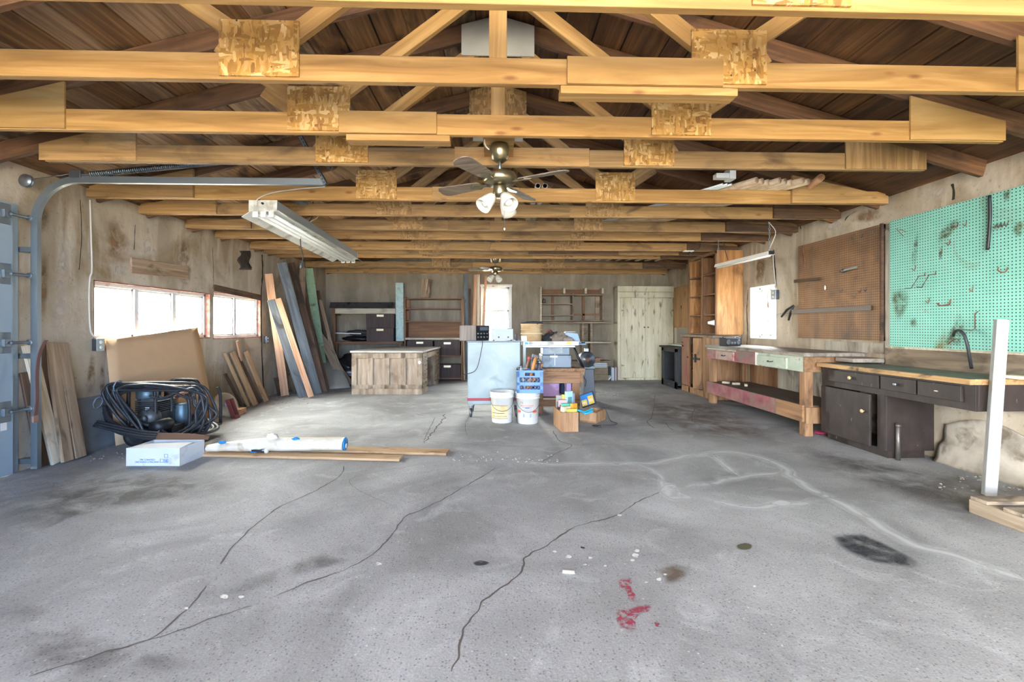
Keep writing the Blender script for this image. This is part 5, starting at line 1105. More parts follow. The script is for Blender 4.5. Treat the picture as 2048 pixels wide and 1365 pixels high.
b = MB(); b.tube([PX(1496, 668, XR - .03), PX(1558, 628, XR - .04), PX(1600, 626, XR - .055)], .002, 5); b.build('wire', M['steel_d'], cl)
# cables and switch box by the right window
g = outlet('pale blue switch box with a cable beside the right window', PX(1554, 590, XR - .001), (-1, 0, 0), (.1, .13))
b = MB(); b.tube(cr([PX(1546, 505, XR - .02), PX(1547, 530, XR - .015), PX(1550, 560, XR - .015), PX(1553, 580, XR - .03)], 5), .006, 6); tag(b.build('cable', M['cord_w']), 'white cable dropping from the roof to the switch box by the right window', 'cable')
wcrack('wall_crack', XR, [(1547, 500), (1549, 530), (1551, 545), (1552, 570), (1554, 588)], .03, wall_right, -1, DKC)
wcrack('wall_crack', XR, [(1496, 580), (1494, 620), (1495, 660), (1494, 690)], .02, wall_right, -1, DKC)
for pts in ([(1605, 420), (1600, 440), (1602, 458)], [(1690, 442), (1697, 432), (1714, 422)], [(1905, 368), (1908, 380), (1907, 400)]): wcrack('wall_crack', XR, pts, .02, wall_right, -1, DKC)
# white post, pipe stub, pallet
o = board('post', V((3.345, 3.0, .0)), PY(2003, 640, 3.045), .062, .062, mottled('chalky white paint', ['#9fa2a2', '#b2b4b2'], (9, 9, 9), '#7d7a72', 10, .6, .7), None, (-.6, -1, 0), .003); tag(o, 'white wooden post leaning on the end of the dark counter', 'post')
b = MB(); q = PZ(1796, 921); b.tube([(q.x, q.y, 0), (q.x, q.y, .32)], .017, 12).tube([(q.x, q.y, .29), (q.x, q.y, .31)], .021, 12); tag(b.build('pipe_stub', metalm('rusty pipe', '#7e7c77', .5, dirt='#5b4033')), 'short steel pipe stub rising from the floor before the dark counter', 'pipe')
pl = thing('pallet', 'broken weathered pallet corner lying on the floor beyond the white post', 'pallet', (3.2, 2.6, 0)); pm = Tm(2.93, 2.42, 0, .02)
PW = wood('weathered pallet wood', ['#7d6f5f', '#9c8c78', '#b4a48f'], dirt='#4d443b', dlo=.52, dhi=.66, rnd=.1)
PE = wood('weathered pallet end', ['#7f705c', '#9a8a74', '#b0a18b'], axis='Y', dirt='#5a4d40', dlo=.54, dhi=.7)
for x in (0, .5): b = MB(); b.box((x, -.62, 0), (x + .045, .32, .085), pm); b.build('runner', PE, pl, .006)
for k, y in enumerate((.2, .02, -.17, -.36, -.55)):
    p0, p1 = pm @ V((-.01, y + .05, .097)), pm @ V((.86, y + .05 + .02 * (k % 2), .097)); board('deck_board', p0, p1, .1, .022, PW, pl, (0, 0, 1), .003, .004)

# brown drips and pale patches on the plaster
BS = decal('brown damp drip', '#8a6a45', 7, .36, .6, .75); WP = decal('pale plaster patch', '#d2cabb', 5, .34, .6, .6)
for pts in ([(172, 790), (176, 730), (182, 705), (190, 712), (192, 760), (186, 792)], [(198, 780), (202, 730), (208, 735), (210, 780)], [(65, 640), (72, 560), (88, 500), (98, 520), (96, 600), (84, 650)], [(210, 460), (225, 430), (250, 440), (262, 500), (240, 540), (215, 520)], [(350, 540), (362, 470), (378, 480), (384, 550), (372, 580)], [(60, 430), (80, 400), (98, 420), (92, 460), (70, 470)]): stainx('damp_stain', pts, BS, wall_left, XL + .0015)
for pts in ([(216, 545), (226, 525), (252, 525), (258, 548), (240, 556)], [(100, 640), (112, 470), (135, 460), (140, 620), (125, 700)], [(285, 540), (292, 440), (302, 440), (306, 520)]): stainx('pale_patch', pts, WP, wall_left, XL + .0015)
for pts in ([(1700, 445), (1715, 425), (1760, 415), (1772, 432), (1740, 445)], [(1510, 520), (1530, 515), (1528, 560), (1512, 570)]): stainx('damp_stain', pts, BS, wall_right, XR - .0015)
for pts in ([(1830, 400), (1860, 375), (1900, 365), (1890, 390), (1850, 410)], [(1640, 460), (1660, 440), (1690, 440), (1680, 462)]): stainx('pale_patch', pts, WP, wall_right, XR - .0015)
b = MB(); rr = random.Random(21)
def peb(x, y, s):
    p = PZ(x, y, 0)
    if -3.65 < p.x < 3.7 and not (-2.7 < p.x < -.4 and 3.8 < p.y < 4.35): b.blob((p.x, p.y, s * .4), (s, s * rr.uniform(.6, 1), s * .6), .3, rr.randint(0, 99), 2, 4, zmin=0)
for k in range(150): peb(rr.uniform(560, 1120), rr.gauss(921, 5), rr.uniform(.004, .011))
for k in range(70): peb(rr.gauss(1205, 22), rr.gauss(789, 6), rr.uniform(.006, .014))
for k in range(50): peb(rr.uniform(1880, 2046), rr.uniform(945, 985), rr.uniform(.004, .014))
for k in range(60): peb(rr.gauss(560, 30), rr.gauss(800, 8), rr.uniform(.006, .013))
for k in range(60): peb(rr.uniform(160, 420), rr.gauss(915, 8), rr.uniform(.003, .009))
tag(b.build('gravel_debris', plain('concrete crumbs', '#8d8a84', .9, var=.3)), 'grey concrete crumbs and grit scattered over the cracked floor', 'debris', None, 'stuff')
# ---------------------------------------------------------------- middle of the room
def lbl(name, verts_m, par, m): pass
CB = mottled('pale blue painted steel', ['#75817f', '#828e8c', '#8f9a97'], (2.5, 2.5, 2.5), '#667270', 5, .6, .8, .42, .2, bump=.05)
ct = thing('tool_cart', 'pale blue steel cabinet on casters with a red stripe in the middle of the floor', 'cart', (-.03, 6.1, 0))
Y0 = 5.79; xa, xb = PY(935, 700, Y0).x, PY(1041, 700, Y0).x; D_ = .5; zb, zt = .165, PY(996, 684, Y0).z
b = MB(); b.box((xa, Y0, zb), (xb, Y0 + D_, zt)); b.build('body', CB, ct, .008)
b = MB(); b.box((xa + .012, Y0 - .004, zb + .06), (xb - .012, Y0, zt - .03)); b.build('back_sheet', CB, ct, .002)
b = MB(); b.box((xa - .002, Y0 - .007, PY(996, 802, Y0).z), (xb + .002, Y0 + .02, PY(996, 796.5, Y0).z)); b.build('stripe', plain('red stripe', '#9c2434', .5), ct)
b = MB(); b.box((xa - .01, Y0 - .01, zt), (xb + .01, Y0 + D_, zt + .012)); b.build('lid', M['steel_d'], ct, .003)
for x in (xa + .04, xb - .05):
    for y in (Y0 + .05, Y0 + D_ - .06):
        b = MB(); b.box((x - .035, y - .035, zb - .012), (x + .035, y + .035, zb)).box((x - .022, y - .02, .06), (x - .018, y + .03, zb - .01)).box((x + .018, y - .02, .06), (x + .022, y + .03, zb - .01)); c_ = b.build('caster', M['steel'], ct, .002)
        b = MB(); b.lathe([(0, -.016), (.04, -.016), (.055, -.012), (.058, 0), (.055, .012), (.04, .016), (0, .016)], 20, fr(V((x, y - .005, .058)), V((0, 1, 0)), V((0, 0, 1)))); b.build('caster_wheel', M['steel_d'], c_)
INK = plain('black ink', '#26282c', .6)
text('lettering', 'VETI', .036, INK, Tm(PY(1000, 780, Y0).x, Y0 - .0052, PY(1000, 780, Y0).z) @ Matrix.Rotation(PI / 2, 4, 'X'), ct)
b = MB(); b.tube(cr([(PY(965, 682, Y0).x, Y0 - .02, zt + .016), PY(963, 700, Y0 - .014), PY(952, 740, Y0 - .014), PY(930, 749, Y0 - .012), PY(921, 753, Y0 - .012)], 6), .0045, 6); tag(b.build('cord', M['cord_b']), 'thin black cord hanging down the front of the blue cart', 'cord')
zt += .013
rd = thing('speaker_cabinet', 'wood veneered old receiver turned sideways on the cart, knobbed black face to the window', 'receiver', (-.25, 6.0, zt))
rm = Tm(PY(951.5, 668, Y0 + .04).x, Y0 + .04, zt, 0)
wL = PY(951.5, 668, Y0 + .04).x - PY(919, 668, Y0 + .04).x; hR = .195
b = MB(); b.prism([(-wL, 0), (0, 0), (.17, .13), (-.02, .26), (-wL + .02, .26)], 0, hR, rm); b.build('case', wood('grey veneer', ['#6d6259', '#84786c', '#91857a'], axis='Z', gs=30), rd, .004)
fm = rm @ fr(V((0, 0, 0)), V((.17, .13, 0)), V((0, 0, 1)))   # face plane: x along the face, y up
b = MB(); b.box((.004, .004, .001), (.21, hR - .004, .006), fm); b.build('face', M['black'], rd)
for i in range(4):
    for j in range(2): b = MB(); b.lathe([(0, .006), (.011, .006), (.01, .02), (0, .02)], 10, fm @ Matrix.Translation((.03 + i * .048, .045 + j * .045, 0))); b.build('knob', M['steel'], rd)
b = MB(); b.box((.06, .13, .006), (.19, .175, .008), fm); b.build('dial', plain('grey dial', '#596066', .3), rd)
st = thing('stereo_unit', 'plain grey metal receiver box on the right half of the blue cart', 'receiver', (.12, 6.0, zt))
xa2, xb2 = PY(983, 670, Y0 + .03).x, PY(1027, 670, Y0 + .03).x; b = MB(); b.box((xa2, Y0 + .03, zt + .01), (xb2, Y0 + .32, zt + .155)); b.build('case', metalm('grey steel case', '#7c8286', .45, metal=.4), st, .006)
for x in (.35, .8): b = MB(); b.lathe([(.008, 0), (.011, .0), (.011, .002), (.008, .002)], 14, fr(V((xa2 + (xb2 - xa2) * x * .95, Y0 + .03, zt + .045)), V((1, 0, 0)), V((0, 0, 1)))); b.build('screw_ring', M['black'], st)
for x in (xa2 + .03, xb2 - .03): b = MB(); b.box((x - .01, Y0 + .04, zt), (x + .01, Y0 + .06, zt + .01)); b.build('foot', M['black'], st)
b = MB(); q = PY(1033, 677, 5.95); b.box((q.x - .016, 5.93, zt), (q.x + .016, 5.97, zt + .085)); tag(b.build('battery', INK, None, .003), 'small black adapter standing beside the grey receiver', 'adapter')
# buckets and crate
PAIL = mottled('white pail plastic', ['#d0cfc6', '#dfded6'], (5, 5, 5), '#a59c87', 7, .62, .74, .45)
def pail(lab, x, y, hz, grp=None, label=None, lid=True):
    g = thing('bucket', lab, 'bucket', (x, y, 0), grp); m = Tm(x, y, 0)
    b = MB(); b.lathe([(0, .004), (.118, .0), (.124, .008), (.138, .30), (.146, .302), (.146, .312), (.139, .314), (.139, .328), (.147, .33), (.147, .34), (.14, .342), (.14, .352), (.148, .354), (.148, .372), (.135, .372), (.122, .02), (0, .016)], 40, m); b.build('pail_body', PAIL, g)
    b = MB(); P = []
    for k in range(13): a = PI * k / 12; P.append(m @ V((-.15 * math.cos(a) * .98, -.02 - .16 * math.sin(a), .305 - .15 * math.sin(a))))
    P = [p if (p - m @ V((0, 0, p.z))).length > .15 else m @ (V((p.x - x, p.y - y, 0)).normalized() * .15) + V((0, 0, p.z)) for p in P]
    b.tube(P, .0028, 6); b.build('bail', M['steel_d'], g); return g, m
p1, p2 = PZ(1004.5, 848), PZ(1057, 850)
def wrap(a0, a1, z0, z1, r0, m, off=.0012):
    b = MB(); n = 12; vs = []; fs = []
    for i in range(n + 1):
        a = -PI / 2 + a0 + (a1 - a0) * i / n
        for z in (z0, z1):
            r = .124 + (z - .008) * .048 + off; vs.append((r * math.cos(a), r * math.sin(a), z))
    for i in range(n): fs.append((2 * i, 2 * i + 2, 2 * i + 3, 2 * i + 1))
    return b.add(vs, fs, 0, True, m)
g, m = pail('open dirty white bucket with a yellowed label on the floor before the blue cart', p1.x, p1.y + .125, 0)
wrap(-1.2, .55, .06, .215, 0, m).build('label', mottled('yellowed label', ['#c9a75e', '#d9c08a', '#e3d6b4'], (12, 12, 6)), g)
wrap(-1.2, .55, .212, .216, 0, m, .002).build('label_border', plain('maroon', '#7c2f3a'), g); wrap(-1.2, .55, .058, .062, 0, m, .002).build('label_border', plain('maroon line', '#7c2f3a'), g)
wrap(-1.1, .2, .12, .126, 0, m, .002).build('label_print', INK, g); wrap(-1.1, .45, .083, .087, 0, m, .002).build('label_print', INK, g)
b = MB(); b.lathe([(0, .3), (.13, .3), (.13, .296), (0, .296)], 30, m); b.build('grey_residue', mottled('grey residue', ['#5c5a55', '#8c897f'], (14, 14, 14)), g)
g, m = pail('white bucket with orange zigzag and lettering carrying the blue crate', p2.x, p2.y + .125, 0)
ORG = plain('orange print', '#d9541e', .5); BL2 = plain('blue print two', '#2b57a8', .5)
def curved(s, size, z, a0, mt):
    """letters bent round the pail"""
    o = text('lettering', s, size, mt, Matrix(), g, .0001); r = .124 + (z - .008) * .048 + .0016
    for v in o.data.vertices:
        a = -PI / 2 + a0 + v.co.x / r; zz = v.co.y; d = v.co.z
        v.co = m @ V(((r + d) * math.cos(a), (r + d) * math.sin(a), z + zz))
    o.matrix_basis = WM[g.name].inverted()
curved('MULTI.CLEAR', .026, .222, -.12, ORG); curved('SWIMMING POOL', .0001, .18, -.1, BL2) if False else None
wrap(-.55, .3, .199, .203, 0, m).build('printed_line', BL2, g); wrap(-.3, .08, .193, .199, 0, m).build('printed_line', BL2, g)
wrap(-.5, .3, .170, .174, 0, m).build('printed_line', plain('pale blue print', '#7d9ac9'), g)
for a0 in (.42, -1.15):
    b = MB()
    for k in range(6):
        a = -PI / 2 + a0 + k * .075; r = .124 + .15 * .048 + .0015; P = []
        hgt = .026 - .004 * abs(k - 2.5)
        b.add([m @ V((r * math.cos(a + q), r * math.sin(a + q), zz)) for q, zz in ((-.045, .152), (0, .152 - hgt), (.045, .152), (0, .152 + hgt))], [(0, 1, 2, 3)])
    b.build('zigzag_print', ORG, g)
for a0 in (-.5, .12): wrap(a0, a0 + .13, .085, .125, 0, m).build('printed_figure', plain('faint blue figure', '#8ea6cf'), g)
cr_ = thing('milk_crate', 'blue plastic milk crate of hand tools standing on the lettered bucket', 'crate', (p2.x, p2.y + .15, .374))
BLC = plain('blue crate plastic', '#5f8dc9', .5, var=.08); BLG = plain('greyed lattice', '#8f9aa8', .5)
cw, chh, z0 = .315, .27, .374; cm = Tm(p2.x + .005, p2.y - .02, z0, -.06) @ Matrix.Translation((-cw / 2 + .01, 0, 0))
def face(mt, nm):
    b = MB(); t = .008
    b.box((0, 0, 0), (cw, t, .045), mt).box((0, 0, .09), (cw, t, .13), mt).box((0, 0, .185), (cw, t, .205), mt).box((0, 0, .24), (cw, t, chh), mt)
    b.box((0, 0, 0), (.038, t, chh), mt).box((cw - .038, 0, 0), (cw, t, chh), mt).box((0, 0, .2), (.1, t, .245), mt).box((cw - .1, 0, .2), (cw, t, .245), mt)
    b.box((-.004, -.005, chh - .012), (cw + .004, t, chh), mt)
    f = b.build(nm, BLC, cr_, .002)
    b = MB()
    for za, zb2 in ((.045, .09), (.13, .185)):
        n = 6; w = (cw - .076) / n
        for k in range(n):
            x = .038 + k * w
            b.tube([mt @ V((x, .005, za)), mt @ V((x + w, .005, zb2))], .0024, 5); b.tube([mt @ V((x + w, .003, za)), mt @ V((x, .003, zb2))], .0024, 5)
    b.build('lattice', BLG, f)
face(cm, 'front_side'); face(cm @ Matrix.Translation((cw, cw, 0)) @ Matrix.Rotation(PI, 4, 'Z'), 'back_side')
face(cm @ Matrix.Translation((0, cw, 0)) @ Matrix.Rotation(-PI / 2, 4, 'Z'), 'left_side'); face(cm @ Matrix.Translation((cw, 0, 0)) @ Matrix.Rotation(PI / 2, 4, 'Z'), 'right_side')
b = MB(); b.box((.005, .005, 0), (cw - .005, cw - .005, .012), cm); b.build('bottom', BLC, cr_)
text('lettering', "PRICE'S", .03, BLG, cm @ Matrix.Translation((cw / 2, -.0012, .113)) @ Matrix.Rotation(PI / 2, 4, 'X'), cr_)
text('lettering', "CREAMERIES", .013, BLG, cm @ Matrix.Translation((cw / 2, -.0012, .095)) @ Matrix.Rotation(PI / 2, 4, 'X'), cr_)
HW = M['ply']; TG = 'hand tools in the milk crate'
def tool(name, lab, a, bq, r, mt, head=None, cat='hand tool'):
    a, bq = cm @ V(a), cm @ V(bq); b = MB(); n = 6; b.tube([a.lerp(bq, i / n) for i in range(n + 1)], [r * k for k in (.9, .8, .75, .85, 1, 1.05, .8)], 10); o = b.build(name, mt); tag(o, lab, cat, TG); return o, a, bq
WH = plain('wooden handle', '#b8793a', .5); OR2 = plain('orange handle', '#c4762a', .5)
o, a, e = tool('axe', 'hatchet with orange wooden handle standing tallest in the milk crate', (.13, .1, .03), (.23, .13, .42), .021, WH); b = MB(); mm = fr(e, e - a, V((0, 0, 1))); b.box((-.02, -.03, -.012), (.025, .05, .012), mm); b.build('axe_head', M['steel_d'], o, .004)
o, a, e = tool('hammer', 'tool with bright orange handle leaning to the right in the milk crate', (.15, .14, .03), (.305, .1, .34), .016, OR2); b = MB(); b.lathe([(0, 0), (.018, 0), (.018, .015), (0, .015)], 10, fr(e, V((1, 0, 0)), V((0, 1, 0)))); b.build('end_ferrule', M['steel'], o)
for k, (a, e, c, lab) in enumerate((((.05, .16, .03), (.15, .2, .4), '#8a5b4a', 'pliers with red brown grips at the back of the milk crate'), ((.2, .2, .03), (.27, .24, .37), '#1f2226', 'black handled pry tool behind the hatchet in the milk crate'), ((.1, .05, .03), (.05, .0299 + .01, .31), '#9aa0a4', 'grey steel bar leaning at the left front of the milk crate'), ((.24, .07, .03), (.28, .06, .36), '#2b3d5c', 'navy handled tool by the right corner of the milk crate'), ((.17, .26, .03), (.19, .28, .39), '#555a60', 'dark grey wrench at the rear of the milk crate'))):
    o, p_, q_ = tool('hand_tool', lab, a, e, .014, plain('grip ' + str(k), c, .5)); b = MB(); b.blob(q_, (.022, .012, .02), .3, k, 2, 7); b.build('tool_head', M['steel_d'] if k != 0 else plain('red grip', '#b5493a'), o)
b = MB(); mm = cm @ Tm(.02, .1, .27, .1); b.box((0, 0, -.01), (.11, .17, .006), mm @ Matrix.Rotation(-.12, 4, 'Y')); tag(b.build('grey_board', plain('grey card', '#8e8f8b', .7)), 'grey flat card resting on the left rim of the milk crate', 'card')
# saw bench with table saw
sb = thing('saw_bench', 'rough wooden bench carrying the table saw behind the milk crate', 'bench', (.72, 6.4, 0))
Yb = 6.02; xa, xb = PY(1072, 745, Yb).x, PY(1160, 745, Yb).x; zt_ = PY(996, 737, Yb).z
b = MB(); b.box((xa - .02, Yb - .05, zt_ - .042), (xb + .06, Yb + .62, zt_)); b.build('bench_top', M['bench_y'], sb, .005)
b = MB(); b.box((xa, Yb - .02, zt_ - .2), (xb, Yb + .02, zt_ - .043)); b.build('apron', wood('raw bench front', ['#74533a', '#926d4b', '#aa8662'], dirt='#533a28', dlo=.56, dhi=.72), sb, .004)
b = MB(); b.box((xb + .0, Yb - .02, zt_ - .2), (xb + .04, Yb + .58, zt_ - .043)); b.build('side_apron', M['bench_y'], sb, .004)
for x in (xa, xb - .1):
    for y in (Yb + .021, Yb + .5): b = MB(); b.box((x, y, 0), (x + .1, y + .06, zt_ - .043)); b.build('leg', M['bench'], sb, .005)
b = MB(); b.box((xa, Yb - .01, .10), (xb, Yb + .02, .19)); b.build('lower_rail', M['furn'], sb, .004)
b = MB(); b.box((xa + .02, Yb + .1, .19), (xb - .02, Yb + .55, .205)); b.build('lower_shelf', M['furn'], sb)
for lab, x0_, x1_, z1_, c in (('mauve plastic tub standing under the saw bench', xa + .1, xa + .33, .41, '#8f6a8a'), ('lilac box beside a navy cloth under the saw bench', xa + .42, xa + .5, .42, '#9a7fb2')):
    b = MB(); b.box((x0_, Yb + .12, .207), (x1_, Yb + .4, z1_)); o = b.build('tub', mottled(lab[:9], [c, c], (5, 5, 5), '#b79ac4', 4, .5, .7, .5), None, .012); tag(o, lab, 'tub')
    b = MB(); b.box((x0_ - .006, Yb + .112, z1_ - .02), (x1_ + .006, Yb + .408, z1_ - .004)); b.build('rim', plain('rim ' + c, c), o, .004)
b = MB(); b.blob((xa + .375, Yb + .2, .31), (.035, .06, .1), .3, 3, 3, 10, zmin=.207); tag(b.build('cloth', plain('navy cloth', '#1f2a44', .8)), 'navy cloth hanging between the two tubs under the saw bench', 'cloth')
ts = thing('table_saw', 'grey table saw with long white rip fence standing on the wooden bench', 'table saw', (.72, 6.3, zt_))
GR = metalm('grey saw paint', '#66727a', .45, metal=.3, dirt='#3f474c'); Ys = 6.06
xs0, xs1 = PY(1085, 700, Ys).x, PY(1141, 700, Ys).x; zt2 = PY(996, 691, Ys).z; zm = zt_ + .17
b = MB(); b.box((xs0 + .01, Ys, zm), (xs1 - .01, Ys + .4, zt2 - .03)); b.build('saw_body', GR, ts, .008)
b = MB(); b.box((xs0 - .005, Ys - .015, zt_ + .002), (xs1 + .012, Ys + .42, zm)); b.build('saw_base', GR, ts, .008)
xt0, xt1 = PY(1047, 690, Ys - .06).x, PY(1157, 690, Ys - .06).x
b = MB(); b.box((xt0 + .02, Ys - .03, zt2 - .03), (xt1 - .04, Ys + .5, zt2)); b.build('saw_table', M['steel'], ts, .003)
b = MB(); b.box((xt0 - .01, Ys - .09, zt2 + .0), (xt1, Ys - .035, zt2 + .055)); fe = b.build('rip_fence', mottled('white fence', ['#cfcfc8', '#dddcd5'], dirt='#a7a294', dsc=8), ts, .004)
b = MB(); b.box((xt0 + .015, Ys - .0915, zt2 + .015), (xt0 + .06, Ys - .09, zt2 + .042)); b.build('blue_decal', plain('cyan decal', '#2f9bd0'), fe)
text('lettering', 'BENCH', .022, INK, Tm(xt0 + .105, Ys - .0906, zt2 + .028) @ Matrix.Rotation(PI / 2, 4, 'X'), fe)
b = MB(); b.box((xt1 - .16, Ys - .0915, zt2 + .02), (xt1 - .1, Ys - .09, zt2 + .05)); b.build('yellow_decal', plain('yellow decal', '#d9b93a'), fe)
b = MB(); b.box((xs0 + .08, Ys - .006, zm + .03), (xs0 + .27, Ys, zm + .14)); b.build('motor_cover', mottled('pale cover', ['#8f999c', '#b5bbba'], (9, 9, 20), dirt='#6b7377'), ts, .006)
b = MB(); b.box((xs0 + .16, Ys - .017, zt_ + .03), (xs0 + .167, Ys - .0151, zm + .02)).box((xs0 + .1, Ys - .017, zm - .03), (xs0 + .2, Ys - .0151, zm - .005)); b.build('paint_drip', M['white'], ts)
b = MB(); b.box((xt0 - .005, Ys - .06, zt2 - .3), (xt0 + .03, Ys - .03, zt2)); b.build('side_leg', CB, ts)
# on the saw table
zs = zt2 + .002; zf = zt2 + .057
bk = thing('bucket', 'tan plastic bucket with a black cloth over its rim on the table saw', 'bucket', (.33, 6.2, zs)); q = PY(1064, 660, 6.2)
TAN = mottled('stained tan plastic', ['#a8825a', '#c4a67c', '#d2bd96'], (3, 3, 5), '#8f6a45', 3, .55, .7, .4); m = Tm(q.x, 6.24, zs)
b = MB(); b.lathe([(0, 0), (.128, 0), (.135, .01), (.15, .27), (.155, .272), (.155, .285), (.14, .285), (.128, .02), (0, .015)], 36, m); b.build('bucket_body', TAN, bk)
b = MB(); b.lathe([(.147, .14), (.152, .142), (.152, .16), (.148, .162)], 36, m).lathe([(.1485, .2), (.153, .202), (.153, .206), (.149, .21)], 36, m); b.build('band', plain('pale band', '#cdbb92'), bk)
b = MB(); b.blob((q.x + .01, 6.24, zs + .29), (.145, .15, .03), .25, 8, 3, 16); tag(b.build('cloth', plain('charcoal cloth', '#33383e', .8)), 'charcoal cloth draped over the tan bucket', 'cloth')
b = MB(); b.box((q.x - .155, 6.05, zs), (q.x - .08, 6.1, zs + .125)); tag(b.build('paper_carton', M['white'], None, .003), 'small whitish carton before the tan bucket on the saw', 'box')
for k, (x, y, rx, rz2, c, lab) in enumerate(((1108, 6.32, .17, .085, '#3a3735', 'dark heap of rags in the middle of the table saw'), (1118, 6.13, .12, .085, '#7d7264', 'knotted tan grey rag in front on the table saw'), (1098, 6.16, .07, .075, '#2c2f33', 'black glove lying before the dark rags on the saw'), (1100, 6.46, .07, .095, '#8f4038', 'red cloth tucked behind the rags beside the tan bucket'), (1134, 6.12, .08, .06, '#a08f88', 'pinkish rag trailing toward the blue case on the saw'))):
    p = PY(x, 670, y); b = MB(); b.blob((p.x, y, zs + rz2 * .9), (rx, .09, rz2 * (.95 if k != 3 else 1)), .45, k + 11, 3.2, 16, zmin=zs); tag(b.build('rag', plain('cloth ' + c, c, .85, var=.35, sc=22)), lab, 'rag')
p = PY(1143, 665, 6.3); cs_ = thing('tool_case', 'blue grey sloped plastic tool case at the right end of the table saw', 'case', (p.x, 6.35, zs)); b = MB(); mm = Matrix(((1, 0, 0, 0), (0, 0, -1, 6.45), (0, 1, 0, 0), (0, 0, 0, 1)))
b.prism([(p.x - .1, zs), (p.x + .12, zs), (p.x + .115, zs + .05), (p.x + .08, zs + .155), (p.x - .09, zs + .17), (p.x - .1, zs + .15)], 0, .2, mm); b.build('case_body', metalm('steel blue plastic', '#7791a3', .4, metal=.1), cs_, .006)
b = MB(); b.box((p.x - .08, 6.26, zs + .171), (p.x + .05, 6.44, zs + .176)); b.build('case_top', M['white'], cs_)
b = MB(); b.box((p.x - .1, 6.1, zs), (p.x + .17, 6.24, zs + .02)); o = b.build('tray', plain('blue tray', '#4f7fa6', .4), None, .003); tag(o, 'shallow blue tray of small screws beside the sloped tool case', 'tray')
b = MB()
for k in range(16): b.blob((p.x - .08 + .24 * R.random(), 6.11 + .1 * R.random(), zs + .028), (.012, .012, .01), .3, k, 2, 5)
o2 = b.build('loose_screws', M['black'], o); o2['kind'] = 'stuff'
# motor on pedestal
mo = thing('bench_motor', 'round electric motor on a grey pedestal behind the table saw', 'motor', (1.35, 7.0, 0)); Ym = 7.0; q = PY(1171, 719, Ym)
b = MB(); b.prism([(q.x - .06, 0), (q.x + .14, 0), (q.x + .11, q.z - .14), (q.x - .03, q.z - .14)], Ym - .1, Ym + .1, Matrix(((1, 0, 0, 0), (0, 0, 1, 0), (0, 1, 0, 0), (0, 0, 0, 1)))); b.build('pedestal', metalm('dark grey casting', '#50555a', .5, metal=.4), mo, .01)
b = MB(); b.box((q.x - .05, Ym - .08, q.z - .14), (q.x + .13, Ym + .08, q.z - .1)); b.build('mount', GR, mo, .004)
mm = fr(q + V((.01, -.12, 0)), V((1, 0, 0)), V((0, 0, 1))); b = MB(); b.lathe([(0, -.22), (.1, -.22), (.12, -.2), (.12, -.02), (.1, 0), (.05, .008), (.05, .02), (0, .02)], 28, mm); b.build('motor_body', M['steel_d'], mo)
b = MB(); b.lathe([(0, .02), (.03, .02), (.03, .045), (0, .045)], 14, mm); b.build('shaft_boss', M['rust'], mo)
b = MB(); b.box((q.x - .02, Ym - .05, q.z + .12), (q.x + .04, Ym + .02, q.z + .17)); b.build('junction_box', M['steel'], mo, .004)
b = MB(); b.tube([PY(1145, 690, Ym - .2), PY(1168, 740, Ym - .2)], .02, 8); b.build('drive_arm', M['black'], mo)
b = MB(); b.tube(cr([PY(1163, 742, 6.55), PY(1168, 755, 6.5), PY(1172, 765, 6.6), PZ(1166, 790, .02), PZ(1163, 800, .008)], 6), .006, 6); tag(b.build('cord', M['cord_b']), 'black cord dropping from the saw bench to the floor', 'cord')
# crate of paint things
bxm = thing('wooden_box', 'old wooden box full of paint supplies on the floor before the saw bench', 'box', PZ(1140, 865)); q0, q1 = PZ(1122.5, 865), PZ(1157, 864)
ux = (q1 - q0).normalized(); m = fr(q0, ux, V((-.12, 1, 0))); Lb = (q1 - q0).length; Db, Hb, t = .42, .215, .014
BXW = wood('worn box wood', ['#84603f', '#a47d58', '#bb9873'], axis='Z', dirt='#c4ad8e', dlo=.58, dhi=.74, gs=16)
for nm, a, c in (('front_board', (0, 0, 0), (Lb, t, Hb)), ('back_board', (0, Db - t, 0), (Lb, Db, Hb)), ('side_board', (0, t, 0), (t, Db - t, Hb)), ('side_board', (Lb - t, t, 0), (Lb, Db - t, Hb)), ('bottom_board', (t, t, 0), (Lb - t, Db - t, t))): b = MB(); b.box(a, c, m); b.build(nm, BXW, bxm, .003)
PG = 'paint supplies in the wooden box'
def sup(name, lab, x, y, z, s, c, rz=.3, rx=0., cat='package', prt=None):
    mm = m @ Tm(x, y, z, rz) @ Matrix.Rotation(rx, 4, 'X'); b = MB(); b.box((-s[0] / 2, -s[1] / 2, 0), (s[0] / 2, s[1] / 2, s[2]), mm); o = b.build(name, plain('pack ' + c + lab[:5], c, .5), None, .004); tag(o, lab, cat, PG)
    if prt:
        b = MB(); b.box((-s[0] * .35, -s[1] / 2 - .001, s[2] * .3), (s[0] * .35, -s[1] / 2, s[2] * .7), mm); b.build('printed_panel', plain('panel ' + prt + lab[:5], prt), o)
    return o
z = t + .002
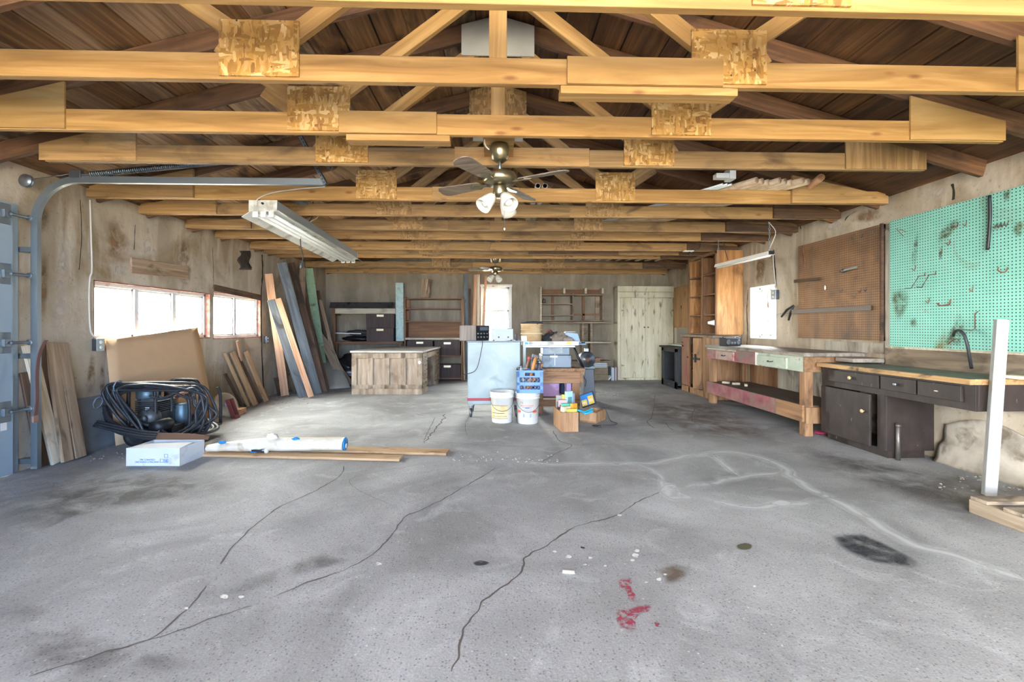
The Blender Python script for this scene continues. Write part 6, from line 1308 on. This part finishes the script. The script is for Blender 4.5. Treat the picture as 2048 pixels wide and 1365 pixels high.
for k, (lab, x, y, s, c, zz, rz_, pr) in enumerate((
    ('mint green packet in the middle of the wooden box', .1, .17, (.12, .035, .07), '#4fb391', .2, .1, '#2c7a63'),
    ('pink labelled carton at the back of the wooden box', .075, .25, (.1, .05, .1), '#c9a0a8', .2, -.15, '#8a3d4f'),
    ('grey card standing at the back right of the wooden box', .18, .33, (.12, .02, .16), '#7f8a99', .2, .1, None),
    ('pale cyan carton on top at the back of the wooden box', .16, .3, (.09, .04, .05), '#a8d3cf', .34, .5, '#5f8f95'),
    ('small yellow carton topmost at the back of the wooden box', .1, .32, (.04, .03, .04), '#d3bc52', .31, .2, None),
    ('cream crumpled bag at the front left of the wooden box', .07, .09, (.1, .06, .09), '#c9c2a4', .16, .5, '#8b8355'),
    ('yellow speckled bag at the front of the wooden box', .13, .06, (.12, .05, .08), '#c2ad3e', .15, -.1, '#e5dfc4'),
    ('orange yellow packet leaning right of centre in the wooden box', .17, .11, (.08, .04, .11), '#cf9a37', .17, .6, '#b5452e'),
    ('bright green packet behind the yellow bag in the wooden box', .14, .15, (.09, .04, .05), '#2f9a63', .19, .3, None),
    ('dark bottle crate at the left side of the wooden box', .045, .2, (.05, .12, .1), '#24262b', .12, .05, None),
    ('slim grey carton standing at the back left of the wooden box', .05, .33, (.07, .03, .16), '#8c8d80', .18, -.3, '#55574c'))):
    sup('supply_packet', lab, x, y, z + zz * .5, (s[0], s[1], s[2] + zz * .5), c, rz_, 0, 'package', pr)
b = MB(); mm = m @ Tm(.02, .12, .2); b.lathe([(0, 0), (.014, 0), (.016, .02), (.01, .035), (0, .035)], 12, mm); tag(b.build('red_stopper', plain('red cap', '#b02a3c', .4)), 'red bottle cap at the left rim of the wooden box', 'cap')
s2 = thing('small_wooden_box', 'small loose wooden drawer on the floor right of the wooden box', 'drawer', PZ(1180, 850)); d0, d1 = PZ(1160, 845), PZ(1193, 849); u2 = (d1 - d0).normalized(); m2 = fr(d0 + V((.0, .03, 0)), u2, V((-.2, 1, 0))); L2 = (d1 - d0).length
for nm, a, c in (('front_board', (0, 0, 0.02), (L2, .012, .13)), ('back_board', (0, .3, 0.02), (L2, .312, .13)), ('side_board', (0, .012, .02), (.012, .3, .13)), ('side_board', (L2 - .012, .012, .02), (L2, .3, .13)), ('bottom_board', (0, .0, 0.0), (L2, .312, .0195))): b = MB(); b.box(a, c, m2); b.build(nm, BXW, s2, .002)
pk = thing('poster_packet', 'dark packet with blue and yellow squares tilted over the loose drawer', 'package', PZ(1170, 820)); mm = fr(m2 @ V((-.02, .16, .14)), u2 * .9 + V((0, 0, .36)), V((-.1, .35, .9)))
b = MB(); b.box((0, 0, 0), (.19, .16, .03), mm); b.build('packet', INK, pk, .004)
for k in range(2):
    b = MB(); b.box((.01 + k * .095, .012, .03), (.085 + k * .095, .085 + k * .03, .0312), mm); b.build('yellow_square', plain('yellow print %d' % k, '#d3b04f'), pk)
    text('lettering', 'm', .07, M['white'], mm @ Tm(.047 + k * .095, .05 + k * .014, .0318), pk)
b = MB(); b.box((.008, .01, .0302), (.182, .15, .0306), mm); b.build('blue_ground', plain('blue ground', '#2f78b8'), pk)
CY = plain('cyan plastic', '#27a6cf', .4)
for k, (P, lab) in enumerate(((((.16, .1, .23), (.25, .04, .215), (.27, -.01, .2), (.36, .02, .22)), 'bright cyan bent brush handle across the corner of the wooden box'), (((.27, .06, .2), (.33, .08, .215), (.38, .11, .23)), 'short cyan tube behind the bent brush handle'))):
    b = MB(); b.tube(cr([m @ V(q) for q in P], 5), .012, 8); tag(b.build('brush_handle', CY), lab, 'handle', 'cyan brush handles')
b = MB(); P = [m2 @ V(q) for q in ((L2 - .03, .2, .14), (L2 + .03, .21, .15), (L2 + .1, .22, .012), (L2 + .22, .12, .008), (L2 + .2, -.02, .008), (L2 + .05, -.1, .008), (L2 + .02, -.16, .008), (L2 + .1, -.18, .008))]; b.tube(cr(P, 6), .005, 6); o = b.build('cord', M['cord_b']); tag(o, 'black cord with plug curling on the floor right of the loose drawer', 'cord')
b = MB(); q = P[-1]; b.box((q.x - .005, q.y - .012, .001), (q.x + .035, q.y + .012, .022)); b.build('plug', M['black'], o, .003)
p = PZ(1137, 1147); b = MB(); mm = Tm(p.x, p.y, .0015, -.15); b.box((-.028, -.008, 0), (.028, .008, .008), mm); tag(b.build('chalk_stub', M['white'], None, .001), 'small white stub lying on the bare floor above the red paint', 'stub')
# ---------------------------------------------------------------- under the roof
FW = wood('walnut fan blade', ['#4e4236', '#6f6050', '#857562'], rnd=.05, gs=30)
SH = plain('frosted glass shade', '#d2cfc0', .35)
def fan(lab, x, y, zhub, ztop, r, angs, rods=True):
    g = thing('ceiling_fan', lab, 'ceiling fan', (x, y, zhub), 'ceiling fans'); m = Tm(x, y, zhub); h = ztop - zhub
    b = MB(); b.lathe([(0, h), (.06, h), (.068, h - .02), (.068, h - .045), (.055, h - .1), (.02, h - .125), (0, h - .125)], 28, m); b.build('canopy', M['brass'], g)
    b = MB(); b.lathe([(.012, .06), (.012, h - .11)], 12, m); b.build('down_rod', M['steel'], g)
    b = MB(); b.lathe([(0, .07), (.03, .07), (.05, .058), (.105, .05), (.115, .035), (.115, 0), (.1, -.02), (.05, -.03), (0, -.03)], 32, m); b.build('motor_housing', M['brass'], g)
    b = MB(); b.lathe([(0, -.03), (.045, -.03), (.048, -.05), (.048, -.09), (.035, -.11), (0, -.115)], 24, m); b.build('switch_housing', M['brass'], g)
    for a in angs:
        mm = m @ Matrix.Rotation(a, 4, 'Z') @ Matrix.Rotation(math.radians(12), 4, 'X')
        b = MB(); w0, w1 = .045, .062; P = [(.17, -w0), (r - .05, -w1), (r - .015, -w1 * .8), (r, -w1 * .4), (r, w1 * .4), (r - .015, w1 * .8), (r - .05, w1), (.17, w0), (.15, .03), (.15, -.03)]
        b.prism(P[::1], -.012, -.004, mm); bl = b.build('blade', FW, g, .001)
        b = MB(); b.prism([(.08, -.012), (.15, -.016), (.2, -.035), (.24, 0), (.2, .035), (.15, .016), (.08, .012)], -.018, -.0125, mm); b.build('blade_iron', M['brass'], bl)
    for a in (math.radians(215), math.radians(300), math.radians(60)):
        d = V((math.cos(a), math.sin(a), -1.0)).normalized(); o = V((x, y, zhub - .09)) + V((d.x, d.y, 0)) * .05
        mm = fr(o, d.orthogonal(), d.cross(d.orthogonal()))
        b = MB(); b.lathe([(.012, -.02), (.012, .03)], 10, mm @ Matrix.Rotation(0, 4, 'X')); b.build('lamp_arm', M['brass'], g)
        b = MB(); b.lathe([(.018, .025), (.03, .035), (.042, .07), (.052, .12), (.055, .15), (.052, .15), (.038, .07), (.025, .04)], 24, mm); s = b.build('lamp_shade', SH, g)
        b = MB(); b.lathe([(0, .06), (.014, .065), (.028, .105), (.022, .13), (0, .14)], 16, mm); b.build('bulb', M['white'], s)
    b = MB(); b.tube([(x + .03, y - .03, zhub - .1), (x + .032, y - .03, zhub - .33)], .0015, 5); ch = b.build('pull_chain', M['steel'], g)
    b = MB(); b.blob((x + .032, y - .03, zhub - .335), (.006, .006, .009), 0, 1, 1, 6); b.build('chain_knob', M['white'], ch)
    return g
q = PY(1000, 355, 3.13); g = fan('brass ceiling fan with wooden blades hanging near, before the greyed truss', .012, 3.13, 2.155, 2.405, .5, [math.radians(k) for k in (60, 150, 240, 330)])
b = MB(); b.box((-.1, TY[2] + .04, 2.41), (.11, TY[3] - .005, 2.448)); b.build('mounting_board', M['pine'], g)
b = MB(); b.tube(cr([(-.06, 3.1, 2.36), (-.085, 3.08, 2.38), (-.09, 3.05, 2.42), (-.07, 3.0, 2.46)], 5), .005, 6); b.build('wiring', M['cord_w'], g)
q = PY(991, 540, 8.25); g = fan('pale lit ceiling fan far back, before the back window', q.x, 8.25, q.z, 2.43, .5, [math.radians(k) for k in (5, 92, 182, 240, 305)][:4])
b = MB(); b.box((q.x - .1, TY[10] + .04, 2.435), (q.x + .1, TY[11] - .01, 2.47)); b.build('mounting_board', M['pine_old'], g)
# three tube light on the left
tl = thing('tube_light', 'large hanging three tube light with white reflector under the left trusses', 'light fixture', (-2.2, 5.6, 2.2), 'fluorescent lights')
A, B_ = V((-2.215, 4.36, 2.262)), V((-2.19, 6.74, 2.165)); m = fr(A, B_ - A, V((1, 0, 0))); m = m @ Matrix.Scale(1, 4); L = (B_ - A).length
zs_ = 1 if (m.to_3x3() @ V((0, 0, 1))).z > 0 else -1
RW = mottled('dusty white enamel', ['#cfd0c8', '#deded6'], dirt='#aaa79b', dsc=6)
def tb(b, x0_, x1_, y0_, y1_, z0_, z1_): return b.box((x0_, y0_, z0_ * zs_), (x1_, y1_, z1_ * zs_), m)
b = MB(); tb(b, 0, L, -.13, .13, 0.0, .085); b.build('channel', metalm('grey channel', '#8c9396', .5, metal=.3), tl, .004)
b = MB()
for s in (-1, 1):
    vs = []
    for x in (0.03, L - .03):
        for y, z in ((.125, .0), (.215, -.06), (.215, -.066), (.125, -.006)): vs.append((x, s * y, z * zs_))
    b.add(vs, [(0, 1, 5, 4), (1, 2, 6, 5), (2, 3, 7, 6), (3, 0, 4, 7), (0, 3, 2, 1), (4, 5, 6, 7)], 0, False, m)
tb(b, .03, L - .03, -.13, .13, -.006, -.0005); b.build('reflector', RW, tl)
for x in (-.004, L): b = MB(); tb(b, x, x + .004, -.132, .132, -.02, .088); b.build('end_plate', RW, tl, .001)
for k in (-1, 0, 1):
    b = MB(); b.tube([m @ V((.05, k * .075, -.045 * zs_)), m @ V((L - .03, k * .075, -.045 * zs_))], .018, 14); t_ = b.build('tube', plain('white tube %d' % k, '#e6e8e6', .3), tl)
    b = MB(); b.tube([m @ V((L - .03, k * .075, -.045 * zs_)), m @ V((L - .005, k * .075, -.045 * zs_))], .019, 14); b.build('tube_cap', M['steel_d'], t_)
    for x in (0, L - .02): b = MB(); tb(b, x, x + .012, k * .075 - .026, k * .075 + .026, -.075, -.001); b.build('lampholder', RW, tl, .006)
for f in (.03, .6):
    b = MB(); c_ = m @ V((L * f, 0, .085 * zs_)); b.tube([c_ + V((-.02, 0, 0)), V((c_.x - .02, c_.y, 2.36))], .004, 6); b.build('hanger', M['cord_w'], tl)
b = MB(); b.lathe([(0, 0), (.012, 0), (.01, .016), (0, .018)], 10, fr(m @ V((-.004, .0, .055 * zs_)), V((1, 0, 0)), V((0, 0, 1)))); b.build('cord_entry', M['black'], tl)
xx = lambda x, y: PY(x, y, 5.3)
b = MB(); b.tube(cr([xx(626, 404), xx(626, 430), xx(617, 445), xx(616, 457), xx(606, 463), xx(601, 475), xx(602, 495), xx(606, 515), xx(603, 530)], 6), .0065, 6); o = b.build('power_cord', M['cord_b']); tag(o, 'black power cord dangling below the three tube light', 'cord')
b = MB(); q = xx(602, 533); b.blob(q, (.018, .018, .03), .1, 1, 2, 8); b.build('plug', M['steel_d'], o); b = MB(); q = xx(612, 464); b.blob(q, (.025, .012, .014), .1, 1, 2, 7); b.build('knot', M['black'], o)
b = MB(); b.tube(cr([xx(638, 405), xx(637, 425), xx(634, 436), xx(622, 443), xx(615, 452), xx(616, 458)], 6), .005, 6); tag(b.build('hanging_cable', M['cord_w']), 'thin white cable hanging beside the black power cord under the trusses', 'cable')
b = MB(); b.tube(cr([PY(512, 412, 4.33), PY(516, 398, 4.32), PY(545, 386, 4.31), PY(600, 378, 4.3), PY(650, 374, 4.3)], 6), .0055, 6); tag(b.build('hanging_cable', M['cord_w']), 'white cable looping from the three tube light to the door track end', 'cable')
b = MB(); q = PY(600, 404, 4.6); b.box((q.x - .07, 4.55, 2.40), (q.x + .04, 4.7, 2.44)); o = b.build('junction_box', M['steel_d'], None, .004); tag(o, 'small grey junction box above the three tube light', 'junction box'); b = MB(); b.box((q.x - .055, 4.551, 2.395), (q.x + .025, 4.699, 2.3995)); b.build('cover', M['steel'], o)
# hanging strip light on the right
sl = thing('tube_light', 'slim white strip light hanging on chains over the workbench', 'light fixture', (3.06, 5.6, 2.0), 'fluorescent lights')
A, B_ = PY(1542, 506, 5.08), PY(1434, 532, 6.22); m = fr(A, B_ - A, V((1, 0, 0))); L = (B_ - A).length; zz = 1 if (m.to_3x3() @ V((0, 0, 1))).z > 0 else -1
b = MB(); b.add([(x, y, z * zz) for x in (0, L) for y, z in ((-.045, -.02), (.045, -.02), (.03, .02), (-.03, .02))], [(0, 1, 2, 3), (7, 6, 5, 4), (0, 4, 5, 1), (1, 5, 6, 2), (2, 6, 7, 3), (3, 7, 4, 0)], 0, False, m); b.build('housing', M['white'], sl, .002)
b = MB(); b.tube([m @ V((.02, .0, -.028 * zz)), m @ V((L - .02, .0, -.028 * zz))], .014, 12); b.build('tube', plain('tube glass', '#e3e2da', .3), sl)
b = MB(); b.box((-.015, -.03, -.02 * zz), (.012, .03, .022 * zz), m); b.build('end_cap', M['black'], sl, .003)
def chain(a, e, par, mt):
    n = int((e - a).length / .03); b = MB(); d = (e - a).normalized()
    for k in range(n):
        c_ = a + (e - a) * ((k + .5) / n); u = d.orthogonal().normalized() if k % 2 else d.cross(d.orthogonal()).normalized()
        b.tube([c_ + d * .017 * math.cos(t * PI / 4) + u * .009 * math.sin(t * PI / 4) for t in range(8)], .003, 5, True)
    return b.build('chain', mt, par)
chain(A + V((0, .03, .02)), PY(1541, 438, TY[5]) + V((0, .06, 0)) if False else V((A.x, A.y + .03, 2.352)), sl, M['steel']); chain(B_ + V((0, -.04, .02)), V((B_.x, B_.y - .04, 2.352)), sl, M['steel'])
b = MB(); b.tube(cr([V((A.x, A.y + .05, 2.36)), V((A.x + .05, A.y, 2.25)), V((A.x + .02, A.y - .02, 2.15)), A + V((0, .06, .02))], 5), .004, 6); b.build('light_cord', M['cord_w'], sl)
b = MB(); b.tube(cr([PY(1440, 462, 6.3), PY(1447, 480, 6.3), PY(1450, 500, 6.25), PY(1456, 520, 6.2)], 5), .005, 6); tag(b.build('cord', M['cord_b']), 'dark cord hanging from the trusses down to the strip light', 'cord')
b = MB(); b.tube(cr([PY(1402, 463, 6.9), PY(1404, 478, 6.9), PY(1408, 483, 6.9)], 4), .005, 6); tag(b.build('cord', M['cord_b']), 'short black cord end hanging from a truss right of centre', 'cord')
ol = thing('ceiling_socket', 'white socket with a black plug under a truss, right of centre', 'socket', PY(1380, 484, 7.05)); q = PY(1378, 483, 7.05)
b = MB(); b.box((q.x - .09, 7.0, 2.335), (q.x + .06, 7.08, 2.348)); b.build('socket_plate', M['white'], ol, .003)
b = MB(); b.lathe([(0, 0), (.016, 0), (.016, .05), (0, .055)], 12, Tm(q.x, 7.03, 2.28)); b.build('plug', M['black'], ol)
b = MB(); b.tube(cr([V((q.x, 7.03, 2.28)), PY(1383, 498, 7.05), PY(1392, 501, 7.05), PY(1400, 494, 7.05), PY(1400, 484, 7.05)], 6), .005, 6); b.build('plug_cord', M['cord_b'], ol)
for x, y, lab in ((1210, 458, 'small white bulb under the trusses right of the middle'), (1225, 484, 'second small white bulb under a farther truss right of the middle')):
    pass
# pipes and tubes stored on the bottom chords
TUBE = wood('cardboard tube', ['#a48a6c', '#bfa688', '#cdb99f'], gs=8); zc = 2.35 + .128
GP = 'cardboard tubes on the trusses'
for k in range(8):
    xq = PY(1516 + k * 15.5, 355, 4.1).x; r = .028; rz2 = zc + r + .002; dx = -.05 * k * 0
    p0, p1 = V((xq, 4.12 + .03 * (k % 3), rz2)), V((xq - 1.35, 6.8, rz2)); d = p1 - p0; L = d.length; mm = fr(p0, d, V((0, 1, 0)))
    mm2 = fr(p0, V((0, 0, 1)), d.normalized().cross(V((0, 0, 1)))); b = MB(); b.lathe([(r * .86, 0), (r, 0), (r, L), (r * .86, L), (r * .86, 0)], 18, mm2); o = b.build('cardboard_tube', TUBE); 
    tag(o, ['leftmost long cardboard tube on the trusses, next to the white conduits', 'second long cardboard tube from the white conduits', 'third long cardboard tube from the white conduits', 'fourth long cardboard tube from the white conduits', 'fifth long cardboard tube from the white conduits', 'sixth long cardboard tube from the white conduits', 'seventh long cardboard tube from the white conduits', 'long cardboard tube on the trusses furthest from the white conduits'][k], 'tube', GP)
q = PY(1642, 359, 4.05); mm = fr(V((q.x, 4.04, zc + .036)), V((0, 0, 1)), V((1, .2, 0))); b = MB(); b.lathe([(.026, 0), (.033, 0), (.033, .55), (.026, .55), (.026, 0)], 18, fr(V((q.x, 4.05, zc + .036)), V((0, 0, 1)), V((.95, .35, 0)).cross(V((0, 0, 1))) if False else V((1, -.3, 0)))); tag(b.build('cardboard_tube', plain('orange tube', '#b98a66', .7)), 'short reddish tube lying apart at the end of the tube bundle', 'tube')
b = MB(); mm = Tm(2.95, 4.55, zc + .003, .5); b.box((-.25, -.02, 0), (.2, .02, .09), mm); tag(b.build('flat_bar', plain('dark slate bar', '#3a3d42', .5)), 'dark slate flat bar behind the tube bundle on the trusses', 'bar')
GC = 'white conduits on the trusses'
for k in range(3):
    xq = PY(1433 + k * 9, 362, 4.2).x; b = MB(); b.tube([(xq + .06, 4.2, zc + .014), (xq - 1.2, 6.6, zc + .014)], .011, 10); tag(b.build('conduit', metalm('pale conduit %d' % k, '#c3c8c8', .4, metal=.3)), ('white conduit furthest from the tube bundle', 'middle one of three white conduits beside the tubes', 'white conduit lying next to the tube bundle')[k], 'conduit', GC)
q = PY(1450, 352, 4.12); b = MB(); b.box((q.x - .09, 4.1, zc + .04), (q.x + .07, 4.17, zc + .085)).box((q.x + .03, 4.09, zc + .03), (q.x + .09, 4.2, zc + .13)); tag(b.build('gutter_fitting', M['white'], None, .004), 'white gutter fitting on the trusses beside the conduits', 'fitting')
for k, x in enumerate((1073, 1087)):
    q = PY(x, 372, 4.5); mm = fr(V((q.x, TY[4] + .2, zc + .03)), V((0, 0, 1)), V((1, 0, 0))); b = MB(); b.lathe([(.022, -.1), (.027, -.1), (.027, 1.6), (.022, 1.6), (.022, -.1)], 16, fr(V((q.x, TY[4] + .12, zc + .03)), V((0, 0, 1)), V((-1, 0, 0)) if k < 0 else V((1, 0, 0)))); tag(b.build('plastic_pipe', plain('grey pipe %d' % k, '#b9b4a6', .4)), ('pale plastic pipe on the trusses behind the near fan, left one', 'pale plastic pipe on the trusses behind the near fan, right one')[k], 'pipe', 'plastic pipes by the fan')
GS2 = 'pale slats stored on the far trusses'
for k in range(9):
    xa_ = PY(1170 + k * 20, 525, 8.9).x; o = board('slat', V((xa_, 8.05, zc + .012)), V((xa_ - .12, 9.1, zc + .012)), .05, .018, M['edge'], None, (0, 0, 1)); tag(o, 'pale slat in the row stored on the far trusses, right of the far fan', 'slat', GS2)
# ---------------------------------------------------------------- daylight and camera
w = bpy.data.worlds.new('sky'); SC.world = w; w.use_nodes = True; nt = w.node_tree; nt.nodes.clear()
o = nt.nodes.new('ShaderNodeOutputWorld'); bg = nt.nodes.new('ShaderNodeBackground'); tc = nt.nodes.new('ShaderNodeTexCoord')
dp = nt.nodes.new('ShaderNodeVectorMath'); dp.operation = 'DOT_PRODUCT'; rp = nt.nodes.new('ShaderNodeValToRGB')
dp.inputs[1].default_value = V((-.72, .62, .3)).normalized() * .5      # the sun's side of a hazy sky is the brighter, warmer one
ad = nt.nodes.new('ShaderNodeMath'); ad.operation = 'ADD'; ad.inputs[1].default_value = .5
nt.links.new(tc.outputs['Generated'], dp.inputs[0]); nt.links.new(dp.outputs['Value'], ad.inputs[0]); nt.links.new(ad.outputs[0], rp.inputs[0])
nt.links.new(rp.outputs[0], bg.inputs[0]); nt.links.new(bg.outputs[0], o.inputs[0])
e = rp.color_ramp.elements; e[0].position = .1; e[0].color = (.56, .95, 1.66, 1); e[1].position = .95; e[1].color = (7.5, 7.2, 6.6, 1)
bg.inputs[1].default_value = 1.0
def portal(loc, rot, sx, sy):
    L = bpy.data.lights.new('window_portal', 'AREA'); L.shape = 'RECTANGLE'; L.size = sx; L.size_y = sy; L.cycles.is_portal = True
    o = bpy.data.objects.new('window_portal', L); COL.objects.link(o); o.location = loc; o.rotation_euler = rot
hp = PI / 2
portal((XL - .21, (wA[0] + wA[1]) / 2, (wA[2] + wA[3]) / 2), (0, -hp, 0), wA[3] - wA[2], wA[1] - wA[0])
portal((XL - .21, (wB[0] + wB[1]) / 2, (wB[2] + wB[3]) / 2), (0, -hp, 0), wB[3] - wB[2], wB[1] - wB[0])
portal((XR + .21, (wR[0] + wR[1]) / 2, (wR[2] + wR[3]) / 2), (0, hp, 0), wR[3] - wR[2], wR[1] - wR[0])
portal(((x0 + x1) / 2, YB + .21, (z0 + z1) / 2), (-hp, 0, 0), x1 - x0, z1 - z0)
portal((0, YF - .1, 1.1), (hp, 0, 0), 6.0, 2.2)
cam = bpy.data.cameras.new('camera'); co = bpy.data.objects.new('camera', cam); COL.objects.link(co)
co.location = (0, 0, CH); co.rotation_euler = (PI / 2, 0, -TH)
cam.sensor_width = 36; cam.lens = FOC / 2048 * 36; cam.shift_y = -(682.5 - HZ) / 2048; cam.clip_start = .05
SC.camera = co
SC.view_settings.view_transform = 'Standard'; SC.view_settings.look = 'None'; SC.view_settings.gamma = 1; SC.view_settings.use_curve_mapping = False
SC.view_settings.exposure = 3.85
cy = SC.cycles; cy.use_denoising = True; cy.max_bounces = 10; cy.diffuse_bounces = 6; cy.glossy_bounces = 3; cy.transparent_max_bounces = 12; cy.sample_clamp_indirect = 8; cy.caustics_reflective = False; cy.caustics_refractive = False
